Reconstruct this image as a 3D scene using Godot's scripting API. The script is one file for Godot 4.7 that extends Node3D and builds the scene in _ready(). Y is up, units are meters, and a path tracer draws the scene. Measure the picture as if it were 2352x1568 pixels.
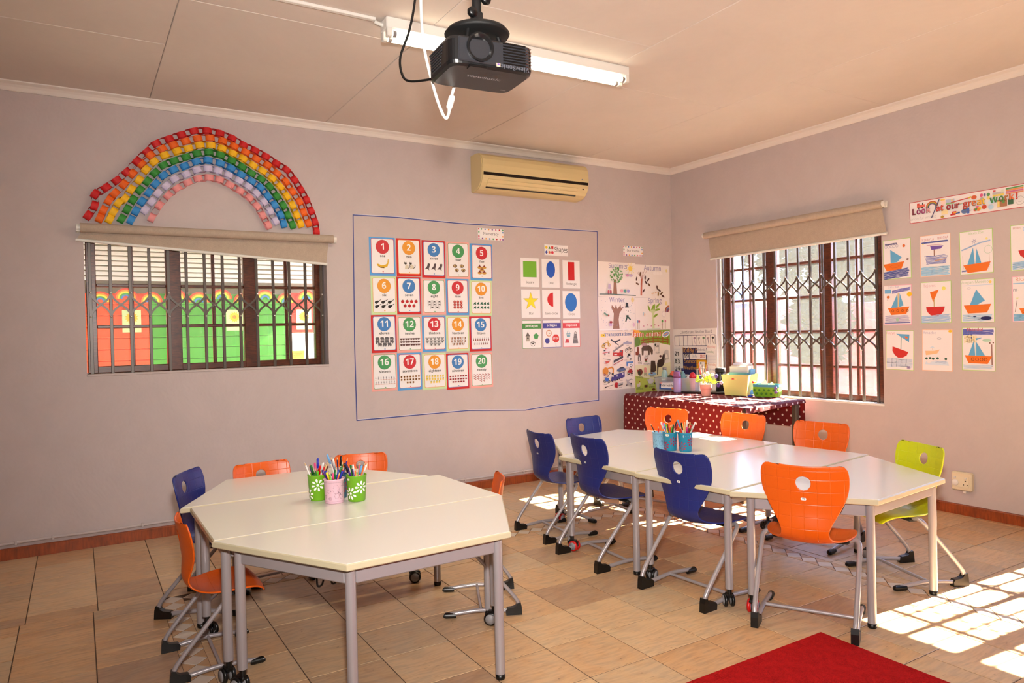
extends Node3D

# ------------------------------------------------------------------ mesh builder
class MB:
	var v := PackedVector3Array()
	var n := PackedVector3Array()
	var c := PackedColorArray()
	var t := PackedVector2Array()
	var i := PackedInt32Array()
	var col := Color(1, 1, 1)
	func vert(p: Vector3, nn: Vector3, uv := Vector2.ZERO) -> int:
		v.push_back(p); n.push_back(nn); c.push_back(col); t.push_back(uv)
		return v.size() - 1
	func idx(a: int, b: int, d: int) -> void:   # counter-clockwise seen from outside
		i.push_back(a); i.push_back(d); i.push_back(b)
	func face(pts: Array, inside: Vector3, flip := false) -> void:   # flat convex face turned away from `inside`
		var nn: Vector3 = (pts[1] - pts[0]).cross(pts[2] - pts[0]).normalized()
		var mid := Vector3.ZERO
		for p in pts: mid += p
		mid /= pts.size()
		var q := pts.duplicate()
		if (nn.dot(mid - inside) < 0.0) != flip:
			q.reverse(); nn = -nn
		var ax := Vector3(absf(nn.x), absf(nn.y), absf(nn.z))
		var k := v.size()
		for p in q:
			var uv := Vector2(p.x, p.z)
			if ax.x > ax.y and ax.x > ax.z: uv = Vector2(p.z, -p.y)
			elif ax.z >= ax.y: uv = Vector2(p.x, -p.y)
			vert(p, nn, uv)
		for j in range(1, q.size() - 1): idx(k, k + j, k + j + 1)
	func box(ctr: Vector3, size: Vector3, b := Basis.IDENTITY) -> void:
		bev(ctr, size, 0.0, b)
	func bev(ctr: Vector3, size: Vector3, r: float, b := Basis.IDENTITY) -> void:
		var h := size / 2.0
		var g := Vector3(h.x - r, h.y - r, h.z - r)
		var P := func(s: Vector3, a: int) -> Vector3:
			var q := Vector3(s.x * g.x, s.y * g.y, s.z * g.z)
			q[a] = s[a] * h[a]
			return ctr + b * q
		for a in 3:
			var e := (a + 1) % 3
			var f := (a + 2) % 3
			for s in [-1.0, 1.0]:
				var pts := []
				for w in [[-1.0, -1.0], [1.0, -1.0], [1.0, 1.0], [-1.0, 1.0]]:
					var sg := Vector3.ZERO
					sg[a] = s; sg[e] = w[0]; sg[f] = w[1]
					pts.push_back(P.call(sg, a))
				face(pts, ctr)
		if r <= 0.0: return
		for a in 3:      # edges along axis a
			var e := (a + 1) % 3
			var f := (a + 2) % 3
			for s in [-1.0, 1.0]:
				for w in [-1.0, 1.0]:
					var s0 := Vector3.ZERO
					s0[e] = s; s0[f] = w; s0[a] = -1.0
					var s1 := s0
					s1[a] = 1.0
					face([P.call(s0, e), P.call(s1, e), P.call(s1, f), P.call(s0, f)], ctr)
		for sx in [-1.0, 1.0]:
			for sy in [-1.0, 1.0]:
				for sz in [-1.0, 1.0]:
					var s := Vector3(sx, sy, sz)
					face([P.call(s, 0), P.call(s, 1), P.call(s, 2)], ctr)
	func span(a: Vector3, b: Vector3, r := 0.0) -> void:   # box between two corners
		bev((a + b) / 2.0, (b - a).abs(), r)
	func tube(path: Array, rad, seg := 8, caps := true, squash := 1.0) -> void:
		var m := path.size()
		var up := Vector3.UP
		var d0: Vector3 = (path[1] - path[0]).normalized()
		if absf(d0.dot(up)) > 0.9: up = Vector3.RIGHT
		var side := d0.cross(up).normalized()
		var k := v.size()
		var rings := []
		for j in m:
			var d: Vector3
			if j == 0: d = path[1] - path[0]
			elif j == m - 1: d = path[m - 1] - path[m - 2]
			else: d = (path[j + 1] - path[j]).normalized() + (path[j] - path[j - 1]).normalized()
			d = d.normalized()
			side = (side - d * side.dot(d)).normalized()
			var u2 := side.cross(d).normalized()
			var r: float = rad[j] if rad is Array else rad
			for s in seg:
				var a := TAU * s / seg
				var o := side * cos(a) + u2 * sin(a) * squash
				vert(path[j] + o * r, (side * cos(a) * squash + u2 * sin(a)).normalized(), Vector2(float(s) / seg, j))
			rings.push_back([d])
		for j in m - 1:
			for s in seg:
				var s2 := (s + 1) % seg
				var a := k + j * seg + s
				var b := k + j * seg + s2
				idx(a, b + seg, b); idx(a, a + seg, b + seg)
		if caps:
			for e in [0, m - 1]:
				var d: Vector3 = rings[e][0] * (-1.0 if e == 0 else 1.0)
				var q := vert(path[e], d)
				var k2 := v.size()
				for s in seg: vert(v[k + e * seg + s], d)
				for s in seg:
					if e == 0: idx(q, k2 + s, k2 + (s + 1) % seg)
					else: idx(q, k2 + (s + 1) % seg, k2 + s)
	func lathe(prof: Array, seg := 16, xf := Transform3D.IDENTITY) -> void:   # prof: Vector2(radius, y) from bottom outside up; sharp corners where a point repeats
		var k := v.size()
		var m := prof.size()
		for j in m:
			var d0: Vector2 = prof[j] - prof[j - 1] if j > 0 else Vector2.ZERO
			var d1: Vector2 = prof[j + 1] - prof[j] if j < m - 1 else Vector2.ZERO
			var d := d0.normalized() + d1.normalized()
			if d0.length() < 1e-6: d = d1
			if d1.length() < 1e-6: d = d0
			d = d.normalized()
			for s in seg + 1:
				var a := TAU * s / seg
				var o := Vector3(cos(a), 0, sin(a))
				var nn := (o * d.y + Vector3.UP * -d.x).normalized()
				vert(xf * (o * prof[j].x + Vector3.UP * prof[j].y), (xf.basis * nn).normalized(), Vector2(float(s) / seg, prof[j].y))
		for j in m - 1:
			if (prof[j + 1] - prof[j]).length() < 1e-6: continue
			for s in seg:
				var a := k + j * (seg + 1) + s
				var b := a + seg + 1
				idx(a, b, b + 1); idx(a, b + 1, a + 1)
	func prism(poly: Array, y0: float, y1: float, r := 0.0) -> void:   # convex polygon in x,z pulled up from y0 to y1, edges chamfered
		var m := poly.size()
		var mid := Vector2.ZERO
		for p in poly: mid += p
		mid /= m
		var ins := []
		for j in m:
			var p: Vector2 = poly[j]
			var d0: Vector2 = (p - poly[j - 1]).normalized()
			var d1: Vector2 = (poly[(j + 1) % m] - p).normalized()
			var n0 := Vector2(-d0.y, d0.x)
			if n0.dot(mid - p) < 0.0: n0 = -n0
			var n1 := Vector2(-d1.y, d1.x)
			if n1.dot(mid - p) < 0.0: n1 = -n1
			var bis := (n0 + n1).normalized()
			ins.push_back(p + bis * r / maxf(0.2, bis.dot(n0)))
		var c3 := Vector3(mid.x, (y0 + y1) / 2.0, mid.y)
		var lv := [[ins if r > 0.0 else poly, y0], [poly, y0 + r], [poly, y1 - r], [ins if r > 0.0 else poly, y1]]
		if r <= 0.0: lv = [[poly, y0], [poly, y1]]
		for e in [0, lv.size() - 1]:
			var pts := []
			for p in lv[e][0]: pts.push_back(Vector3(p.x, lv[e][1], p.y))
			face(pts, c3)
		for e in lv.size() - 1:
			for j in m:
				var a: Vector2 = lv[e][0][j]
				var b: Vector2 = lv[e][0][(j + 1) % m]
				var a2: Vector2 = lv[e + 1][0][j]
				var b2: Vector2 = lv[e + 1][0][(j + 1) % m]
				face([Vector3(a.x, lv[e][1], a.y), Vector3(b.x, lv[e][1], b.y), Vector3(b2.x, lv[e + 1][1], b2.y), Vector3(a2.x, lv[e + 1][1], a2.y)], c3)
	func sweep(prof: Array, a: Vector3, b: Vector3, ux: Vector3, uy: Vector3, caps := true) -> void:   # flat-shaded profile (Vector2 list) pulled from a to b
		var m := prof.size()
		for j in m:
			var p: Vector2 = prof[j]
			var q: Vector2 = prof[(j + 1) % m]
			var e := q - p
			if e.length() < 1e-7: continue
			var o2 := Vector2(e.y, -e.x).normalized()
			var nn := (ux * o2.x + uy * o2.y).normalized()
			var k := v.size()
			for w in [[a, p], [b, p], [b, q], [a, q]]:
				vert(w[0] + ux * w[1].x + uy * w[1].y, nn, Vector2((w[0] - a).length(), w[1].x + w[1].y))
			if (v[k + 1] - v[k]).cross(v[k + 2] - v[k]).dot(nn) > 0.0:
				idx(k, k + 1, k + 2); idx(k, k + 2, k + 3)
			else:
				idx(k, k + 2, k + 1); idx(k, k + 3, k + 2)
		if caps:
			var tr := Geometry2D.triangulate_polygon(PackedVector2Array(prof))
			for e in 2:
				var o: Vector3 = [a, b][e]
				var nn: Vector3 = (a - b).normalized() * (1.0 if e == 0 else -1.0)
				var k := v.size()
				for p in prof: vert(o + ux * p.x + uy * p.y, nn, p)
				for j in range(0, tr.size(), 3):
					var A := k + tr[j]
					var B := k + tr[j + 1]
					var C := k + tr[j + 2]
					if (v[B] - v[A]).cross(v[C] - v[A]).dot(nn) > 0.0: idx(A, B, C)
					else: idx(A, C, B)
	func grid(pts: Array, uvs: Array, w: int, h: int) -> void:   # smooth sheet, rows of w points
		var k := v.size()
		for j in h:
			for s in w:
				var du: Vector3 = pts[j * w + mini(s + 1, w - 1)] - pts[j * w + maxi(s - 1, 0)]
				var dv: Vector3 = pts[mini(j + 1, h - 1) * w + s] - pts[maxi(j - 1, 0) * w + s]
				vert(pts[j * w + s], du.cross(dv).normalized(), uvs[j * w + s])
		for j in h - 1:
			for s in w - 1:
				var a := k + j * w + s
				idx(a, a + 1, a + w + 1); idx(a, a + w + 1, a + w)
	func ball(ctr: Vector3, r: Vector3, seg := 10, rings := 6) -> void:
		var k := v.size()
		for j in rings + 1:
			var th := PI * j / rings
			for s in seg + 1:
				var a := TAU * s / seg
				var o := Vector3(sin(th) * cos(a), -cos(th), sin(th) * sin(a))
				vert(ctr + o * r, (o / r).normalized(), Vector2(float(s) / seg, float(j) / rings))
		for j in rings:
			for s in seg:
				var a := k + j * (seg + 1) + s
				var b := a + seg + 1
				idx(a, b, b + 1); idx(a, b + 1, a + 1)
	func mesh(tangents := false) -> ArrayMesh:
		var arr := []
		arr.resize(Mesh.ARRAY_MAX)
		arr[Mesh.ARRAY_VERTEX] = v; arr[Mesh.ARRAY_NORMAL] = n; arr[Mesh.ARRAY_COLOR] = c
		arr[Mesh.ARRAY_TEX_UV] = t; arr[Mesh.ARRAY_INDEX] = i
		var m := ArrayMesh.new()
		m.add_surface_from_arrays(Mesh.PRIMITIVE_TRIANGLES, arr)
		if tangents:
			var st := SurfaceTool.new()
			st.create_from(m, 0)
			st.generate_tangents()
			m = st.commit()
		return m

# ------------------------------------------------------------------ flat print: coloured shapes on a sheet (x right, y up, z towards the reader)
class Ink:
	var mb := MB.new()
	var z := 0.0
	var texts: Dictionary
	var step := 0.00012
	func _init(cache: Dictionary, z0 := 0.0003) -> void:
		texts = cache; z = z0
	func hue(c: Color) -> void: mb.col = c.srgb_to_linear()
	func poly(pts: Array, c: Color) -> void:
		hue(c)
		var q := PackedVector2Array(pts)
		var tr := Geometry2D.triangulate_polygon(q)
		var k := mb.v.size()
		for p in q: mb.vert(Vector3(p.x, p.y, z), Vector3.BACK, p)
		for j in range(0, tr.size(), 3):
			var A: Vector2 = q[tr[j]]
			if (q[tr[j + 1]] - A).cross(q[tr[j + 2]] - A) > 0.0: mb.idx(k + tr[j], k + tr[j + 1], k + tr[j + 2])
			else: mb.idx(k + tr[j], k + tr[j + 2], k + tr[j + 1])
		z += step
	func rect(x: float, y: float, w: float, h: float, c: Color) -> void:   # centre, size
		poly([Vector2(x - w / 2, y - h / 2), Vector2(x + w / 2, y - h / 2), Vector2(x + w / 2, y + h / 2), Vector2(x - w / 2, y + h / 2)], c)
	func rrect(x: float, y: float, w: float, h: float, r: float, c: Color) -> void:
		var pts := []
		for k in 4:
			var cx: float = x + (w / 2 - r) * [1, -1, -1, 1][k]
			var cy: float = y + (h / 2 - r) * [1, 1, -1, -1][k]
			for j in 5: pts.push_back(Vector2(cx, cy) + Vector2.from_angle(PI / 2 * k + PI / 8 * j) * r)
		poly(pts, c)
	func disc(x: float, y: float, rx: float, ry: float, c: Color, seg := 20, rot := 0.0) -> void:
		var pts := []
		for j in seg:
			var p := Vector2(cos(TAU * j / seg) * rx, sin(TAU * j / seg) * ry).rotated(rot)
			pts.push_back(Vector2(x, y) + p)
		poly(pts, c)
	func line(pts: Array, w: float, c: Color) -> void:
		hue(c)
		for j in pts.size() - 1:
			var a: Vector2 = pts[j]
			var b: Vector2 = pts[j + 1]
			var d := (b - a).normalized()
			var s := Vector2(-d.y, d.x) * w / 2
			a -= d * w * 0.35; b += d * w * 0.35
			var k := mb.v.size()
			for p in [a - s, b - s, b + s, a + s]: mb.vert(Vector3(p.x, p.y, z), Vector3.BACK, p)
			mb.idx(k, k + 1, k + 2); mb.idx(k, k + 2, k + 3)
		z += step
	func ring(x: float, y: float, rx: float, ry: float, w: float, c: Color, seg := 20, a0 := 0.0, a1 := TAU) -> void:
		var pts := []
		for j in seg + 1:
			var a := lerpf(a0, a1, float(j) / seg)
			pts.push_back(Vector2(x + cos(a) * rx, y + sin(a) * ry))
		line(pts, w, c)
	func star(x: float, y: float, r0: float, r1: float, k: int, c: Color, rot := PI / 2) -> void:
		var pts := []
		for j in k * 2: pts.push_back(Vector2(x, y) + Vector2.from_angle(rot + PI * j / k) * (r0 if j % 2 == 0 else r1))
		poly(pts, c)
	func scribble(x: float, y: float, w: float, h: float, k: int, lw: float, c: Color, rng: RandomNumberGenerator, slant := 0.0) -> void:
		for j in k:
			var yy := y - h / 2 + h * (j + 0.5) / k
			var pts := []
			for s in 6:
				var f := s / 5.0
				pts.push_back(Vector2(x - w / 2 + w * f * rng.randf_range(0.92, 1.0), yy + slant * (f - 0.5) + rng.randf_range(-1, 1) * h / k * 0.45))
			line(pts, lw, c)
			z -= step
		z += step
	func text(s: String, x: float, y: float, size: float, c: Color, font := "sans", align := 0, rot := 0.0, stretch := 1.0) -> void:   # y = middle of the lower-case letters, size = em
		hue(c)
		var key := font + s
		if not texts.has(key):
			var tm := TextMesh.new()
			var f := SystemFont.new()
			f.font_names = PackedStringArray({"sans": ["Droid Sans"], "bold": ["Droid Sans"], "serif": ["Droid Serif"], "mono": ["Droid Sans Mono"]}[font])
			if font == "bold" or font == "serif": f.font_weight = 700
			tm.font = f; tm.text = s; tm.font_size = 64; tm.pixel_size = 1.0 / 64; tm.depth = 0.0; tm.curve_step = 4.0
			tm.horizontal_alignment = HORIZONTAL_ALIGNMENT_LEFT
			tm.vertical_alignment = VERTICAL_ALIGNMENT_BOTTOM
			var arr := tm.get_mesh_arrays()
			texts[key] = [arr[Mesh.ARRAY_VERTEX], arr[Mesh.ARRAY_INDEX], arr[Mesh.ARRAY_NORMAL], tm.get_aabb()]
		var g: Array = texts[key]
		var bb: AABB = g[3]
		var ox: float = -bb.position.x - bb.size.x * [0.5, 0.0, 1.0][align]
		var k := mb.v.size()
		var verts: PackedVector3Array = g[0]
		var base := 0.49
		for p in verts:
			var q := Vector2((p.x + ox) * size * stretch, (p.y - base) * size).rotated(rot)
			mb.vert(Vector3(x + q.x, y + q.y, z), Vector3.BACK, q)
		var ix: PackedInt32Array = g[1]
		var nr: PackedVector3Array = g[2]
		if ix.is_empty():
			for j in range(0, verts.size(), 3):
				if nr[j].z > 0.5: tri_up(k + j, k + j + 1, k + j + 2)
		else:
			for j in range(0, ix.size(), 3):
				if nr[ix[j]].z > 0.5: tri_up(k + ix[j], k + ix[j + 1], k + ix[j + 2])
		z += step
	func tri_up(a: int, b: int, d: int) -> void:
		if (mb.v[b] - mb.v[a]).cross(mb.v[d] - mb.v[a]).z > 0.0: mb.idx(a, b, d)
		else: mb.idx(a, d, b)
	func banner_gap() -> void: z += step

# ------------------------------------------------------------------ naming and adding
var taken := {}
var M := {}
var glyphs := {}
var rng := RandomNumberGenerator.new()

func numbered(called: String) -> String:
	var k: int = taken.get(called, 0)
	taken[called] = k + 1
	return called if k == 0 else "%s_%03d" % [called, k]

func tag(o: Node, label: String, category: String, group := "") -> void:
	o.set_meta("label", label)
	o.set_meta("category", category)
	if group: o.set_meta("group", group)

func thing(called: String, label: String, category: String, at := Vector3.ZERO, turn := 0.0, group := "") -> Node3D:
	var o := Node3D.new()
	o.name = numbered(called)
	add_child(o)
	o.position = at
	o.rotation.y = turn
	tag(o, label, category, group)
	return o

func part(called: String, shape, mat: Material, parent: Node, at := Vector3.ZERO) -> MeshInstance3D:
	var o := MeshInstance3D.new()
	o.name = called
	o.mesh = shape.mesh() if shape is MB else shape
	o.material_override = mat
	o.position = at
	parent.add_child(o, true)
	return o

func solo(called: String, shape, mat: Material, label: String, category: String, at := Vector3.ZERO, group := "") -> MeshInstance3D:
	var o := part(numbered(called), shape, mat, self, at)
	tag(o, label, category, group)
	return o

func setting(called: String, label: String, shape = null, mat: Material = null) -> Node3D:
	var o: Node3D
	if shape == null:
		o = Node3D.new(); o.name = called; add_child(o)
	else:
		o = part(called, shape, mat, self)
	o.set_meta("kind", "structure")
	o.set_meta("label", label)
	return o

# ------------------------------------------------------------------ materials
func mat(c: Color, rough := 0.6, metal := 0.0, spec := 0.5) -> StandardMaterial3D:
	var m := StandardMaterial3D.new()
	m.albedo_color = c; m.roughness = rough; m.metallic = metal; m.metallic_specular = spec
	return m

func noise_image(size: int, freq: float, octaves: int, sx: float, sy: float, seed_: int) -> PackedFloat32Array:
	var f := FastNoiseLite.new()
	f.seed = seed_; f.frequency = 1.0; f.fractal_octaves = octaves; f.noise_type = FastNoiseLite.TYPE_SIMPLEX_SMOOTH
	var out := PackedFloat32Array()
	out.resize(size * size)
	for y in size:
		for x in size:   # tiles by walking a torus
			var a := TAU * x / size
			var b := TAU * y / size
			var r := freq / TAU
			out[y * size + x] = f.get_noise_3d(cos(a) * r * sx + cos(b) * r * sy * 0.7, sin(a) * r * sx + 13.7, sin(b) * r * sy + cos(b) * 0.3 * r * sy)
	return out

func tex(size: int, f: Callable, mip := true) -> ImageTexture:
	var im := Image.create(size, size, false, Image.FORMAT_RGB8)
	for y in size:
		for x in size: im.set_pixel(x, y, f.call(x, y))
	if mip: im.generate_mipmaps()
	return ImageTexture.create_from_image(im)

func speckled(c: Color, a: PackedFloat32Array, amp: float, b: PackedFloat32Array, amp2: float, size: int, tint := Color(1, 1, 1)) -> ImageTexture:
	return tex(size, func(x, y):
		var k := 1.0 + a[y * size + x] * amp + b[y * size + x] * amp2
		var w := clampf(a[y * size + x] * 0.5 + 0.5, 0.0, 1.0)
		return Color(c.r * k * lerpf(1.0, tint.r, w), c.g * k * lerpf(1.0, tint.g, w), c.b * k * lerpf(1.0, tint.b, w)))

func bump(a: PackedFloat32Array, size: int, amp: float) -> ImageTexture:
	var im := Image.create(size, size, false, Image.FORMAT_RF)
	for y in size:
		for x in size: im.set_pixel(x, y, Color(a[y * size + x] * 0.5 + 0.5, 0, 0))
	im.convert(Image.FORMAT_RGBA8)
	im.bump_map_to_normal_map(amp)
	return ImageTexture.create_from_image(im)

func tri(m: StandardMaterial3D, scale: float, world := true) -> StandardMaterial3D:
	m.uv1_triplanar = true
	m.uv1_world_triplanar = world
	m.uv1_scale = Vector3.ONE * scale
	return m

const HC := 3.03          # ceiling height
const CORN := 2.977       # lower edge of the cornice
const XL := -7.9          # far left wall (outside the frame)
const ZF := 7.4           # wall behind the camera
const CAM := Vector3(-5.3545, 1.3626, 5.5543)
var cam_basis := Basis.IDENTITY

func _ready() -> void:
	rng.seed = 20230719
	# camera
	var yaw := 0.5452376
	var pitch := -0.0113398
	var roll := -0.0231631
	var fw := Vector3(sin(yaw) * cos(pitch), sin(pitch), -cos(yaw) * cos(pitch))
	var r0 := Vector3(cos(yaw), 0, sin(yaw))
	var u0 := r0.cross(fw)
	var rr := r0 * cos(roll) + u0 * sin(roll)
	cam_basis = Basis(rr, rr.cross(fw), -fw)
	var cam := Camera3D.new()
	cam.name = "camera"
	cam.transform = Transform3D(cam_basis, CAM)
	cam.fov = rad_to_deg(2.0 * atan(784.0 / 1647.482))
	cam.near = 0.05
	cam.far = 200.0
	add_child(cam)
	# sky and exposure
	var sky_mat := ProceduralSkyMaterial.new()
	sky_mat.sky_top_color = Color(0.50, 0.66, 0.90)
	sky_mat.sky_horizon_color = Color(0.86, 0.90, 0.95)
	sky_mat.ground_horizon_color = Color(0.72, 0.70, 0.66)
	sky_mat.ground_bottom_color = Color(0.45, 0.42, 0.38)
	sky_mat.sky_energy_multiplier = 3.6
	sky_mat.ground_energy_multiplier = 1.0
	sky_mat.sun_angle_max = 6.0
	var sky := Sky.new()
	sky.sky_material = sky_mat
	var env := Environment.new()
	env.background_mode = Environment.BG_SKY
	env.sky = sky
	env.tonemap_mode = Environment.TONE_MAPPER_LINEAR
	env.tonemap_exposure = 1.15
	env.sdfgi_enabled = true
	env.ssao_enabled = true
	env.ssil_enabled = true
	var we := WorldEnvironment.new()
	we.name = "environment"
	we.environment = env
	add_child(we)
	# sun, low from the garden side
	var sun := DirectionalLight3D.new()
	sun.name = "sun"
	sun.basis = Basis.looking_at(Vector3(-1.0, -0.88, -0.06))
	sun.light_energy = 42.0
	sun.light_color = Color(1.0, 0.95, 0.86)
	sun.light_angular_distance = 0.55
	sun.shadow_enabled = true
	add_child(sun)

	make_materials()
	build_room()
	build_windows()
	build_outside()
	build_ceiling_things()
	build_furniture()
	build_wall_things()
	build_corner_table()
	build_pens()
	build_flash()

func make_materials() -> void:
	var n1 := noise_image(256, 6.0, 4, 1.0, 1.0, 11)
	var n2 := noise_image(256, 40.0, 2, 1.0, 1.0, 12)
	var streak := noise_image(256, 5.0, 4, 1.0, 5.0, 13)
	var fine := noise_image(256, 20.0, 3, 0.35, 3.0, 14)
	var wall := mat(Color(1, 1, 1), 0.75, 0, 0.35)
	wall.albedo_texture = speckled(Color(0.760, 0.712, 0.704), n1, 0.018, n2, 0.008, 256)
	wall.normal_enabled = true
	wall.normal_texture = bump(n2, 256, 1.2)
	wall.normal_scale = 0.12
	M.wall = tri(wall, 0.9)
	var ceil := mat(Color(1, 1, 1), 0.8, 0, 0.3)
	ceil.albedo_texture = speckled(Color(0.845, 0.800, 0.765), n1, 0.012, n2, 0.006, 256)
	M.ceiling = tri(ceil, 0.5)
	M.cornice = mat(Color(0.88, 0.85, 0.82), 0.6)
	M.tiles = []
	for k in 8:
		var base: Color = [Color(0.80, 0.655, 0.50), Color(0.79, 0.665, 0.52), Color(0.765, 0.615, 0.465), Color(0.82, 0.69, 0.54), Color(0.76, 0.635, 0.50), Color(0.80, 0.64, 0.475), Color(0.71, 0.575, 0.455), Color(0.77, 0.66, 0.53)][k]
		var m := mat(base, 0.38, 0, 0.5)
		m.albedo_color = base
		m.uv1_offset = Vector3(0.13 * k, 0.29 * k, 0)
		m.uv1_scale = Vector3(1.7, 1.7, 1) if k % 2 == 0 else Vector3(-1.5, 1.9, 1)
		M.tiles.push_back(m)
	var tt := tex(256, func(x, y):
		var a := streak[y * 256 + x]
		var b := fine[y * 256 + x]
		var cc := n1[y * 256 + x]
		var k := 0.965 + a * 0.13 + b * 0.05
		if b > 0.42 and cc > 0.15: k -= (b - 0.42) * 1.4
		return Color(clampf(k + cc * 0.03, 0, 1), clampf(k - cc * 0.015, 0, 1), clampf(k - cc * 0.07 - a * 0.02, 0, 1)))
	for m in M.tiles: m.albedo_texture = tt
	M.grout = mat(Color(0.36, 0.28, 0.22), 0.9)
	M.stone = mat(Color(0.80, 0.74, 0.68), 0.45)
	M.stone2 = mat(Color(0.74, 0.58, 0.42), 0.45)
	var wood := mat(Color(1, 1, 1), 0.33)
	wood.albedo_texture = tex(256, func(x, y):
		var k := 1.0 + fine[y * 256 + x] * 0.35 + n1[y * 256 + x] * 0.25
		return Color(0.345 * k, 0.165 * k, 0.085 * k))
	M.wood = tri(wood, 2.2)
	var base_wood := mat(Color(1, 1, 1), 0.4)
	base_wood.albedo_texture = tex(256, func(x, y):
		var k := 1.0 + fine[x * 256 + y] * 0.22 + n1[y * 256 + x] * 0.2
		return Color(0.56 * k, 0.255 * k, 0.10 * k))
	M.baseboard = tri(base_wood, 1.3)
	M.bar = mat(Color(0.34, 0.30, 0.27), 0.35, 0.15)
	M.rivet = mat(Color(0.85, 0.84, 0.82), 0.25, 0.8)
	var glass := mat(Color(0.93, 0.96, 0.94, 0.10), 0.02)
	glass.transparency = BaseMaterial3D.TRANSPARENCY_ALPHA
	M.glass = glass
	M.white = mat(Color(0.90, 0.89, 0.87), 0.45)
	M.white_plastic = mat(Color(0.88, 0.87, 0.84), 0.35)
	M.cream = mat(Color(0.87, 0.82, 0.70), 0.4)
	M.black = mat(Color(0.035, 0.035, 0.038), 0.35)
	M.black_matt = mat(Color(0.045, 0.045, 0.05), 0.6)
	M.steel = mat(Color(0.62, 0.60, 0.60), 0.38, 0.55)
	M.chrome = mat(Color(0.75, 0.75, 0.76), 0.15, 1.0)
	var blind := mat(Color(1, 1, 1), 0.85)
	blind.albedo_texture = speckled(Color(0.69, 0.625, 0.56), n2, 0.05, n1, 0.03, 256)
	blind.backlight_enabled = true
	blind.backlight = Color(0.10, 0.085, 0.07)
	M.blind = tri(blind, 3.0)
	var ink := mat(Color(1, 1, 1), 0.45)
	ink.vertex_color_use_as_albedo = true
	M.ink = ink
	M.paper = mat(Color(0.93, 0.915, 0.905), 0.6)
	var rug := mat(Color(1, 1, 1), 0.95, 0, 0.1)
	rug.albedo_texture = speckled(Color(0.64, 0.11, 0.11), n2, 0.14, n1, 0.10, 256)
	rug.normal_enabled = true
	rug.normal_texture = bump(n2, 256, 4.0)
	M.rug = tri(rug, 4.0)

# ------------------------------------------------------------------ the room
func in_view(p: Vector3, margin := 0.06) -> bool:
	var q := cam_basis.inverse() * (p - CAM)
	if q.z > -0.2: return false
	var sx := q.x / -q.z * 1647.482 / 1176.0
	var sy := q.y / -q.z * 1647.482 / 784.0
	return absf(sx) < 1.0 + margin and absf(sy) < 1.0 + margin

func walled(called: String, label: String, along_x: bool, a0: float, a1: float, depth0: float, depth1: float, openings: Array) -> void:
	# wall slab with rectangular openings [lo, hi, sill, head]; along x at z = depth, or along z at x = depth
	var mb := MB.new()
	var put := func(lo: float, hi: float, y0: float, y1: float) -> void:
		if along_x: mb.span(Vector3(lo, y0, depth0), Vector3(hi, y1, depth1))
		else: mb.span(Vector3(depth0, y0, lo), Vector3(depth1, y1, hi))
	var pos := a0
	for o in openings:
		put.call(pos, o[0], -0.2, HC + 0.25)
		put.call(o[0], o[1], -0.2, o[2])
		put.call(o[0], o[1], o[3], HC + 0.25)
		pos = o[1]
	put.call(pos, a1, -0.2, HC + 0.25)
	setting(called, label, mb, M.wall)

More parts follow.
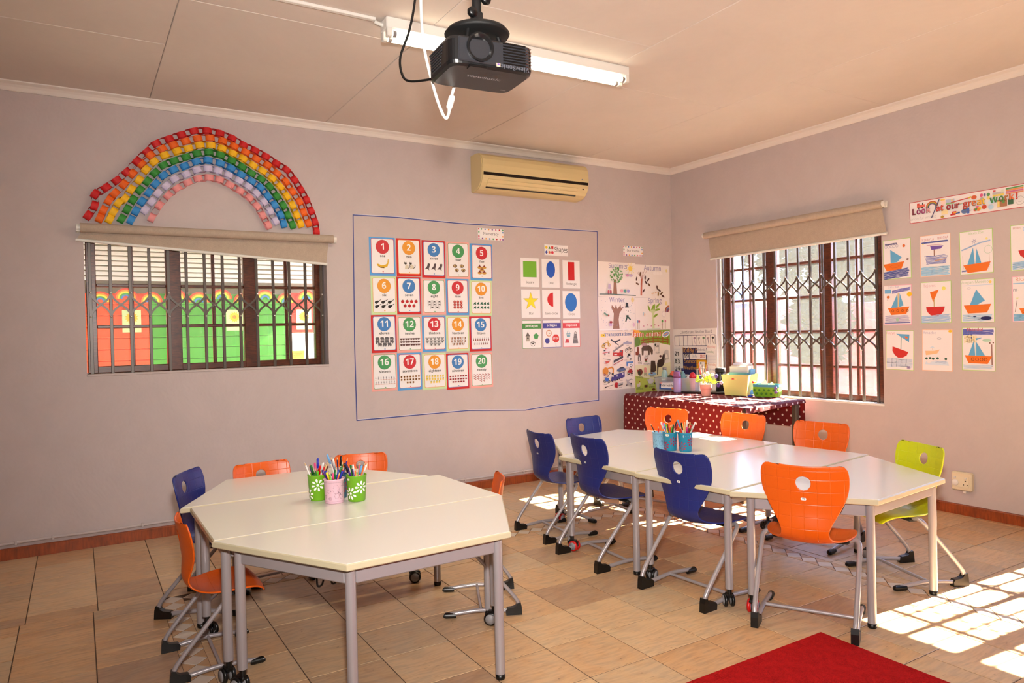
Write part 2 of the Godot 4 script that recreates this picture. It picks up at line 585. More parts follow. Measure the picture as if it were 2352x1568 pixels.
func build_room() -> void:
	walled("wall_back", "grey lilac painted wall with the rainbow and number cards", true, XL - 0.25, 0.25, -0.25, 0.0, [[-5.30, -3.668, 1.150, 2.12]])
	walled("wall_right", "grey lilac painted wall with the boat pictures and garden window", false, 0.0, ZF, 0.0, 0.25, [[0.60, 2.285, 0.742, 2.22], [3.60, 5.285, 0.742, 2.22]])
	walled("wall_left", "plain grey lilac wall at the far left", false, 0.0, ZF, XL - 0.25, XL, [])
	walled("wall_front", "plain grey lilac wall behind the viewer", true, XL - 0.25, 0.25, ZF, ZF + 0.25, [])
	build_floor()
	# ceiling boards
	var ceil := setting("ceiling", "cream painted ceiling of large boards with thin joints")
	var mb := MB.new()
	mb.span(Vector3(XL - 0.25, HC + 0.012, -0.25), Vector3(0.25, HC + 0.22, ZF + 0.25))
	part("backing", mb, M.ceiling, ceil)
	var cols := [XL, -6.11, -4.885, -3.665, -2.42, -1.14, 0.0]
	var joints := [[2.37, 4.77], [1.10, 3.5, 5.9], [1.74, 4.14, 6.54], [2.37, 4.77], [1.745, 4.145, 6.5], [2.37, 4.77]]
	for k in 6:
		var zs: Array = [0.0] + joints[k] + [ZF]
		for j in zs.size() - 1:
			var pm := MB.new()
			var g := 0.0016
			pm.bev(Vector3.ZERO, Vector3(cols[k + 1] - cols[k] - 2 * g, 0.012, zs[j + 1] - zs[j] - 2 * g), 0.003)
			part("ceiling_board", pm, M.ceiling, ceil, Vector3((cols[k] + cols[k + 1]) / 2, HC + 0.006, (zs[j] + zs[j + 1]) / 2))
	# cornice along the four walls
	var prof := [Vector2(0, CORN), Vector2(0.012, CORN), Vector2(0.018, CORN + 0.008), Vector2(0.026, CORN + 0.022), Vector2(0.040, CORN + 0.035), Vector2(0.056, CORN + 0.042), Vector2(0.064, CORN + 0.046), Vector2(0.066, HC), Vector2(0, HC)]
	var runs := [[Vector3(XL, 0, 0), Vector3(0, 0, 0), Vector3.BACK], [Vector3(0, 0, 0), Vector3(0, 0, ZF), Vector3.LEFT], [Vector3(XL, 0, 0), Vector3(XL, 0, ZF), Vector3.RIGHT], [Vector3(XL, 0, ZF), Vector3(0, 0, ZF), Vector3.FORWARD]]
	for k in 4:
		var cm := MB.new()
		cm.sweep(prof, runs[k][0], runs[k][1], runs[k][2], Vector3.UP)
		setting("trim_%d" % (k + 1), "white coved cornice between wall and ceiling", cm, M.cornice)
	var bp := [Vector2(0, 0), Vector2(0.016, 0), Vector2(0.016, 0.066), Vector2(0.012, 0.072), Vector2(0, 0.074)]
	for k in 4:
		var bm := MB.new()
		bm.sweep(bp, runs[k][0], runs[k][1], runs[k][2], Vector3.UP)
		setting("baseboard_" + ["back", "right", "left", "front"][k], "varnished orange brown wooden skirting board", bm, M.baseboard)

func build_floor() -> void:
	var fl := setting("floor", "tan stone floor tiles with a mosaic border strip")
	var mb := MB.new()
	mb.span(Vector3(XL - 0.25, -0.2, -0.25), Vector3(0.25, -0.0022, ZF + 0.25))
	part("grout", mb, M.grout, fl)
	var sizes := {}
	var rest := MB.new()
	var put := func(x0: float, x1: float, z0: float, z1: float) -> void:
		if x1 - x0 < 0.02 or z1 - z0 < 0.02: return
		var g := 0.0023
		var w := snappedf(x1 - x0 - 2 * g, 0.0005)
		var d := snappedf(z1 - z0 - 2 * g, 0.0005)
		var ctr := Vector3((x0 + x1) / 2, -0.005, (z0 + z1) / 2)
		var seen := false
		for c in [ctr, Vector3(x0, 0, z0), Vector3(x1, 0, z0), Vector3(x0, 0, z1), Vector3(x1, 0, z1)]:
			if in_view(c, 0.02): seen = true
		if not seen:
			rest.bev(ctr, Vector3(w, 0.01, d), 0.0012)
			return
		var key := Vector2(w, d)
		if not sizes.has(key):
			var tm := MB.new()
			tm.bev(Vector3.ZERO, Vector3(w, 0.01, d), 0.0012)
			sizes[key] = tm.mesh()
		part("tile", sizes[key], M.tiles[rng.randi() % 8 if rng.randf() < 0.75 else [0, 1, 3][rng.randi() % 3]], fl, ctr + Vector3(0, rng.randf_range(-0.0004, 0.0), 0))
	var lay := func(xs: Array, zs: Array) -> void:
		for a in xs.size() - 1:
			for b in zs.size() - 1: put.call(xs[a], xs[a + 1], zs[b], zs[b + 1])
	var steps := func(from: float, pitch: float, lo: float, hi: float) -> Array:
		var out := [lo]
		var k := ceilf((lo + 0.03 - from) / pitch)
		while from + k * pitch < hi - 0.03:
			out.push_back(from + k * pitch)
			k += 1.0
		out.push_back(hi)
		return out
	var zb := 1.335     # outer edge of the mosaic border at the back
	lay.call(steps.call(-4.9883, 0.3085, XL, 0.0), [0.0, 0.2935, 0.602, 0.9105, 1.219, zb])
	lay.call(steps.call(-5.01, 0.3085, XL, -5.01), steps.call(1.47, 0.3085, zb, ZF))
	lay.call(steps.call(-4.91, 0.3135, -4.91, -1.775), steps.call(1.44, 0.3085, 1.44, ZF))
	lay.call(steps.call(-0.9903, 0.3085, -1.668, 0.0), steps.call(3.27, 0.3085, zb, ZF))
	# mosaic border: stone diamonds tip to tip with triangles between
	var p := 0.1045
	var dm := MB.new()
	var h := p / 2 - 0.0016
	dm.prism([Vector2(h, 0), Vector2(0, h), Vector2(-h, 0), Vector2(0, -h)], -0.01, 0.0, 0.001)
	var diamond := dm.mesh()
	var tm2 := MB.new()
	tm2.prism([Vector2(-h + 0.004, h), Vector2(h - 0.004, h), Vector2(0, 0.0042)], -0.01, 0.0, 0.0008)
	var wedge := tm2.mesh()
	var strip := func(from: Vector3, dir: Vector3, length: float) -> void:
		var k := int(length / p)
		for j in k:
			var ctr: Vector3 = from + dir * (j + 0.5) * (length / k)
			if not in_view(ctr, 0.03): continue
			var d := part("mosaic_diamond", diamond, M.stone, fl, ctr)
			d.set_meta("label", "pale stone diamond")
			var between: Vector3 = from + dir * (j + 1.0) * (length / k)
			for s in 2:
				var w := part("mosaic_triangle", wedge, M.stone2, fl, between)
				w.rotation.y = (0.0 if absf(dir.x) > 0.5 else PI / 2) + PI * s
	strip.call(Vector3(-4.96, 0, 1.335), Vector3.BACK, 6.0)
	strip.call(Vector3(-4.91, 0, 1.3875), Vector3.RIGHT, 3.135)
	strip.call(Vector3(-1.7215, 0, 1.335), Vector3.BACK, 6.0)
	var r := part("tile_field", rest, M.tiles[0], fl)
	r.set_meta("kind", "stuff")
	# red rug
	var rm := MB.new()
	rm.prism([Vector2(-4.6, 3.546), Vector2(-2.566, 3.540), Vector2(-2.590, 6.4), Vector2(-4.6, 6.4)], 0.0005, 0.009, 0.004)
	solo("rug", rm, M.rug, "red pile rug lying on the tiled floor", "rug")
	# surface conduit above the back skirting
	var pipe := thing("conduit_pipe", "thin grey painted conduit running above the back skirting", "pipe", Vector3(0, 0.104, 0.011))
	var pm := MB.new()
	var path := []
	for k in 41: path.push_back(Vector3(lerpf(XL + 0.01, -0.02, k / 40.0), sin(k * 1.7) * 0.0025, 0))
	pm.tube(path, 0.009, 8)
	part("pipe", pm, M.wall, pipe)
	for x in [-5.72, -5.52, -5.0, -4.2, -3.3, -2.5, -1.9]:
		var cm := MB.new()
		cm.bev(Vector3(0, 0, 0.001), Vector3(0.014, 0.028, 0.020), 0.003)
		part("saddle_clip", cm, M.wall, pipe, Vector3(x, 0, 0))

# ------------------------------------------------------------------ windows, security gates, blinds
func wood_bar(w: Node3D, called: String, a: Vector3, b: Vector3, r := 0.004) -> void:
	var mb := MB.new()
	mb.span(a, b, r)
	part(called, mb, M.wood, w)

func window(called: String, label: String, stiles: Array, rails: Array, muntins: Array, y0: float, y1: float, put: Callable) -> void:
	# positions along the wall; put(u, y, d) turns (along, height, depth into the wall) into a point
	var w := setting(called, label)
	var lo: float = stiles[0][0]
	var hi: float = stiles[-1][1]
	for s in stiles: wood_bar(w, "stile", put.call(s[0], y0, 0.095), put.call(s[1], y1, 0.165))
	wood_bar(w, "bottom_rail", put.call(lo, y0, 0.098), put.call(hi, y0 + 0.045, 0.170))
	wood_bar(w, "top_rail", put.call(lo, y1 - 0.05, 0.098), put.call(hi, y1, 0.170))
	var k := 0
	for bay in stiles.size() - 1:
		var b0: float = stiles[bay][1]
		var b1: float = stiles[bay + 1][0]
		var xs := [b0]
		if muntins[bay] != null:
			var m: float = muntins[bay]
			wood_bar(w, "muntin", put.call(m - 0.011, y0 + 0.04, 0.112), put.call(m + 0.011, y1 - 0.04, 0.146))
			xs.push_back(m)
		xs.push_back(b1)
		for y in rails: wood_bar(w, "glazing_bar", put.call(b0, y - 0.011, 0.110), put.call(b1, y + 0.011, 0.144))
		var ys: Array = [y0 + 0.045] + rails + [y1 - 0.05]
		for c in xs.size() - 1:
			for r in ys.size() - 1:
				var mb := MB.new()
				mb.span(put.call(xs[c], ys[r], 0.128), put.call(xs[c + 1], ys[r + 1], 0.131))
				part("pane", mb, M.glass, w)
				k += 1

func gate(label: String, bars: Array, rows: Array, y0: float, y1: float, put: Callable) -> void:
	var g := thing("security_gate", label, "security gate")
	for x in bars:
		var mb := MB.new()
		mb.span(put.call(x - 0.010, y0, 0.042), put.call(x + 0.010, y1, 0.060), 0.002)
		part("bar", mb, M.bar, g)
	for row in rows:   # [upper, middle, lower]
		for k in bars.size() - 1:
			for s in 2:
				var a: float = bars[k + s]
				var b: float = bars[k + 1 - s]
				var path := []
				for j in 13:
					var f := j / 12.0
					# steep at the rivets, flat where the two straps cross
					var x := lerpf(a, b, 0.5 - 0.5 * cos(PI * f) if false else (0.5 * pow(2.0 * f, 1.6) if f < 0.5 else 1.0 - 0.5 * pow(2.0 - 2.0 * f, 1.6)))
					var y := lerpf(row[0], row[2], 0.5 * pow(2.0 * f, 0.85) if f < 0.5 else 1.0 - 0.5 * pow(2.0 - 2.0 * f, 0.85))
					path.push_back(put.call(x, y, 0.036 - s * 0.005))
				var mb := MB.new()
				strap(mb, path, 0.013, put.call(0, 0, 0.003) - put.call(0, 0, 0))
				part("strap", mb, M.bar, g)
			var cm := MB.new()
			cm.ball(put.call((bars[k] + bars[k + 1]) / 2, row[1], 0.029), Vector3.ONE * 0.0045, 6, 4)
			part("rivet", cm, M.rivet, g)
		for x in bars:
			for y in [row[0], row[2]]:
				var rm := MB.new()
				rm.ball(put.call(x, y, 0.029), Vector3.ONE * 0.0075, 8, 4)
				part("rivet", rm, M.rivet, g)

func strap(mb: MB, path: Array, width: float, thick: Vector3) -> void:
	# flat bar lying in the wall plane
	var nn := thick.normalized()
	for j in path.size() - 1:
		var d: Vector3 = (path[j + 1] - path[j]).normalized()
		var d0: Vector3 = d if j == 0 else (path[j + 1] - path[j - 1]).normalized()
		var d1: Vector3 = d if j == path.size() - 2 else (path[j + 2] - path[j]).normalized()
		var s0 := d0.cross(nn).normalized() * width / 2
		var s1 := d1.cross(nn).normalized() * width / 2
		var a: Vector3 = path[j]
		var b: Vector3 = path[j + 1]
		var mid := (a + b) / 2
		for q in [[a - s0, a + s0, b + s1, b - s1, thick], [a - s0, a + s0, b + s1, b - s1, -thick]]:
			mb.face([q[0] + q[4], q[1] + q[4], q[2] + q[4], q[3] + q[4]], mid)
		mb.face([a - s0 + thick, b - s1 + thick, b - s1 - thick, a - s0 - thick], mid)
		mb.face([a + s0 + thick, b + s1 + thick, b + s1 - thick, a + s0 - thick], mid)

func blind(label: String, tube0: Vector3, tube1: Vector3, hem0: Vector3, hem1: Vector3, out: Vector3) -> void:
	var b := thing("roller_blind", label, "blind")
	var mb := MB.new()
	mb.tube([tube0, tube1], 0.031, 20)
	part("roller", mb, M.blind, b)
	var fm := MB.new()
	# cloth leaves the back of the roller and hangs to the hem bar
	var pts := []
	var uvs := []
	var rows := 10
	for j in rows + 1:
		var f := float(j) / rows
		for s in 17:
			var g := s / 16.0
			var top: Vector3 = tube0.lerp(tube1, lerpf(0.012, 0.985, g)) - out * 0.026
			var low: Vector3 = hem0.lerp(hem1, lerpf(0.004, 0.996, g))
			pts.push_back(top.lerp(low, f) + out * (0.006 * sin(PI * f) * sin(g * 9.0 + f * 2.0)))
			uvs.push_back(Vector2(g, f))
	fm.grid(pts, uvs, 17, rows + 1)
	part("fabric", fm, M.blind, b)
	var hm := MB.new()
	hm.tube([hem0, hem1], 0.0105, 10, true)
	part("hem_bar", hm, M.white_plastic, b)
	for e in 2:
		var cm := MB.new()
		var p: Vector3 = [tube0, tube1][e]
		var d := (tube1 - tube0).normalized() * (-1.0 if e == 0 else 1.0)
		cm.tube([p, p + d * 0.022], 0.024, 14)
		cm.span(p + d * 0.012 - out * 0.048 + Vector3(-0.012, -0.028, -0.012), p + d * 0.012 + Vector3(0.012, 0.022, 0.012), 0.003)
		part("bracket", cm, M.white_plastic, b)

func build_windows() -> void:
	var bk := func(u: float, y: float, d: float) -> Vector3: return Vector3(u, y, -d)
	window("window_1", "brown timber casement window behind the dark gate on the rainbow wall",
		[[-5.292, -5.232], [-4.800, -4.703], [-4.272, -4.172], [-3.738, -3.674]], [1.472, 1.757], [-5.016, -4.482, -3.955], 1.156, 2.115, bk)
	gate("dark steel concertina security gate over the window under the rainbow",
		[-5.268, -5.148, -5.029, -4.909, -4.789, -4.672, -4.550, -4.428, -4.309, -4.189, -4.068, -3.947, -3.824, -3.700], [[1.703, 1.619, 1.539]], 1.153, 2.115, bk)
	blind("beige roller blind hanging crooked under the paper rainbow", Vector3(-5.318, 2.123, 0.058), Vector3(-3.628, 2.127, 0.058), Vector3(-5.345, 2.046, 0.030), Vector3(-3.672, 1.934, 0.030), Vector3.BACK)
	var rt := func(u: float, y: float, d: float) -> Vector3: return Vector3(d, y, u)
	for w in 2:
		var o := 3.0 * w
		var sh := func(l: Array) -> Array: return l.map(func(x): return x + o)
		window("window_%d" % (w + 2), ["brown timber window to the sunny garden behind a lattice gate", "brown timber window to the garden further along the boat wall"][w],
			[[0.606 + o, 0.690 + o], [1.108 + o, 1.212 + o], [1.660 + o, 1.782 + o], [2.186 + o, 2.280 + o]], [1.020, 1.320, 1.622, 1.922], [0.908 + o, null, 1.998 + o], 0.748, 2.215, rt)
		gate(["dark steel double lattice security gate over the garden window", "dark steel double lattice gate over the further garden window"][w],
			sh.call([0.638, 0.763, 0.884, 1.006, 1.128, 1.253, 1.375, 1.493, 1.611, 1.732, 1.849, 1.971, 2.088, 2.211]), [[1.803, 1.716, 1.643], [1.312, 1.237, 1.164]], 0.745, 2.215, rt)
		blind(["beige roller blind above the garden window beside the boat pictures", "beige roller blind above the further garden window"][w],
			Vector3(-0.058, 2.275, 0.520 + o), Vector3(-0.058, 2.287, 2.335 + o), Vector3(-0.030, 2.042, 0.560 + o), Vector3(-0.030, 2.062, 2.352 + o), Vector3.LEFT)
		var sm := MB.new()
		sm.span(Vector3(-0.004, 0.728, 0.598 + o), Vector3(0.25, 0.746, 2.288 + o), 0.003)
		setting("trim_%d" % (5 + w), "white plastered sill of the garden window", sm, M.white)
	var s2 := MB.new()
	s2.span(Vector3(-5.303, 1.138, -0.25), Vector3(-3.665, 1.154, 0.004), 0.003)
	setting("trim_7", "chipped pale sill of the window under the rainbow", s2, M.wall)

# ------------------------------------------------------------------ what the windows look out on
func leaf_mesh(n: int, ctr: Vector3, rad: Vector3, size: float, seed_: int, tones: Array) -> MB:
	var r := RandomNumberGenerator.new()
	r.seed = seed_
	var mb := MB.new()
	for k in n:
		var o := Vector3(r.randfn(), r.randfn(), r.randfn()).normalized() * pow(r.randf(), 0.4)
		var p := ctr + o * rad
		var a := Vector3(r.randfn(), r.randfn() * 0.5, r.randfn()).normalized()
		var b := a.cross(Vector3(r.randfn(), r.randfn(), r.randfn())).normalized()
		var s := size * r.randf_range(0.6, 1.3)
		mb.col = tones[r.randi() % tones.size()]
		var nn := a.cross(b).normalized()
		var q := mb.v.size()
		mb.vert(p - a * s, nn); mb.vert(p + b * s * 0.4, nn); mb.vert(p + a * s, nn); mb.vert(p - b * s * 0.4, nn)
		mb.idx(q, q + 1, q + 2); mb.idx(q, q + 2, q + 3)
	return mb

func tree(label: String, foot: Vector3, crown: Vector3, rad: Vector3, n: int, seed_: int, tones: Array) -> void:
	var t := thing("garden_tree", label, "tree", foot)
	var mb := MB.new()
	mb.tube([Vector3.ZERO, (crown - foot) * 0.4 + Vector3(0.08, 0, 0.05), crown - foot], [0.13, 0.10, 0.04], 8)
	part("trunk", mb, M.bark, t)
	part("foliage", leaf_mesh(n, crown - foot, rad, 0.14, seed_, tones), M.leaf, t)

func spiky(label: String, foot: Vector3, length: float, n: int, seed_: int) -> void:
	var t := thing("spiky_plant", label, "plant", foot)
	var r := RandomNumberGenerator.new()
	r.seed = seed_
	for k in n:
		var mb := MB.new()
		mb.col = [Color(0.25, 0.36, 0.12), Color(0.36, 0.44, 0.16), Color(0.20, 0.30, 0.12)][k % 3]
		var az := r.randf() * TAU
		var el := r.randf_range(0.35, 1.4)
		var l := length * r.randf_range(0.7, 1.1)
		var d := Vector3(cos(az) * cos(el), sin(el), sin(az) * cos(el))
		var s := d.cross(Vector3.UP).normalized()
		var prev := Vector3.ZERO
		var pw := 0.016
		for j in range(1, 6):
			var f := j / 5.0
			var p := d * l * f + Vector3.DOWN * l * 0.28 * f * f * cos(el)
			var w := 0.022 * (1.0 - f) * (0.6 + f)
			mb.face([prev - s * pw, prev + s * pw, p + s * w, p - s * w] if w > 0.0005 else [prev - s * pw, prev + s * pw, p], prev + Vector3.DOWN)
			prev = p; pw = w
		part("blade", mb, M.leaf, t)

func build_outside() -> void:
	var leaf := mat(Color(1, 1, 1), 0.6)
	leaf.vertex_color_use_as_albedo = true
	leaf.backlight_enabled = true
	leaf.backlight = Color(0.5, 0.6, 0.25)
	M.leaf = leaf
	M.bark = mat(Color(0.30, 0.24, 0.19), 0.9)
	var gm := MB.new()
	gm.span(Vector3(0.26, -0.4, -14), Vector3(26, -0.12, 14))
	solo("garden_ground", gm, mat(Color(0.62, 0.55, 0.44), 0.95), "dusty pale ground of the garden outside the right hand window", "ground")
	var wm := MB.new()
	wm.span(Vector3(3.2, -0.12, -12), Vector3(3.38, 1.655, 9.0), 0.01)
	solo("boundary_wall", wm, mat(Color(0.78, 0.24, 0.25), 0.85), "rosy red painted boundary wall beyond the garden window", "wall")
	var g := [Color(0.10, 0.16, 0.05), Color(0.16, 0.22, 0.07), Color(0.26, 0.32, 0.11), Color(0.07, 0.11, 0.04)]
	var y := [Color(0.32, 0.36, 0.10), Color(0.42, 0.44, 0.14), Color(0.22, 0.28, 0.08)]
	tree("tall dark green tree behind the red garden wall", Vector3(6.6, -0.12, -3.2), Vector3(6.6, 3.2, -3.0), Vector3(1.5, 1.3, 1.5), 2600, 5, g)
	tree("broad tree with sunlit crown behind the red garden wall", Vector3(5.6, -0.12, -1.2), Vector3(5.6, 2.7, -1.1), Vector3(1.3, 1.1, 1.2), 2400, 6, g)
	tree("small yellow green tree in front of the garden wall", Vector3(2.4, -0.12, 1.1), Vector3(2.4, 2.15, 0.75), Vector3(0.7, 0.42, 0.6), 1300, 7, y)
	tree("slender shrub with drooping leaves against the red wall", Vector3(2.75, -0.12, -0.3), Vector3(2.75, 1.35, -0.25), Vector3(0.28, 0.5, 0.42), 900, 8, g)
	spiky("spiky leafed plant low outside the garden window", Vector3(1.75, 0.25, 0.10), 0.62, 22, 3)
	spiky("tall spiky plant at the right of the garden window", Vector3(1.25, 0.30, 1.72), 0.75, 26, 4)
	spiky("high spiky rosette beside the yellow green tree", Vector3(1.9, 1.35, 1.25), 0.6, 24, 9)
	# neighbour's shed with blue sheeting and a white awning
	var sh := thing("neighbour_shed", "grey shed with blue sheeting seen over the red wall", "shed", Vector3(8.0, -0.12, -6.2))
	var m1 := MB.new()
	m1.span(Vector3(-0.9, 0, -1.3), Vector3(0.9, 2.35, 1.3), 0.02)
	part("wall", m1, mat(Color(0.62, 0.60, 0.58), 0.9), sh)
	var m2 := MB.new()
	m2.prism([Vector2(-1.2, -1.5), Vector2(1.2, -1.5), Vector2(1.2, 1.5), Vector2(-1.2, 1.5)], 2.36, 2.48, 0.01)
	part("roof", m2, mat(Color(0.75, 0.76, 0.78), 0.6), sh)
	var m3 := MB.new()
	m3.grid([Vector3(-0.95, 2.3, -0.8), Vector3(-0.95, 2.3, 1.0), Vector3(-1.25, 1.6, -0.7), Vector3(-1.25, 1.55, 1.6)], [Vector2(0, 0), Vector2(1, 0), Vector2(0, 1), Vector2(1, 1)], 2, 2)
	part("blue_sheet", m3, mat(Color(0.16, 0.36, 0.80), 0.5), sh)
	var aw := MB.new()
	aw.prism([Vector2(-0.8, -1.4), Vector2(0.8, -1.4), Vector2(0.8, 1.4), Vector2(-0.8, 1.4)], 0.0, 0.05, 0.01)
	var a := thing("white_awning", "white sloping awning seen over the red garden wall", "awning", Vector3(6.9, 1.88, -4.1))
	part("canopy", aw, mat(Color(0.93, 0.93, 0.92), 0.5), a)
	for s in [-1.3, 1.3]:
		var pm := MB.new()
		pm.tube([Vector3(0.7, 0, s), Vector3(0.7, -2.0, s)], 0.03, 6)
		part("post", pm, M.steel, a)
	# covered yard behind the left window: boarded screens, rainbow cards, roof
	var yg := MB.new()
	yg.span(Vector3(-9, -0.4, -6), Vector3(0.25, -0.1, -0.26))
	solo("yard_ground", yg, mat(Color(0.58, 0.55, 0.50), 0.9), "grey paving of the covered yard behind the left window", "ground")
	var rf := thing("yard_roof", "pale boarded veranda roof seen at the top of the left window", "roof", Vector3(0, 2.62, 0))
	var rm := MB.new()
	rm.span(Vector3(-8.0, 0.0, -2.0), Vector3(-2.35, 0.06, -0.27), 0.005)
	part("deck", rm, mat(Color(0.86, 0.84, 0.74), 0.7), rf)
	for k in 5:
		var bm := MB.new()
		bm.bev(Vector3(-7.4 + k * 0.95, -0.05, -1.14), Vector3(0.05, 0.10, 1.70), 0.004)
		part("beam", bm, mat(Color(0.72, 0.66, 0.42), 0.6), rf)
	for k in 2:
		var pm := MB.new()
		pm.bev(Vector3([-7.9, -2.45][k], -1.36, -1.95), Vector3(0.08, 2.72, 0.08), 0.005)
		part("post", pm, mat(Color(0.72, 0.66, 0.42), 0.6), rf)
	screen("orange slatted screen behind the left window", Vector3(-6.6, 0, -1.72), 1.815, 1.80, Color(0.92, 0.30, 0.06))
	screen("bright green slatted screen behind the left window", Vector3(-4.780, 0, -1.72), 1.24, 1.80, Color(0.22, 0.60, 0.10))
	screen("short red slatted screen behind the left window", Vector3(-3.535, 1.42, -1.72), 0.55, 0.40, Color(0.80, 0.16, 0.08))
	var ww := MB.new()
	ww.span(Vector3(-3.53, -0.1, -1.78), Vector3(-2.6, 1.415, -1.70), 0.01)
	solo("white_yard_wall", ww, mat(Color(0.93, 0.93, 0.92), 0.7), "sunlit white wall in the yard behind the left window", "wall")
	var wb := thing("white_slat_blind", "white horizontal slat blind above the screens behind the left window", "blind", Vector3(-4.9, 1.93, -1.72))
	for k in 14:
		var sm := MB.new()
		sm.bev(Vector3.ZERO, Vector3(3.4, 0.034, 0.006), 0.002, Basis(Vector3.RIGHT, -0.35))
		part("slat", sm, M.white, wb, Vector3(0, 0.045 * k, 0))
	var bw := MB.new()
	bw.span(Vector3(-8.0, -0.1, -2.02), Vector3(-3.0, 2.61, -1.90), 0.01)
	solo("yard_back_wall", bw, mat(Color(0.66, 0.62, 0.52), 0.8), "plain tan wall behind the slatted screens of the yard", "wall")
	var sg := MB.new()
	sg.bev(Vector3.ZERO, Vector3(0.125, 0.085, 0.006), 0.002)
	var so := solo("yellow_sign", sg, mat(Color(0.98, 0.80, 0.16), 0.5), "small yellow notice on the white yard wall", "sign", Vector3(-3.466, 1.197, -1.694))
	var si := Ink.new(glyphs, 0.0034)
	for k in 3: si.line([Vector2(-0.045, 0.018 - 0.018 * k), Vector2(0.045 - 0.02 * k, 0.018 - 0.018 * k)], 0.007, Color(0.85, 0.35, 0.12))
	part("print", si.mb, M.ink, so)
	var arcs := [Color(0.85, 0.20, 0.12), Color(0.95, 0.55, 0.12), Color(0.95, 0.85, 0.2), Color(0.25, 0.62, 0.25), Color(0.25, 0.45, 0.75)]
	for k in 11:
		var x := -5.17 + 0.2 * k
		var o := thing("rainbow_card", "small paper rainbow pinned in a row along the screens", "paper rainbow", Vector3(x, 1.72 + 0.03 * (k % 2), -1.685), 0.0, "paper rainbows behind the left window")
		for j in 5:
			var im := MB.new()
			var outer := 0.095 - 0.014 * j
			var inner := outer - 0.014
			for s in 10:
				var a0 := PI * s / 10
				var a1 := PI * (s + 1) / 10
				im.face([Vector3(cos(a0) * inner, sin(a0) * inner, 0), Vector3(cos(a0) * outer, sin(a0) * outer, 0), Vector3(cos(a1) * outer, sin(a1) * outer, 0), Vector3(cos(a1) * inner, sin(a1) * inner, 0)], Vector3.FORWARD)
			part("arc", im, mat(arcs[j], 0.7), o)
	for k in 3:
		var x: float = [-4.93, -4.06, -3.40][k]
		var sun_im := Ink.new(glyphs, 0.0)
		sun_im.rect(0, 0, 0.15, 0.20, Color(0.75, 0.85, 0.60))
		sun_im.star(0, 0.03, 0.055, 0.038, 14, Color(0.95, 0.72, 0.10))
		sun_im.disc(0, 0.03, 0.018, 0.018, Color(0.75, 0.5, 0.1))
		solo("sun_poster", sun_im.mb, M.ink, "small poster of a yellow sun on the slatted screen", "poster", Vector3(x, 1.55, -1.683), "sun posters behind the left window")

func screen(label: String, at: Vector3, w: float, h: float, c: Color) -> void:
	var t := thing("slatted_screen", label, "screen", at)
	var m := mat(c, 0.5)
	var k := int(h / 0.10)
	var mb := MB.new()
	mb.bev(Vector3.ZERO, Vector3(w, h / k - 0.002, 0.03), 0.006)
	var ms := mb.mesh()
	for j in k: part("slat", ms, m, t, Vector3(w / 2, h / k * (j + 0.5), 0))
	for s in 2:
		var pm := MB.new()
		pm.span(Vector3(0.02 + (w - 0.08) * s, 0.0 if at.y > 0.5 else -0.1, -0.05), Vector3(0.06 + (w - 0.08) * s, h, -0.016), 0.003)
		part("post", pm, M.bar, t)

# ------------------------------------------------------------------ projector, lamp, flash
func build_flash() -> void:
	# the photographer's flash: its shadows of the projector and cables on the ceiling point back to just above the camera
	var at := CAM + cam_basis * Vector3(0.02, 0.285, -0.02)
	var t := thing("camera_flash", "photographer's flash head held just above the camera", "flash", at)
	t.basis = cam_basis
	var mb := MB.new()
	mb.bev(Vector3(0, 0, 0.05), Vector3(0.15, 0.11, 0.09), 0.008)
	part("head", mb, M.black_matt, t)
	var em := mat(Color(1, 1, 1), 0.5)
	em.emission_enabled = true
	em.emission = Color(1.0, 0.97, 0.93)
	em.emission_energy_multiplier = 4.0
	var dm := MB.new()
	dm.bev(Vector3(0, 0, 0.002), Vector3(0.135, 0.095, 0.004), 0.001)
	part("diffuser", dm, em, t)
	var l := SpotLight3D.new()
	l.name = "flash_light"
	l.light_energy = 13.0
	l.light_color = Color(1.0, 0.97, 0.94)
	l.light_size = 0.055
	l.spot_angle = 58.0
	l.spot_angle_attenuation = 0.9
	l.spot_range = 25.0
	l.spot_attenuation = 2.0
	l.shadow_enabled = true
	t.add_child(l)
	l.position = Vector3(0, 0, -0.02)
	l.rotation = Vector3(deg_to_rad(4.0), deg_to_rad(-6.0), 0)

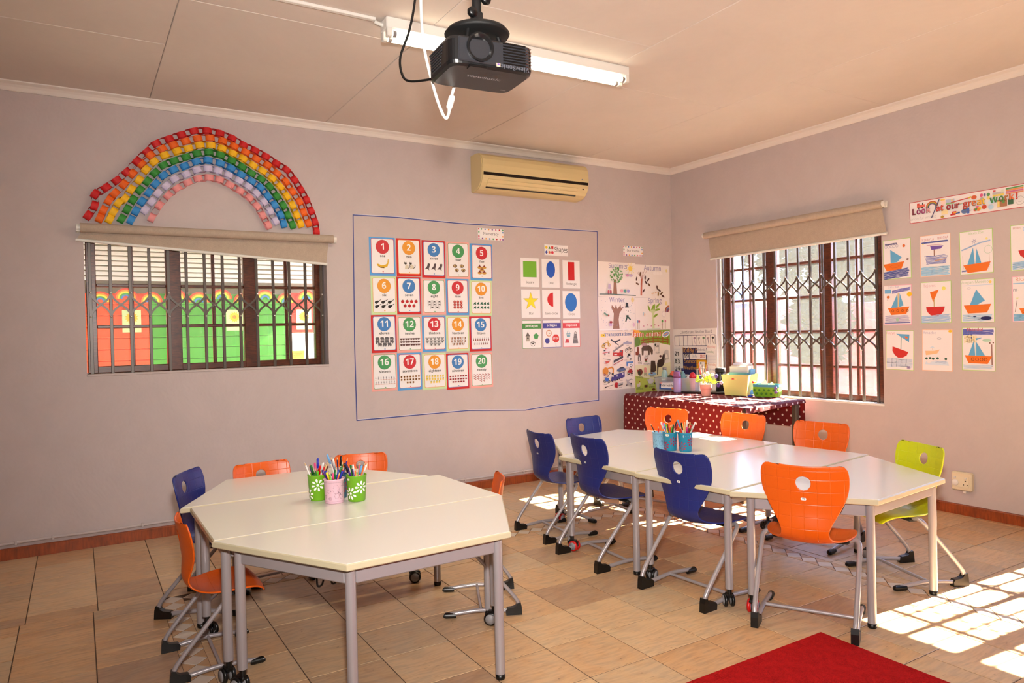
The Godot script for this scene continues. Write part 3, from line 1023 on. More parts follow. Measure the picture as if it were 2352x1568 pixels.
func build_ceiling_things() -> void:
	# twin-tube fluorescent batten
	var L := Vector3(-3.935, 0, 1.985)
	var R := Vector3(-2.325, 0, 2.02)
	var mid := (L + R) / 2
	var len := (R - L).length()
	var t := thing("fluorescent_light", "white twin tube fluorescent batten on the ceiling", "ceiling light", Vector3(mid.x, HC, mid.z), -atan2(R.z - L.z, R.x - L.x))
	var mb := MB.new()
	mb.bev(Vector3(0, -0.031, 0), Vector3(len, 0.062, 0.10), 0.006)
	part("housing", mb, M.white, t)
	var em := mat(Color(1, 1, 1), 0.5)
	em.emission_enabled = true
	em.emission = Color(1.0, 0.98, 0.86)
	em.emission_energy_multiplier = 5.0
	for z in [-0.034, 0.034]:
		var tm := MB.new()
		tm.tube([Vector3(-len / 2 + 0.035, -0.085, z), Vector3(len / 2 - 0.035, -0.085, z)], 0.0165, 14)
		part("tube", tm, em, t)
		for s in [-1.0, 1.0]:
			var cm := MB.new()
			cm.bev(Vector3(s * (len / 2 - 0.018), -0.080, z), Vector3(0.03, 0.048, 0.036), 0.005)
			part("lamp_holder", cm, M.white_plastic, t)
			var k := MB.new()
			k.tube([Vector3(s * (len / 2 - 0.036), -0.085, z), Vector3(s * (len / 2 - 0.055), -0.085, z)], 0.0172, 12)
			part("tube_cap", k, M.steel, t)
	var l := AreaLight3D.new()
	l.name = "tube_light"
	l.area_size = Vector2(len - 0.1, 0.10)
	l.light_energy = 2.2
	l.light_color = Color(1.0, 0.97, 0.85)
	l.shadow_enabled = true
	t.add_child(l)
	l.position = Vector3(0, -0.108, 0)
	l.rotation.x = -PI / 2
	# cable trunking feeding it
	var tr := thing("ceiling_trunking", "white plastic cable trunking leading to the ceiling light", "trunking", Vector3(-3.95, HC, 1.975))
	var tb := MB.new()
	tb.bev(Vector3(-2.0, -0.008, 0), Vector3(3.95, 0.016, 0.028), 0.003)
	part("cover", tb, M.white, tr)
	var tg := MB.new()
	tg.tube([Vector3(-0.03, -0.02, 0), Vector3(0.0, -0.028, 0), Vector3(0.02, -0.03, 0)], 0.010, 8)
	part("gland", tg, M.white_plastic, tr)
	# projector on its ceiling pole
	var P := Vector3(-4.175, 2.262, 3.448)
	var yaw := deg_to_rad(-5.0)
	var cm := thing("projector_mount", "black ceiling pole with round plate holding the projector", "projector mount", Vector3(P.x - 0.005, HC, P.z - 0.01))
	var pm := MB.new()
	pm.lathe([Vector2(0, -0.47), Vector2(0.020, -0.47), Vector2(0.020, -0.47), Vector2(0.020, 0), Vector2(0, 0)], 20)
	part("pole", pm, M.black_matt, cm)
	pm = MB.new()
	pm.lathe([Vector2(0, -0.60), Vector2(0.016, -0.60), Vector2(0.016, -0.60), Vector2(0.016, -0.45), Vector2(0, -0.45)], 16)
	part("inner_pole", pm, M.black_matt, cm)
	pm = MB.new()
	pm.bev(Vector3(0, -0.625, 0), Vector3(0.034, 0.07, 0.034), 0.004)
	part("knuckle", pm, M.black_matt, cm)
	for k in 2:
		var km := MB.new()
		var kp := Vector3(0.030, -0.545, 0.012) if k == 0 else Vector3(-0.026, -0.60, 0.018)
		km.lathe([Vector2(0, -0.010), Vector2(0.015, -0.010), Vector2(0.018, -0.004), Vector2(0.018, 0.006), Vector2(0.012, 0.012), Vector2(0, 0.013)], 7, Transform3D(Basis(Vector3.RIGHT, PI / 2), kp))
		part("knob", km, M.black, cm)
	pm = MB.new()
	pm.lathe([Vector2(0, -0.668), Vector2(0.105, -0.672), Vector2(0.110, -0.664), Vector2(0.100, -0.652), Vector2(0.03, -0.645), Vector2(0, -0.645)], 32)
	part("plate", pm, M.black_matt, cm)
	for k in 3:
		var lm := MB.new()
		var a := TAU * k / 3 + 0.4
		lm.tube([Vector3(cos(a) * 0.07, -0.668, sin(a) * 0.07), Vector3(cos(a) * 0.085, -0.712, sin(a) * 0.085)], 0.007, 8)
		part("strut", lm, M.black_matt, cm)
	var pr := thing("projector", "black video projector hanging upside down from the ceiling", "projector", P, yaw)
	var W := 0.300
	var D := 0.215
	var H := 0.098
	var body := mat(Color(0.075, 0.077, 0.085), 0.35)
	var bm := MB.new()
	# rounded block: rings of a superellipse outline
	var outline := func(grow: float) -> Array:
		var pts := []
		for k in 36:
			var a := TAU * k / 36
			var e := 0.28
			pts.push_back(Vector2(signf(cos(a)) * pow(absf(cos(a)), e) * (W / 2 + grow), signf(sin(a)) * pow(absf(sin(a)), e) * (D / 2 + grow)))
		return pts
	var levels := [[-H / 2, -0.012], [-H / 2 + 0.006, -0.003], [-H / 2 + 0.016, 0.0], [H / 2 - 0.016, 0.0], [H / 2 - 0.005, -0.004], [H / 2, -0.014]]
	for e in levels.size() - 1:
		var o0: Array = outline.call(levels[e][1])
		var o1: Array = outline.call(levels[e + 1][1])
		for k in 36:
			var k2 := (k + 1) % 36
			bm.face([Vector3(o0[k].x, levels[e][0], o0[k].y), Vector3(o0[k2].x, levels[e][0], o0[k2].y), Vector3(o1[k2].x, levels[e + 1][0], o1[k2].y), Vector3(o1[k].x, levels[e + 1][0], o1[k].y)], Vector3.ZERO)
	for e in [0, levels.size() - 1]:
		var o2: Array = outline.call(levels[e][1])
		bm.face(o2.map(func(q): return Vector3(q.x, levels[e][0], q.y)), Vector3.ZERO)
	part("body", bm, body, pr)
	var grey := mat(Color(0.17, 0.175, 0.195), 0.4)
	var fm := MB.new()
	fm.bev(Vector3(0, 0.0, D / 2 + 0.001), Vector3(W - 0.05, H - 0.022, 0.010), 0.004)
	part("front_panel", fm, grey, pr)
	var lx := -0.052
	var ly := 0.010
	var ax := Transform3D(Basis(Vector3.RIGHT, PI / 2), Vector3(lx, ly, D / 2 + 0.004))
	var lm2 := MB.new()
	lm2.lathe([Vector2(0.046, -0.01), Vector2(0.046, 0.010), Vector2(0.046, 0.010), Vector2(0.041, 0.010), Vector2(0.041, 0.010), Vector2(0.018, -0.020), Vector2(0.018, -0.020), Vector2(0.0, -0.020)], 28, ax)
	var lens := part("lens_cone", lm2, mat(Color(0.10, 0.10, 0.105), 0.22), pr)
	var gm := MB.new()
	gm.ball(Vector3(lx, ly, D / 2 - 0.014), Vector3(0.015, 0.015, 0.006), 16, 6)
	part("lens_glass", gm, mat(Color(0.03, 0.03, 0.05), 0.03), lens)
	var rg := MB.new()
	rg.lathe([Vector2(0.019, -0.018), Vector2(0.024, -0.011), Vector2(0.024, -0.011), Vector2(0.022, -0.010)], 24, ax)
	part("lens_ring", rg, M.chrome, lens)
	for k in 8:      # front grille
		var sm := MB.new()
		sm.bev(Vector3(0.070, 0.036 - 0.0092 * k, D / 2 + 0.007), Vector3(0.082, 0.0046, 0.004), 0.001)
		part("grille_slat", sm, M.black, pr)
	for c in 3:
		for k in 7:
			var sm := MB.new()
			sm.bev(Vector3(0.119 + 0.009 * c - 0.004, 0.034 - 0.0105 * k, D / 2 + 0.006 - 0.004 * c), Vector3(0.006, 0.004, 0.005), 0.001)
			part("vent_bead", sm, M.chrome, pr)
	for k in 8:      # side louvres
		var sm := MB.new()
		sm.bev(Vector3(-W / 2 + 0.0005, 0.034 - 0.0092 * k, -0.02), Vector3(0.006, 0.0048, 0.12 - 0.006 * k), 0.001)
		part("louvre", sm, grey, pr)
	var bp := Ink.new(glyphs, 0.0)
	bp.text("ViewSonic", 0.072, -0.036, 0.020, Color(0.34, 0.35, 0.38), "serif", 0, PI)
	bp.rect(0.012, -0.036, 0.014, 0.012, Color(0.75, 0.68, 0.60))
	bp.rect(0.012, -0.034, 0.008, 0.005, Color(0.45, 0.30, 0.65))
	part("front_print", bp.mb, M.ink, pr, Vector3(0, 0, D / 2 + 0.0062))
	var lp := Ink.new(glyphs, 0.0)
	lp.text("ViewSonic", 0.0, 0.02, 0.024, Color(0.62, 0.62, 0.64), "serif")
	for k in 4: lp.rect(-0.03 + 0.02 * k, 0.062, 0.012, 0.010, Color(0.22, 0.20, 0.20))
	for k in 4: lp.rect(-0.026 + 0.02 * k, 0.047, 0.010, 0.007, Color(0.26, 0.18, 0.15))
	lp.rect(0.11, -0.06, 0.02, 0.008, Color(0.5, 0.5, 0.5))
	var lo := part("top_print", lp.mb, M.ink, pr, Vector3(0, -H / 2 - 0.0004, 0))
	lo.rotation = Vector3(PI / 2, 0, 0)
	var ir := MB.new()
	ir.bev(Vector3(-0.055, -H / 2 + 0.001, D / 2 - 0.012), Vector3(0.062, 0.008, 0.030), 0.002)
	part("focus_hatch", ir, M.black, pr)
	# cables
	var bc := MB.new()
	bc.tube(curve([Vector3(-4.318, HC, 3.30), Vector3(-4.314, 2.70, 3.29), Vector3(-4.316, 2.531, 3.243), Vector3(-4.336, 2.426, 3.234), Vector3(-4.365, 2.335, 3.218), Vector3(-4.363, 2.275, 3.222), Vector3(-4.345, 2.247, 3.24), Vector3(-4.30, 2.240, 3.30), Vector3(-4.275, 2.243, 3.342)], 6), 0.0045, 8)
	solo("black_power_cable", bc, M.black, "black cable looping down from the ceiling into the projector", "cable")
	var wc := thing("white_cable", "white cable with a ferrite lump looping below the projector", "cable")
	var wm := MB.new()
	wm.tube(curve([Vector3(-4.300, HC, 3.30), Vector3(-4.299, 2.72, 3.27), Vector3(-4.299, 2.531, 3.255), Vector3(-4.297, 2.425, 3.257), Vector3(-4.289, 2.333, 3.263), Vector3(-4.264, 2.204, 3.28), Vector3(-4.246, 2.138, 3.292), Vector3(-4.234, 2.117, 3.30), Vector3(-4.226, 2.135, 3.305), Vector3(-4.222, 2.165, 3.306), Vector3(-4.212, 2.218, 3.32), Vector3(-4.205, 2.235, 3.335)], 6), 0.0055, 8)
	part("cord", wm, M.white, wc)
	var fr := MB.new()
	fr.tube([Vector3(-4.2255, 2.148, 3.3052), Vector3(-4.2240, 2.155, 3.3056), Vector3(-4.2165, 2.188, 3.313), Vector3(-4.215, 2.194, 3.3145)], [0.008, 0.0115, 0.0115, 0.008], 12)
	part("ferrite", fr, M.white, wc)

func curve(pts: Array, sub: int) -> Array:
	var c := Curve3D.new()
	for k in pts.size():
		var d: Vector3 = (pts[mini(k + 1, pts.size() - 1)] - pts[maxi(k - 1, 0)]) / 6.0
		c.add_point(pts[k], -d, d)
	var out := []
	for k in pts.size() - 1:
		for s in sub: out.push_back(c.sample(k, float(s) / sub))
	out.push_back(pts[-1])
	return out

# ------------------------------------------------------------------ tables
func caster(parent: Node3D, at: Vector3, turn: float, hub: Material, tyre: Material) -> void:
	var c := Node3D.new()
	c.name = "caster"
	parent.add_child(c, true)
	c.position = at
	c.rotation.y = turn
	var mb := MB.new()
	mb.tube([Vector3(0, 0.062, 0), Vector3(0, 0.098, 0)], 0.012, 10)
	mb.bev(Vector3(0.008, 0.060, 0), Vector3(0.050, 0.016, 0.030), 0.005)
	mb.bev(Vector3(0.030, 0.046, 0), Vector3(0.030, 0.034, 0.012), 0.004)
	part("fork", mb, M.black, c)
	for s in [-1.0, 1.0]:
		var wm := MB.new()
		wm.lathe([Vector2(0.0, -0.009), Vector2(0.026, -0.009), Vector2(0.032, -0.004), Vector2(0.032, 0.004), Vector2(0.026, 0.009), Vector2(0.0, 0.009)], 20, Transform3D(Basis(Vector3.RIGHT, PI / 2), Vector3(0.016, 0.0325, 0.017 * s)))
		part("wheel", wm, tyre, c)
		var hm := MB.new()
		hm.lathe([Vector2(0.0, -0.0095), Vector2(0.023, -0.0095), Vector2(0.023, 0.0105), Vector2(0.0, 0.0105)] if s > 0 else [Vector2(0.0, -0.0105), Vector2(0.023, -0.0105), Vector2(0.023, 0.0095), Vector2(0.0, 0.0095)], 18, Transform3D(Basis(Vector3.RIGHT, PI / 2), Vector3(0.016, 0.0325, 0.017 * s)))
		part("hub", hm, hub, c)

func table(label: String, poly: Array, casters: Array, red := [], group := "") -> Node3D:
	var mid := Vector2.ZERO
	for p in poly: mid += p
	mid /= poly.size()
	var t := thing("school_table", label, "table", Vector3(mid.x, 0, mid.y), 0.0, group)
	var q := poly.map(func(p): return p - mid)
	var mb := MB.new()
	mb.prism(q, 0.5640, 0.5885, 0.0035)
	part("tabletop", mb, M.edge_band, t)
	var inset := func(d: float) -> Array:
		var out := []
		var m := q.size()
		for j in m:
			var p: Vector2 = q[j]
			var d0: Vector2 = (p - q[j - 1]).normalized()
			var d1: Vector2 = (q[(j + 1) % m] - p).normalized()
			var n0 := Vector2(-d0.y, d0.x)
			if n0.dot(-p) < 0.0: n0 = -n0
			var n1 := Vector2(-d1.y, d1.x)
			if n1.dot(-p) < 0.0: n1 = -n1
			var b := (n0 + n1).normalized()
			out.push_back(p + b * d / b.dot(n0))
		return out
	var sm := MB.new()
	sm.prism(inset.call(0.0045), 0.5880, 0.5900, 0.0006)
	part("laminate", sm, M.laminate, t)
	var legs: Array = inset.call(0.052)
	for k in 4:
		var a: Vector2 = legs[k]
		var on_wheel: bool = k in casters
		var lm := MB.new()
		lm.tube([Vector3(a.x, 0.094 if on_wheel else 0.020, a.y), Vector3(a.x, 0.566, a.y)], 0.0190, 18)
		part("leg", lm, M.leg, t)
		if on_wheel: caster(t, Vector3(a.x, 0, a.y), rng.randf() * TAU, M.red_hub if k in red else M.grey_hub, M.red_tyre if k in red else M.black)
		else:
			var fm := MB.new()
			fm.lathe([Vector2(0, 0.0), Vector2(0.017, 0.0), Vector2(0.0198, 0.004), Vector2(0.0198, 0.022), Vector2(0, 0.022)], 18, Transform3D(Basis.IDENTITY, Vector3(a.x, 0, a.y)))
			part("foot", fm, M.black, t)
		var b: Vector2 = legs[(k + 1) % 4]
		var d := (b - a).normalized()
		var am := MB.new()
		am.bev(Vector3((a.x + b.x) / 2, 0.533, (a.y + b.y) / 2), Vector3((b - a).length() - 0.036, 0.060, 0.022), 0.004, Basis(Vector3(d.x, 0, d.y), Vector3.UP, Vector3(-d.y, 0, d.x)))
		part("apron", am, M.leg, t)
	return t

func wire_basket(parent: Node3D, a: Vector3, b: Vector3, out: Vector3, depth: float) -> void:
	# black wire tray under the table top
	var mb := MB.new()
	var h := Vector3.DOWN * 0.075
	for k in 2:
		var o := out * depth * k
		mb.tube([a + o, b + o], 0.0022, 5)
		mb.tube([a + o + h, b + o + h], 0.0026, 5)
		var n := 9
		for j in n:
			var f := float(j) / n
			var g := float(j + 1) / n
			mb.tube([a.lerp(b, f) + o + h, a.lerp(b, g) + o, a.lerp(b, g) + o + h], 0.0016, 4)
	for j in 13: mb.tube([a.lerp(b, j / 12.0) + h, a.lerp(b, j / 12.0) + h + out * depth], 0.0015, 4)
	part("wire_basket", mb, M.black, parent)

# ------------------------------------------------------------------ chairs
const PROFILE := [[0.030, 0.735, 0.150, 0.030], [0.033, 0.724, 0.172, 0.032], [0.038, 0.700, 0.181, 0.034], [0.045, 0.660, 0.183, 0.036], [0.052, 0.615, 0.177, 0.036], [0.058, 0.570, 0.161, 0.033], [0.060, 0.525, 0.137, 0.027], [0.057, 0.480, 0.112, 0.020], [0.058, 0.440, 0.098, 0.014], [0.076, 0.404, 0.101, 0.012], [0.112, 0.380, 0.122, 0.014], [0.160, 0.370, 0.158, 0.018], [0.215, 0.370, 0.182, 0.020], [0.270, 0.374, 0.192, 0.018], [0.325, 0.380, 0.192, 0.012], [0.372, 0.382, 0.182, 0.004], [0.408, 0.373, 0.164, -0.004], [0.428, 0.354, 0.142, -0.008]]

func prof(s: float) -> Array:
	var n := PROFILE.size()
	var k := clampi(int(s), 0, n - 2)
	var f := s - k
	var out := []
	for c in 4:
		var p0: float = PROFILE[maxi(k - 1, 0)][c]
		var p1: float = PROFILE[k][c]
		var p2: float = PROFILE[k + 1][c]
		var p3: float = PROFILE[mini(k + 2, n - 1)][c]
		out.push_back(p1 + 0.5 * f * (p2 - p0 + f * (2 * p0 - 5 * p1 + 4 * p2 - p3 + f * (3 * (p1 - p2) + p3 - p0))))
	return out

func shell(v: float, s: float) -> Vector3:
	var a := prof(s)
	var e := 0.02
	var p := prof(maxf(s - e, 0.0))
	var q := prof(minf(s + e, PROFILE.size() - 1.001))
	var d := Vector2(q[0] - p[0], q[1] - p[1]).normalized()
	var nn := Vector2(-d.y, d.x)
	return Vector3(a[2] * v, a[1] + nn.y * a[3] * v * v, a[0] + nn.x * a[3] * v * v)

func shell_normal(v: float, s: float) -> Vector3:
	var e := 0.02
	var top := PROFILE.size() - 1.001
	var ds := shell(v, minf(s + e, top)) - shell(v, maxf(s - e, 0.0))
	var dv := shell(v + e, s) - shell(v - e, s)
	return ds.cross(dv).normalized() * -1.0

func chair_shell() -> ArrayMesh:
	var mb := MB.new()
	var W := 12
	var H := 40
	var top := PROFILE.size() - 1.001
	var th := 0.0046
	var c0 := 4
	var c1 := 8
	var r0 := 4
	var r1 := 10
	var par := func(c: int, r: int) -> Vector2: return Vector2(c * 2.0 / W - 1.0, r * top / H)
	var loop := []       # block boundary, one turn
	for c in range(c0, c1): loop.push_back(par.call(c, r0))
	for r in range(r0, r1): loop.push_back(par.call(c1, r))
	for c in range(c1, c0, -1): loop.push_back(par.call(c, r1))
	for r in range(r1, r0, -1): loop.push_back(par.call(c0, r))
	var ctr := Vector2(0, (r0 + r1) * 0.5 * top / H)
	var hole := []
	for p in loop:
		var d: Vector2 = p - ctr
		var a := Vector2(d.x / 0.197, d.y / 0.857).angle()
		hole.push_back(ctr + Vector2(cos(a) * 0.195, sin(a) * 0.86))
	for side in [1.0, -1.0]:       # sitter's side, then the back
		var put := func(p: Vector2) -> int:
			var nn := shell_normal(p.x, p.y)
			return mb.vert(shell(p.x, p.y) + nn * th * side, nn * side, Vector2(p.x * prof(p.y)[2], p.y * 0.043) * 18.0)
		var quad := func(a: int, b: int, c: int, d: int) -> void:
			if (mb.v[b] - mb.v[a]).cross(mb.v[c] - mb.v[a]).dot(mb.n[a]) > 0.0:
				mb.idx(a, b, c); mb.idx(a, c, d)
			else:
				mb.idx(a, c, b); mb.idx(a, d, c)
		var k := mb.v.size()
		for r in H + 1:
			for c in W + 1: put.call(par.call(c, r))
		for r in H:
			for c in W:
				if r >= r0 and r < r1 and c >= c0 and c < c1: continue
				var a := k + r * (W + 1) + c
				quad.call(a, a + 1, a + W + 2, a + W + 1)
		var rings := []
		for f in [0.0, 0.35, 0.7, 1.0]:
			var ring := []
			for j in loop.size(): ring.push_back(put.call(loop[j].lerp(hole[j], f)))
			rings.push_back(ring)
		for e in 3:
			for j in loop.size():
				var j2 := (j + 1) % loop.size()
				quad.call(rings[e][j], rings[e][j2], rings[e + 1][j2], rings[e + 1][j])
	# rims
	var rim := func(pts: Array, out: float) -> void:
		var n := pts.size()
		var rows := []
		for j in n:
			var p: Vector2 = pts[j]
			var a: Vector3 = shell(p.x, p.y)
			var nn: Vector3 = shell_normal(p.x, p.y)
			var q0: Vector2 = pts[(j + n - 1) % n]
			var q1: Vector2 = pts[(j + 1) % n]
			var tg: Vector3 = shell(q1.x, q1.y) - shell(q0.x, q0.y)
			var o: Vector3 = (tg.cross(nn)).normalized()
			if o.dot(a - shell(ctr.x, ctr.y) if out < 0.0 else a - shell(0, clampf(p.y, 0.6, 16.2))) < 0.0: o = -o
			o *= signf(out)
			var row := []
			for f in 5:
				var an := lerpf(-PI / 2, PI / 2, f / 4.0)
				row.push_back(mb.vert(a + nn * sin(an) * th + o * cos(an) * absf(out), (nn * sin(an) + o * cos(an)).normalized()))
			rows.push_back(row)
		for j in n:
			for f in 4:
				var a: int = rows[j][f]
				var b: int = rows[(j + 1) % n][f]
				var c: int = rows[(j + 1) % n][f + 1]
				var d: int = rows[j][f + 1]
				if (mb.v[b] - mb.v[a]).cross(mb.v[c] - mb.v[a]).dot(mb.n[a]) > 0.0:
					mb.idx(a, b, c); mb.idx(a, c, d)
				else:
					mb.idx(a, c, b); mb.idx(a, d, c)
	var edge := []
	for c in W: edge.push_back(par.call(c, 0))
	for r in H: edge.push_back(par.call(W, r))
	for c in range(W, 0, -1): edge.push_back(par.call(c, H))
	for r in range(H, 0, -1): edge.push_back(par.call(0, r))
	rim.call(edge, 0.005)
	rim.call(hole, -0.004)
	return mb.mesh(true)

func make_chair() -> Node3D:
	var c := Node3D.new()
	part("seat_shell", chair_shell(), M.orange, c)
	for s in [-1.0, 1.0]:
		var x: float = 0.207 * s
		var path := [Vector3(x, 0.020, 0.385), Vector3(x, 0.030, 0.28), Vector3(x, 0.035, 0.20), Vector3(x, 0.029, 0.11), Vector3(x, 0.022, 0.035), Vector3(x, 0.026, 0.005), Vector3(x, 0.045, -0.014), Vector3(x * 1.01, 0.075, -0.010), Vector3(x * 1.02, 0.13, 0.030), Vector3(x * 1.03, 0.24, 0.125), Vector3(x * 1.03, 0.335, 0.208), Vector3(x * 1.02, 0.362, 0.232), Vector3(x * 0.95, 0.376, 0.246), Vector3(x * 0.82, 0.372, 0.250), Vector3(x * 0.5, 0.361, 0.250)]
		var mb := MB.new()
		mb.tube(curve(path, 3), 0.0112, 10)
		part("leg_tube", mb, M.leg, c)
		var fm := MB.new()
		fm.tube([Vector3(x, 0.016, 0.335), Vector3(x, 0.016, 0.345), Vector3(x, 0.0165, 0.392), Vector3(x, 0.018, 0.402), Vector3(x, 0.020, 0.405)], [0.0155, 0.0165, 0.0165, 0.0135, 0.007], 12, true)
		part("front_cap", fm, M.black, c)
		var rm := MB.new()
		var pr := [Vector2(-0.036, 0.0), Vector2(0.055, 0.0), Vector2(0.058, 0.026), Vector2(0.046, 0.038), Vector2(0.012, 0.042), Vector2(-0.002, 0.050), Vector2(-0.010, 0.064), Vector2(-0.028, 0.068), Vector2(-0.033, 0.045)]
		rm.sweep(pr, Vector3(x - 0.0165, 0, 0), Vector3(x + 0.0165, 0, 0), Vector3.BACK, Vector3.UP)
		part("rear_cap", rm, M.black, c)
	var cb := MB.new()
	cb.tube([Vector3(-0.205, 0.034, 0.195), Vector3(0.205, 0.034, 0.195)], 0.0085, 10)
	part("crossbar", cb, M.leg, c)
	for s in [-1.0, 1.0]:
		var br := MB.new()
		br.bev(Vector3(0.125 * s, 0.363, 0.250), Vector3(0.09, 0.018, 0.055), 0.006)
		part("seat_bracket", br, M.black_matt, c)
	var bi := Ink.new(glyphs, 0.0)
	bi.rrect(0, 0, 0.024, 0.012, 0.0055, Color(0.92, 0.92, 0.92))
	bi.text("VS", 0, 0, 0.0105, Color(0.08, 0.08, 0.09), "bold")
	var badge := part("maker_badge", bi.mb, M.ink, c, Vector3(0, 0.588, 0.0492))
	badge.rotation = Vector3(0.10, PI, 0)
	return c

func place_chair(proto: Node3D, label: String, at: Vector2, deg: float, colour: String, scale := 1.0) -> void:
	# deg: direction the sitter faces, 0 = towards +x, 90 = towards +z
	var c := proto.duplicate()
	c.name = numbered("school_chair")
	add_child(c)
	c.position = Vector3(at.x, 0, at.y)
	c.rotation.y = PI / 2 - deg_to_rad(deg)
	c.scale = Vector3.ONE * scale
	var sh: MeshInstance3D = c.get_node("seat_shell")
	sh.material_override = M[colour]
	tag(c, label, "chair", "moulded school chairs at the table groups")

func build_furniture() -> void:
	M.edge_band = mat(Color(0.77, 0.73, 0.61), 0.4)
	M.laminate = mat(Color(0.88, 0.865, 0.835), 0.22)
	M.leg = mat(Color(0.66, 0.635, 0.65), 0.33, 0.35)
	M.grey_hub = mat(Color(0.55, 0.54, 0.55), 0.5)
	M.red_hub = mat(Color(0.50, 0.50, 0.53), 0.5)
	M.red_tyre = mat(Color(0.78, 0.06, 0.06), 0.4)
	var grid := PackedFloat32Array()
	grid.resize(128 * 128)
	for y in 128:
		for x in 128:
			var e := mini(mini(x, 127 - x), mini(y, 127 - y))
			grid[y * 128 + x] = 1.0 if e > 3 else -1.0 + e * 0.5
	var gn := bump(grid, 128, 3.0)
	for k in [["orange", Color(0.87, 0.36, 0.045)], ["blue", Color(0.125, 0.165, 0.44)], ["lime", Color(0.74, 0.77, 0.05)]]:
		var m := mat(k[1], 0.36)
		m.normal_enabled = true
		m.normal_texture = gn
		m.normal_scale = 0.6
		M[k[0]] = m
	var v := func(a: Array) -> Array: return a.map(func(p): return Vector2(p[0], p[1]))
	var lg := "white tables of the small group"
	var rg := "white tables of the long group"
	var ta := table("white trapezoid table nearest the rainbow wall in the small group", v.call([[-4.966, 1.922], [-4.668, 1.333], [-4.035, 1.352], [-3.712, 1.922]]), [1, 3], [], lg)
	var tb := table("white rectangular table carrying the green and pink pen cups", v.call([[-4.926, 1.940], [-3.655, 1.940], [-3.630, 2.576], [-4.924, 2.589]]), [0, 3], [], lg)
	var tc := table("white trapezoid table with bare top in front of the pen cups", v.call([[-4.930, 2.594], [-3.627, 2.581], [-3.925, 3.155], [-4.590, 3.175]]), [0, 1], [], lg)
	wire_basket(tc, Vector3(-0.13, 0.50, 0.02), Vector3(0.42, 0.50, -0.06), Vector3(0.0, 0, -1), 0.20)
	for k in 2:
		var hk := MB.new()
		var x := -0.335 + 0.055 * k
		hk.tube(curve([Vector3(x, 0.52, -0.02), Vector3(x, 0.44, -0.02), Vector3(x + 0.006, 0.424, -0.02), Vector3(x + 0.022, 0.426, -0.03), Vector3(x + 0.030, 0.452, -0.03)], 4), 0.004, 6)
		part("bag_hook", hk, M.black, tc)
	table("white trapezoid table closing the far end of the long group", v.call([[-2.757, 1.850], [-2.434, 1.268], [-1.743, 1.170], [-1.372, 1.690]]), [1, 3], [1], rg)
	table("white rectangular table carrying the turquoise pen cups", v.call([[-2.795, 1.868], [-1.400, 1.698], [-1.357, 2.365], [-2.760, 2.545]]), [0, 2], [0], rg)
	table("white rectangular table between the turquoise cups and the end table", v.call([[-2.778, 2.562], [-1.392, 2.392], [-1.320, 2.988], [-2.708, 3.166]]), [0, 3], [], rg)
	table("white trapezoid table closing the near end of the long group", v.call([[-2.728, 3.182], [-1.350, 3.006], [-1.668, 3.614], [-2.348, 3.685]]), [0, 1], [0], rg)
	var proto := make_chair()
	place_chair(proto, "orange chair with a round hole seen from behind at the end table", Vector2(-2.625, 3.500), -29.0, "orange")
	place_chair(proto, "blue chair at the side of the long group nearest the rug", Vector2(-2.802, 2.872), -4.0, "blue")
	place_chair(proto, "blue chair at the table with the turquoise pen cups", Vector2(-2.843, 2.135), 3.0, "blue")
	place_chair(proto, "blue chair standing apart at the far corner of the long group", Vector2(-2.772, 1.516), 3.0, "blue", 0.94)
	place_chair(proto, "blue chair with its back to the wall of number cards", Vector2(-2.085, 1.105), 84.0, "blue", 0.96)
	place_chair(proto, "orange chair before the front of the polka dot cloth", Vector2(-1.335, 1.335), 162.0, "orange")
	place_chair(proto, "orange chair at the open end of the polka dot table", Vector2(-1.225, 2.020), 176.0, "orange", 1.01)
	place_chair(proto, "orange chair with its back to the bare wall under the boats", Vector2(-1.195, 2.620), 172.0, "orange", 1.0)
	place_chair(proto, "lime green chair in front of the wall socket", Vector2(-1.385, 3.392), 202.0, "lime", 0.955)
	place_chair(proto, "orange chair at the open left end of the small group", Vector2(-5.045, 2.245), 0.0, "orange", 0.83)
	place_chair(proto, "blue chair at the small group beneath the rainbow window", Vector2(-4.935, 1.470), 30.0, "blue", 0.92)
	place_chair(proto, "orange chair behind the small group left of the pen cups", Vector2(-4.465, 1.195), 84.0, "orange", 0.875)
	place_chair(proto, "orange chair behind the small group right of the pen cups", Vector2(-3.865, 1.240), 105.0, "orange", 0.865)
	place_chair(proto, "orange chair tucked in at the right end of the small group", Vector2(-3.490, 2.420), 205.0, "orange", 0.86)
	proto.free()

# ------------------------------------------------------------------ things on the walls
const RED := Color(0.80, 0.20, 0.23)
const AMBER := Color(0.91, 0.61, 0.20)
const BLUE := Color(0.26, 0.51, 0.77)
const GREEN := Color(0.30, 0.62, 0.38)
const DARK := Color(0.13, 0.12, 0.13)

func sheet(called: String, label: String, category: String, c: Color, x: float, y: float, w: float, h: float, right := false, group := "", tilt := 0.0, thick := 0.0008, lift := 0.0) -> MeshInstance3D:
	var mb := MB.new()
	mb.bev(Vector3.ZERO, Vector3(w, h, thick), thick * 0.3)
	var key := "sheet%s" % c.to_html()
	if not M.has(key): M[key] = mat(c, 0.5)
	var o := solo(called, mb, M[key], label, category, Vector3.ZERO, group)
	if right:
		o.position = Vector3(-thick / 2 - 0.0004 - lift, y, x)
		o.basis = Basis(Vector3.UP, -PI / 2) * Basis(Vector3.BACK, tilt)
	else:
		o.position = Vector3(x, y, thick / 2 + 0.0004 + lift)
		o.basis = Basis(Vector3.BACK, tilt)
	return o

func pen(o: MeshInstance3D, thick := 0.0008) -> Ink:
	var k := Ink.new(glyphs, thick / 2 + 0.0002)
	return k

func ink(o: MeshInstance3D, k: Ink) -> void:
	part("print", k.mb, M.ink, o)

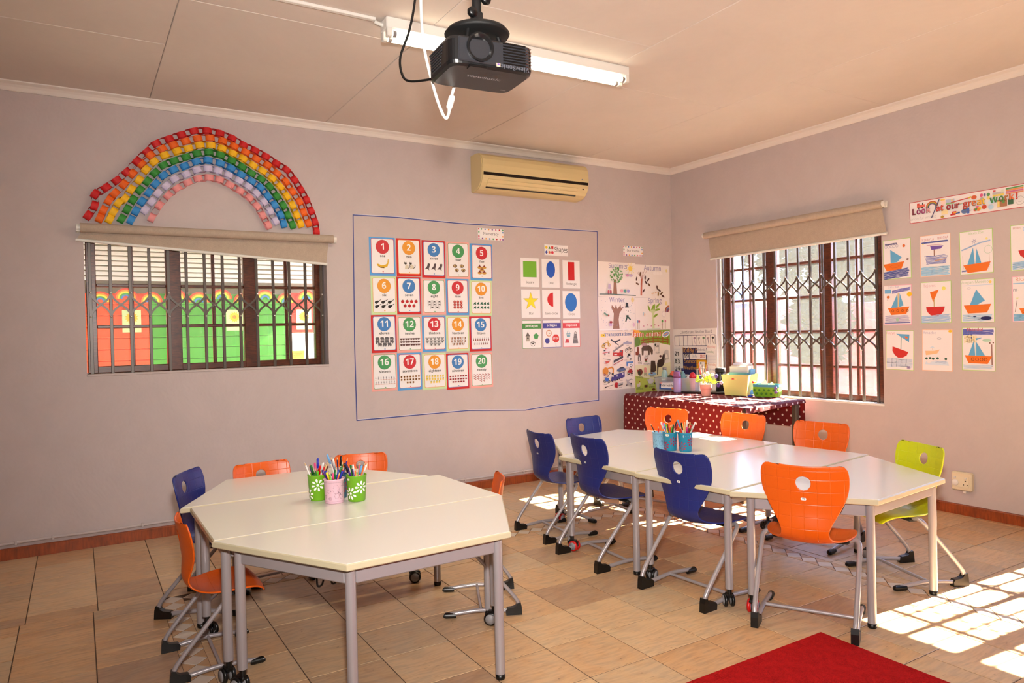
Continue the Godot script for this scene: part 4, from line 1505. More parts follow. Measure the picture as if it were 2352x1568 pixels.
func build_wall_things() -> void:
	build_rainbow()
	build_aircon()
	build_number_cards()
	build_shape_cards()
	build_corner_posters()
	build_boats()
	build_socket()
	# hand-taped blue outline round the number board
	var t := thing("taped_outline", "uneven blue tape outline framing the number cards on the wall", "tape line")
	var pts := [Vector2(-3.443, 2.337), Vector2(-3.061, 2.341), Vector2(-2.498, 2.326), Vector2(-0.985, 2.336), Vector2(-1.011, 0.690), Vector2(-1.545, 0.680), Vector2(-1.86, 0.657), Vector2(-2.445, 0.698), Vector2(-3.455, 0.695), Vector2(-3.457, 1.288), Vector2(-3.443, 2.337)]
	for k in pts.size() - 1:
		var im := Ink.new(glyphs, 0.0006)
		im.line([pts[k] + Vector2(0.0, 0.005), pts[k + 1] + Vector2(0.0, 0.005)], 0.006, Color(0.86, 0.86, 0.90))
		im.line([pts[k], pts[k + 1]], 0.0085, Color(0.22, 0.28, 0.56))
		part("tape", im.mb, M.ink, t)

func build_rainbow() -> void:
	var ring := MB.new()      # paper loop: axis y, long along x
	var n := 20
	for k in n:
		for s in 2:
			var a := TAU * (k + s) / n
			for w in 2:
				var p := Vector3(cos(a) * 0.031, (w - 0.5) * 0.041, sin(a) * 0.0215)
				ring.vert(p, Vector3(cos(a) / 0.031, 0, sin(a) / 0.0215).normalized())
		var q := k * 4
		ring.idx(q, q + 1, q + 3); ring.idx(q, q + 3, q + 2)
	var link := ring.mesh()
	var chains := {
		"red": [Color(0.80, 0.10, 0.11), [[130, 575], [165, 520], [170, 455], [230, 418], [290, 378], [345, 330], [405, 270], [460, 215], [512, 170], [585, 145], [655, 122], [725, 100], [798, 100], [870, 115], [938, 142], [1003, 180], [1067, 210], [1128, 243], [1187, 283], [1245, 318], [1290, 375], [1325, 430], [1357, 487], [1383, 550], [1405, 610], [1413, 665]]],
		"orange": [Color(0.93, 0.40, 0.06), [[195, 590], [215, 545], [245, 490], [280, 450], [330, 400], [378, 340], [428, 285], [480, 237], [545, 200], [610, 180], [678, 158], [745, 142], [815, 140], [886, 157], [950, 187], [1015, 220], [1075, 258], [1137, 293], [1192, 338], [1240, 385], [1278, 440], [1317, 497], [1342, 557], [1367, 618]]],
		"yellow": [Color(0.95, 0.73, 0.06), [[250, 595], [270, 555], [300, 505], [335, 480], [372, 428], [415, 375], [455, 318], [500, 273], [560, 237], [630, 215], [693, 198], [757, 180], [820, 180], [882, 200], [943, 227], [1000, 257], [1057, 293], [1110, 325], [1163, 367], [1208, 413], [1245, 467], [1278, 517], [1300, 572], [1322, 622]]],
		"green": [Color(0.20, 0.55, 0.20), [[318, 593], [348, 540], [382, 487], [420, 432], [462, 383], [505, 335], [553, 292], [613, 268], [680, 247], [742, 227], [808, 220], [873, 236], [937, 267], [995, 302], [1048, 337], [1103, 370], [1150, 413], [1190, 467], [1226, 518], [1252, 573], [1278, 628]]],
		"blue": [Color(0.20, 0.55, 0.82), [[370, 600], [398, 550], [432, 497], [470, 445], [508, 397], [553, 350], [610, 318], [672, 298], [738, 272], [803, 265], [872, 282], [933, 310], [990, 345], [1048, 382], [1098, 417], [1140, 467], [1178, 515], [1210, 572], [1228, 622]]],
		"lilac": [Color(0.80, 0.76, 0.87), [[450, 545], [487, 497], [522, 450], [568, 408], [615, 370], [682, 345], [742, 320], [803, 312], [860, 325], [918, 350], [978, 380], [1030, 412], [1075, 452], [1117, 500], [1150, 550], [1182, 607]]],
		"pink": [Color(0.90, 0.58, 0.58), [[487, 588], [530, 518], [578, 462], [630, 422], [690, 390], [748, 368], [810, 362], [868, 375], [926, 403], [983, 437], [1035, 475], [1078, 522], [1110, 575], [1140, 630]]]}
	for key in chains:
		var place := {"red": "outermost", "orange": "second", "yellow": "third", "green": "middle", "blue": "fifth", "lilac": "sixth", "pink": "innermost"}
		var t := thing("paper_chain", "%s paper chain, the %s arc of the wall rainbow" % [key, place[key]], "paper chain", Vector3.ZERO, 0.0, "paper chains of the rainbow")
		var m := mat(chains[key][0], 0.65)
		m.backlight_enabled = true
		m.backlight = chains[key][0] * 0.25
		var c: Array = chains[key][1].map(func(q): return wall_point(150.0 + q[0] / 2.4508, 260.0 + q[1] / 2.4508, 0.024))
		for k in c.size():
			var d: Vector3 = (c[mini(k + 1, c.size() - 1)] - c[maxi(k - 1, 0)]).normalized()
			var up := Vector3.BACK.cross(d).normalized()
			var o := part("link", link, m, t, c[k])
			o.basis = Basis(d, up, Vector3.BACK) * Basis(Vector3.RIGHT, rng.randf_range(-0.12, 0.12)) * Basis(Vector3.BACK, rng.randf_range(-0.08, 0.08))
			if k == c.size() - 1: continue
			var mid: Vector3 = (c[k] + c[k + 1]) / 2
			var dd: Vector3 = (c[k + 1] - c[k]).normalized()
			var u2 := Vector3.BACK.cross(dd).normalized()
			var b := part("link", link, m, t, mid)
			b.basis = Basis(dd, Vector3.BACK, -u2) * Basis(Vector3.RIGHT, rng.randf_range(-0.10, 0.10))

func wall_point(px: float, py: float, z: float) -> Vector3:
	# where a spot of the back wall seen in the photograph lies
	var d := cam_basis * Vector3((px - 1176.0) / 1647.482, -(py - 784.0) / 1647.482, -1.0)
	return CAM + d * ((z - CAM.z) / d.z)

func build_aircon() -> void:
	var ivory := mat(Color(0.84, 0.76, 0.56), 0.42)
	var x0 := -2.36
	var x1 := -1.235
	var t := thing("air_conditioner", "aged ivory split air conditioner high on the number card wall", "air conditioner", Vector3((x0 + x1) / 2, 2.60, 0))
	var w := (x1 - x0) / 2
	var pr := [Vector2(0.002, 0.322), Vector2(0.09, 0.325), Vector2(0.145, 0.316), Vector2(0.180, 0.294), Vector2(0.197, 0.262), Vector2(0.205, 0.215), Vector2(0.207, 0.165), Vector2(0.204, 0.125), Vector2(0.196, 0.095), Vector2(0.178, 0.062), Vector2(0.150, 0.033), Vector2(0.115, 0.012), Vector2(0.07, 0.002), Vector2(0.002, 0.0)]
	var mb := MB.new()
	mb.sweep(pr, Vector3(-w, 0, 0), Vector3(w, 0, 0), Vector3.BACK, Vector3.UP)
	part("body", mb, ivory, t)
	for s in [-1.0, 1.0]:
		var em := MB.new()
		em.sweep(pr.map(func(q): return Vector2(maxf(q.x * 0.96 - 0.001, 0.002), q.y * 0.965 + 0.006)), Vector3(w * s, 0, 0), Vector3((w + 0.008) * s, 0, 0), Vector3.BACK, Vector3.UP)
		part("end_panel", em, ivory, t)
	var sm := MB.new()
	sm.bev(Vector3(0.0, 0.136, 0.2035), Vector3(w * 2 - 0.012, 0.026, 0.008), 0.001)
	part("mirror_strip", sm, mat(Color(0.16, 0.13, 0.12), 0.06, 0.6), t)
	var d := Vector2(0.150 - 0.192, 0.033 - 0.088).normalized()
	var b := Basis(Vector3.RIGHT, Vector3(0, -d.y, -d.x), Vector3(0, d.x, -d.y) * -1.0)
	for k in 2:
		var lm := MB.new()
		lm.bev(Vector3(-0.03, 0.079 - 0.029 * k, 0.1905 - 0.0205 * k), Vector3(w * 2 - 0.17, 0.030, 0.006), 0.0015, b)
		part("louvre", lm, ivory, t)
	var gm := MB.new()
	gm.bev(Vector3(-0.03, 0.028, 0.150), Vector3(w * 2 - 0.17, 0.011, 0.008), 0.001, b)
	part("outlet_slot", gm, M.black, t)
	var rm := MB.new()
	rm.bev(Vector3(w - 0.055, 0.085, 0.1935), Vector3(0.016, 0.010, 0.006), 0.001)
	part("sensor", rm, M.black, t)
	var li := Ink.new(glyphs, 0.0)
	li.disc(0, 0, 0.006, 0.005, Color(0.45, 0.55, 0.70))
	li.line([Vector2(0.008, -0.003), Vector2(0.03, -0.003)], 0.003, Color(0.65, 0.66, 0.62))
	part("maker_print", li.mb, M.ink, t, Vector3(w - 0.075, 0.172, 0.2078))

# ------------------------------------------------------------------ number cards
func picture(k: Ink, n: int, x: float, y: float, s: float) -> void:
	# one small picture of card n, about s across
	var p := func(l: Array, c: Color) -> void: k.poly(l.map(func(q): return Vector2(x + q[0] * s, y + q[1] * s)), c)
	match n:
		1:
			p.call([[-0.5, 0.05], [-0.42, -0.12], [-0.2, -0.26], [0.1, -0.28], [0.38, -0.12], [0.47, 0.15], [0.47, 0.42], [0.41, 0.42], [0.36, 0.12], [0.2, 0.0], [-0.1, -0.06], [-0.4, 0.06]], Color(0.86, 0.68, 0.16))
			p.call([[-0.42, -0.1], [-0.2, -0.24], [0.1, -0.26], [0.1, -0.2], [-0.2, -0.17]], Color(0.30, 0.22, 0.10))
		2:
			p.call([[-0.28, -0.5], [0.2, -0.5], [0.32, -0.2], [0.22, 0.05], [0.02, 0.12], [-0.18, 0.1]], Color(0.86, 0.82, 0.74))
			p.call([[-0.34, 0.5], [-0.2, 0.38], [-0.05, 0.5], [0.02, 0.2], [-0.14, 0.08], [-0.36, 0.2]], Color(0.25, 0.22, 0.20))
			k.line([Vector2(x + 0.25 * s, y - 0.4 * s), Vector2(x + 0.5 * s, y - 0.2 * s), Vector2(x + 0.48 * s, y + 0.1 * s)], 0.09 * s, Color(0.25, 0.22, 0.2))
		3: p.call([[-0.5, -0.35], [-0.1, 0.1], [-0.02, 0.42], [0.16, 0.5], [0.32, 0.38], [0.26, 0.1], [0.15, -0.25], [0.2, -0.5], [-0.05, -0.3]], Color(0.33, 0.28, 0.30))
		4:
			k.disc(x, y, s * 0.5, s * 0.38, Color(0.42, 0.30, 0.20)); k.disc(x, y + 0.04 * s, s * 0.36, s * 0.24, Color(0.78, 0.66, 0.45)); k.disc(x, y, s * 0.13, s * 0.12, Color(0.3, 0.18, 0.12))
		5:
			k.disc(x, y - 0.1 * s, s * 0.5, s * 0.26, Color(0.80, 0.62, 0.30)); p.call([[-0.42, 0.0], [-0.1, 0.22], [0.0, 0.5], [0.12, 0.2], [0.42, -0.02]], Color(0.50, 0.16, 0.12))
		6:
			k.disc(x - 0.25 * s, y - 0.12 * s, s * 0.26, s * 0.22, DARK); k.disc(x - 0.02 * s, y, s * 0.16, s * 0.14, DARK); k.line([Vector2(x, y), Vector2(x + 0.5 * s, y + 0.3 * s)], 0.08 * s, DARK)
		7:
			k.disc(x, y - 0.03 * s, s * 0.45, s * 0.42, Color(0.72, 0.12, 0.14)); k.line([Vector2(x, y + 0.3 * s), Vector2(x + 0.1 * s, y + 0.52 * s)], 0.08 * s, Color(0.3, 0.25, 0.1))
		8:
			for a in 4:
				k.line([Vector2(x - 0.5 * s, y + (a - 1.5) * 0.22 * s), Vector2(x, y), Vector2(x + 0.5 * s, y + (a - 1.5) * 0.22 * s)], 0.05 * s, Color(0.45, 0.42, 0.42))
			k.disc(x, y, s * 0.17, s * 0.14, Color(0.30, 0.28, 0.28), 10)
		9:
			k.disc(x, y, s * 0.47, s * 0.47, Color(0.66, 0.16, 0.14)); k.disc(x, y, s * 0.3, s * 0.3, Color(0.80, 0.32, 0.26)); k.disc(x, y + 0.04 * s, s * 0.12, s * 0.1, Color(0.92, 0.88, 0.82), 8)
		10: p.call([[-0.5, -0.4], [-0.3, 0.05], [0.1, 0.45], [0.42, 0.42], [0.4, 0.1], [0.5, -0.3], [0.2, -0.42], [0.0, -0.2]], Color(0.10, 0.36, 0.26))
		11: p.call([[-0.5, 0.2], [-0.4, 0.42], [0.1, 0.44], [0.35, 0.4], [0.5, 0.1], [0.5, -0.35], [0.42, -0.35], [0.36, 0.0], [0.3, -0.42], [0.12, -0.42], [0.1, -0.15], [-0.15, -0.15], [-0.18, -0.42], [-0.38, -0.42], [-0.42, 0.0]], Color(0.38, 0.37, 0.38))
		12:
			k.disc(x - 0.24 * s, y, s * 0.23, s * 0.17, Color(0.38, 0.24, 0.22)); k.disc(x + 0.24 * s, y, s * 0.23, s * 0.17, Color(0.38, 0.24, 0.22)); k.line([Vector2(x - 0.5 * s, y + 0.12 * s), Vector2(x + 0.5 * s, y + 0.12 * s)], 0.07 * s, Color(0.3, 0.2, 0.18))
		13:
			k.disc(x - 0.32 * s, y + 0.22 * s, s * 0.2, s * 0.22, Color(0.55, 0.54, 0.54)); k.disc(x + 0.32 * s, y + 0.22 * s, s * 0.2, s * 0.22, Color(0.55, 0.54, 0.54)); k.disc(x, y - 0.06 * s, s * 0.34, s * 0.36, Color(0.62, 0.61, 0.61)); k.disc(x, y - 0.1 * s, s * 0.1, s * 0.15, Color(0.2, 0.2, 0.2), 8)
		14:
			p.call([[-0.45, 0.45], [-0.12, 0.4], [-0.08, -0.45], [-0.35, -0.2]], Color(0.62, 0.38, 0.22)); p.call([[0.45, 0.45], [0.12, 0.4], [0.08, -0.45], [0.35, -0.2]], Color(0.45, 0.28, 0.18)); p.call([[-0.12, 0.4], [0.12, 0.4], [0.08, -0.45], [-0.08, -0.45]], Color(0.9, 0.87, 0.82))
		15:
			k.disc(x, y - 0.28 * s, s * 0.2, s * 0.24, Color(0.50, 0.18, 0.12)); k.disc(x, y + 0.02 * s, s * 0.14, s * 0.15, Color(0.50, 0.18, 0.12)); k.line([Vector2(x, y), Vector2(x + 0.05 * s, y + 0.55 * s)], 0.09 * s, DARK)
		16:
			k.line([Vector2(x, y - 0.45 * s), Vector2(x, y + 0.5 * s)], 0.08 * s, Color(0.35, 0.35, 0.38)); p.call([[-0.16, -0.1], [0.16, -0.1], [0.05, 0.35], [-0.05, 0.35]], Color(0.45, 0.45, 0.48)); k.line([Vector2(x - 0.3 * s, y - 0.5 * s), Vector2(x + 0.3 * s, y - 0.5 * s)], 0.12 * s, Color(0.80, 0.50, 0.40))
		17:
			k.star(x, y, s * 0.5, s * 0.34, 9, Color(0.66, 0.46, 0.18)); k.disc(x, y, s * 0.24, s * 0.24, Color(0.26, 0.17, 0.10), 10)
		18:
			p.call([[-0.35, -0.45], [0.3, -0.45], [0.38, 0.3], [-0.4, 0.3]], Color(0.93, 0.80, 0.35)); p.call([[-0.4, 0.3], [0.38, 0.3], [0.3, 0.5], [-0.2, 0.45]], Color(0.50, 0.58, 0.35))
		19:
			k.disc(x, y, s * 0.48, s * 0.34, Color(0.62, 0.10, 0.10), 12); k.disc(x + 0.2 * s, y, s * 0.14, s * 0.2, DARK, 8)
		20: p.call([[-0.5, 0.25], [-0.2, 0.3], [0.2, 0.1], [0.5, -0.3], [0.35, -0.36], [0.05, -0.05], [-0.25, 0.1], [-0.5, 0.08]], Color(0.66, 0.24, 0.24))

func build_number_cards() -> void:
	var C := [[-3.205, 2.014, 0.223, 0.313], [-2.974, 2.014, 0.218, 0.312], [-2.746, 2.007, 0.218, 0.316], [-2.515, 2.004, 0.22, 0.318], [-2.283, 1.996, 0.222, 0.322], [-3.2, 1.695, 0.223, 0.312], [-2.981, 1.696, 0.218, 0.312], [-2.752, 1.688, 0.222, 0.304], [-2.528, 1.688, 0.22, 0.313], [-2.296, 1.68, 0.221, 0.31], [-3.207, 1.383, 0.217, 0.307], [-2.984, 1.377, 0.225, 0.305], [-2.757, 1.375, 0.221, 0.306], [-2.534, 1.371, 0.223, 0.304], [-2.309, 1.365, 0.22, 0.307], [-3.212, 1.07, 0.22, 0.309], [-2.99, 1.065, 0.218, 0.309], [-2.763, 1.056, 0.221, 0.309], [-2.543, 1.046, 0.22, 0.311], [-2.308, 1.044, 0.228, 0.307]]
	var back := "brrpbgrpbgrpbgrpbgrp"
	var backs := {"b": Color(0.33, 0.63, 0.88), "r": Color(0.80, 0.13, 0.12), "p": Color(0.93, 0.66, 0.63), "g": Color(0.78, 0.89, 0.68)}
	var words := ["one", "two", "three", "four", "five", "six", "seven", "eight", "nine", "ten", "eleven", "twelve", "thirteen", "fourteen", "fifteen", "sixteen", "seventeen", "eighteen", "nineteen", "twenty"]
	var what := ["a banana", "two cats", "three dark birds", "four bowls", "five cakes", "six guitars", "seven apples", "eight spiders", "nine red buttons", "ten green frogs", "eleven elephants", "twelve pairs of sunglasses", "thirteen koalas", "fourteen guinea pigs", "fifteen violins", "sixteen towers", "seventeen sunflowers", "eighteen yellow cups", "nineteen red beans", "twenty sausages"]
	var rows := [[1], [2], [3], [2, 2], [2, 1, 2], [3, 3], [4, 3], [3, 3, 2], [3, 3, 3], [5, 5], [4, 4, 3], [4, 4, 4], [5, 5, 3], [5, 5, 4], [8, 7], [8, 8], [7, 7, 3], [7, 7, 4], [7, 7, 5], [6, 6, 6, 2]]
	var hues := [RED, AMBER, BLUE, GREEN]
	var hue_names := ["red", "orange", "blue", "green"]
	var back_names := {"b": "blue", "r": "red", "p": "pink", "g": "pale green"}
	for n in 20:
		var c: Array = C[n]
		var o := sheet("number_card", "number %d card with %s circle and %s on %s backing" % [n + 1, hue_names[n % 4], what[n], back_names[back[n]]], "number card", backs[back[n]], c[0], c[1], c[2], c[3], false, "number cards on the back wall", rng.randf_range(-0.008, 0.008), 0.0012, 0.0003 * (n % 3))
		var k := pen(o, 0.0012)
		var hw: Color = hues[n % 4]
		k.rrect(0.003, 0.004, c[2] - 0.026, c[3] - 0.030, 0.012, hw)
		k.rrect(0.003, 0.004, c[2] - 0.033, c[3] - 0.037, 0.010, Color(0.94, 0.93, 0.935))
		k.disc(0.003, 0.079, 0.058, 0.058, hw * 0.8)
		k.disc(0.003, 0.079, 0.0565, 0.0565, hw)
		k.text(str(n + 1), 0.003, 0.074, 0.072, Color(0.97, 0.97, 0.97), "bold")
		k.text(words[n], 0.003, 0.002, 0.027, Color(0.10, 0.10, 0.11), "bold")
		var rl: Array = rows[n]
		var s: float = [0.105, 0.060, 0.062, 0.040, 0.046, 0.054, 0.032, 0.036, 0.026, 0.028, 0.035, 0.044, 0.030, 0.026, 0.024, 0.026, 0.021, 0.021, 0.0205, 0.025][n]
		var gap: float = [0.0, 0.046, 0.058, 0.064, 0.044, 0.056, 0.040, 0.045, 0.032, 0.033, 0.041, 0.045, 0.035, 0.031, 0.0215, 0.0225, 0.026, 0.025, 0.025, 0.028][n]
		var dy: float = 0.072 / rl.size() if rl.size() > 1 else 0.0
		for r in rl.size():
			for j in rl[r]:
				var sx := 0.014 if (n == 3 and r == 1) else 0.0
				picture(k, n + 1, 0.003 + sx + (j - (rl[r] - 1) / 2.0) * gap, -0.066 - (r - (rl.size() - 1) / 2.0) * dy, s)
		k.rrect(0.003, -0.124, 0.012, 0.006, 0.002, hw)
		ink(o, k)
	label_card("Numeracy", -2.18, 2.247, 0.263, 0.101, "label reading Numeracy with a dotted border above the cards")
	label_card("Our theme", -0.534, 2.162, 0.255, 0.100, "label reading Our theme with a dotted border near the corner")

func label_card(s: String, x: float, y: float, w: float, h: float, label: String) -> void:
	var o := sheet("label_card", label, "label", Color(0.94, 0.93, 0.93), x, y, w, h, false, "", -0.01)
	var k := pen(o)
	var cs := [RED, GREEN, BLUE, AMBER, Color(0.5, 0.3, 0.6), Color(0.85, 0.4, 0.6)]
	for j in 20:
		var f := j / 20.0 * 2.0 * (w + h)
		var p: Vector2
		if f < w: p = Vector2(f - w / 2, h / 2 - 0.008)
		elif f < w + h: p = Vector2(w / 2 - 0.008, h / 2 - (f - w))
		elif f < 2 * w + h: p = Vector2(w / 2 - (f - w - h), -h / 2 + 0.008)
		else: p = Vector2(-w / 2 + 0.008, -h / 2 + (f - 2 * w - h))
		p = p.clamp(Vector2(-w / 2 + 0.009, -h / 2 + 0.009), Vector2(w / 2 - 0.009, h / 2 - 0.009))
		k.disc(p.x, p.y, 0.0075, 0.0075, cs[j % 6], 8)
	k.rrect(0, 0, w - 0.036, h - 0.032, 0.008, Color(0.95, 0.94, 0.94))
	k.text(s, 0, 0, 0.034, Color(0.32, 0.32, 0.34))
	ink(o, k)

func build_shape_cards() -> void:
	var C := [[-1.777, 1.918, 0.205, 0.27], [-1.545, 1.915, 0.204, 0.27], [-1.308, 1.911, 0.205, 0.27], [-1.773, 1.631, 0.21, 0.265], [-1.546, 1.63, 0.207, 0.266], [-1.314, 1.623, 0.206, 0.265], [-1.771, 1.349, 0.208, 0.261], [-1.546, 1.351, 0.207, 0.26], [-1.321, 1.349, 0.203, 0.26]]
	var names := ["Square", "Oval", "Rectangle", "Star", "Semi-circle", "Circle", "pentagon", "octagon", "trapezoid"]
	var labels := ["shape card with a green square", "shape card with a tall blue oval", "shape card with a narrow red rectangle", "shape card with a yellow star", "shape card with a red semi-circle", "shape card with a light blue circle", "card headed pentagon with a birdhouse and a football", "card headed octagon with a clock and stop sign", "card headed trapezoid with a bag and cheese grater"]
	for n in 9:
		var c: Array = C[n]
		var o := sheet("shape_card", labels[n], "shape card", Color(0.94, 0.935, 0.935), c[0], c[1], c[2], c[3], false, "shape cards on the back wall", rng.randf_range(-0.008, 0.008))
		var k := pen(o)
		var rim := [Color(0.6, 0.6, 0.62), Color(0.6, 0.6, 0.62), Color(0.6, 0.6, 0.62), Color(0.6, 0.6, 0.62), Color(0.6, 0.6, 0.62), Color(0.6, 0.6, 0.62), Color(0.30, 0.58, 0.28), Color(0.26, 0.27, 0.62), Color(0.85, 0.28, 0.32)]
		k.rect(0, 0, c[2] - 0.001, c[3] - 0.001, rim[n])
		k.rect(0, 0, c[2] - (0.004 if n < 6 else 0.009), c[3] - (0.004 if n < 6 else 0.009), Color(0.94, 0.935, 0.935))
		match n:
			0: k.rect(0, 0.030, 0.146, 0.146, Color(0.30, 0.42, 0.2)); k.rect(0, 0.030, 0.143, 0.143, Color(0.47, 0.73, 0.20))
			1: k.disc(0, 0.036, 0.050, 0.077, Color(0.1, 0.2, 0.4), 28); k.disc(0, 0.036, 0.0485, 0.0755, Color(0.10, 0.34, 0.76), 28)
			2: k.rect(0, 0.030, 0.074, 0.176, Color(0.4, 0.08, 0.08)); k.rect(0, 0.030, 0.071, 0.173, Color(0.80, 0.08, 0.07))
			3: k.star(0, 0.022, 0.087, 0.034, 5, Color(0.5, 0.45, 0.1)); k.star(0, 0.022, 0.083, 0.032, 5, Color(0.97, 0.88, 0.14))
			4:
				var pts := []
				for j in 17: pts.push_back(Vector2(0.022, 0.040) + Vector2.from_angle(PI / 2 + PI * j / 16) * 0.066)
				k.poly(pts, Color(0.82, 0.09, 0.08))
			5: k.disc(-0.005, 0.022, 0.070, 0.088, Color(0.1, 0.3, 0.5), 32); k.disc(-0.005, 0.022, 0.0685, 0.0865, Color(0.12, 0.46, 0.82), 32)
			_:
				var y := 0.076
				k.rect(0, y, c[2] - 0.006, 0.050, rim[n])
				k.text(names[n], 0, y, 0.030, Color(0.93, 0.93, 0.93), "bold")
		if n < 6: k.text(names[n], 0.0, -0.093, 0.029, Color(0.12, 0.12, 0.13))
		if n == 6:
			k.poly([Vector2(-0.07, -0.02), Vector2(-0.045, 0.022), Vector2(-0.018, -0.02)], Color(0.40, 0.36, 0.34))
			k.rect(-0.044, -0.04, 0.040, 0.045, Color(0.70, 0.66, 0.60)); k.disc(-0.044, -0.035, 0.009, 0.009, DARK, 10)
			k.star(0.046, -0.018, 0.030, 0.0245, 5, Color(0.30, 0.62, 0.35))
			k.disc(0.010, -0.085, 0.026, 0.026, DARK, 20); k.disc(0.010, -0.085, 0.0245, 0.0245, Color(0.95, 0.95, 0.95), 20); k.star(0.010, -0.085, 0.010, 0.008, 5, DARK)
			for j in 5: k.disc(0.010 + cos(j * TAU / 5 + 1.57) * 0.021, -0.085 + sin(j * TAU / 5 + 1.57) * 0.021, 0.005, 0.005, DARK, 6)
		if n == 7:
			k.disc(-0.035, 0.005, 0.032, 0.032, Color(0.80, 0.52, 0.36), 8, PI / 8); k.disc(-0.035, 0.005, 0.025, 0.025, Color(0.93, 0.91, 0.88), 8, PI / 8); k.line([Vector2(-0.035, 0.02), Vector2(-0.035, 0.005), Vector2(-0.022, 0.0)], 0.003, DARK)
			k.disc(-0.055, -0.066, 0.027, 0.027, Color(0.25, 0.27, 0.60), 8, PI / 8)
			k.rect(0.044, -0.10, 0.005, 0.05, Color(0.55, 0.55, 0.55)); k.disc(0.042, -0.045, 0.040, 0.040, Color(0.82, 0.22, 0.20), 8, PI / 8); k.text("STOP", 0.042, -0.048, 0.026, Color(0.95, 0.95, 0.95), "bold")
		if n == 8:
			k.poly([Vector2(-0.062, 0.0), Vector2(-0.012, 0.0), Vector2(-0.018, -0.032), Vector2(-0.054, -0.032)], Color(0.45, 0.66, 0.74)); k.rect(-0.037, -0.012, 0.048, 0.008, Color(0.9, 0.9, 0.88)); k.ring(-0.037, 0.0, 0.016, 0.024, 0.004, Color(0.5, 0.7, 0.75), 10, 0.0, PI)
			k.poly([Vector2(-0.078, -0.088), Vector2(-0.026, -0.088), Vector2(-0.036, -0.054), Vector2(-0.068, -0.054)], Color(0.80, 0.26, 0.30))
			k.poly([Vector2(0.014, -0.095), Vector2(0.076, -0.095), Vector2(0.062, -0.005), Vector2(0.030, -0.005)], Color(0.42, 0.42, 0.43)); k.ring(0.046, -0.003, 0.013, 0.018, 0.005, Color(0.4, 0.4, 0.4), 8, 0.0, PI)
			for j in 6: k.line([Vector2(0.026, -0.085 + j * 0.013), Vector2(0.066, -0.085 + j * 0.013)], 0.003, Color(0.62, 0.62, 0.63))
		ink(o, k)
	var o := sheet("shapes_title", "title card reading Shapes above the shape cards", "title card", Color(0.94, 0.935, 0.935), -1.476, 2.133, 0.274, 0.106, false, "", -0.012)
	var k := pen(o)
	k.rect(0, 0, 0.272, 0.104, Color(0.6, 0.6, 0.62)); k.rect(0, 0, 0.268, 0.100, Color(0.94, 0.935, 0.935))
	k.text("Shapes", 0.055, 0.0, 0.066, Color(0.16, 0.16, 0.18), "sans", 0, 0.0, 0.72)
	k.disc(-0.112, 0.022, 0.014, 0.014, Color(0.93, 0.80, 0.20)); k.poly([Vector2(-0.092, 0.010), Vector2(-0.064, 0.010), Vector2(-0.078, 0.036)], Color(0.28, 0.58, 0.30)); k.rect(-0.045, 0.023, 0.024, 0.026, Color(0.80, 0.18, 0.16))
	k.disc(-0.112, -0.022, 0.016, 0.018, Color(0.24, 0.30, 0.62), 4); k.disc(-0.078, -0.022, 0.014, 0.014, Color(0.85, 0.45, 0.25), 5, PI / 2); k.disc(-0.045, -0.022, 0.015, 0.015, Color(0.82, 0.20, 0.30), 8, PI / 8)
	ink(o, k)

func build_socket() -> void:
	var t := thing("wall_socket", "cream double wall socket with one white plug cover", "socket", Vector3(0, 0.243, 2.866))
	t.rotation.y = -PI / 2
	var mb := MB.new()
	mb.bev(Vector3(0, 0, 0.022), Vector3(0.135, 0.130, 0.042), 0.008)
	part("box", mb, M.cream, t)
	var fm := MB.new()
	fm.bev(Vector3(-0.004, 0, 0.0435), Vector3(0.112, 0.078, 0.003), 0.001)
	part("face", fm, mat(Color(0.89, 0.85, 0.74), 0.35), t)
	for s in [-1.0, 1.0]:
		var sm := MB.new()
		sm.bev(Vector3(-0.004 + 0.036 * s, 0.027, 0.046), Vector3(0.016, 0.011, 0.006), 0.002)
		part("switch", sm, M.white_plastic, t)
	var pm := MB.new()
	pm.lathe([Vector2(0.022, 0.0), Vector2(0.022, 0.004), Vector2(0.018, 0.007), Vector2(0, 0.007)], 14, Transform3D(Basis(Vector3.RIGHT, PI / 2), Vector3(-0.038, -0.010, 0.044)))
	part("plug_cover", pm, M.white, t)
	for p in [[0.030, 0.006, 0.0042], [0.018, -0.020, 0.0036], [0.042, -0.020, 0.0036]]:
		var hm := MB.new()
		hm.tube([Vector3(p[0], p[1], 0.0448), Vector3(p[0], p[1], 0.0458)], p[2], 10)
		part("pin_hole", hm, M.black, t)
	var cm := MB.new()
	cm.bev(Vector3(0.010, -0.076, 0.016), Vector3(0.022, 0.020, 0.018), 0.004)
	part("cable_gland", cm, M.white, t)

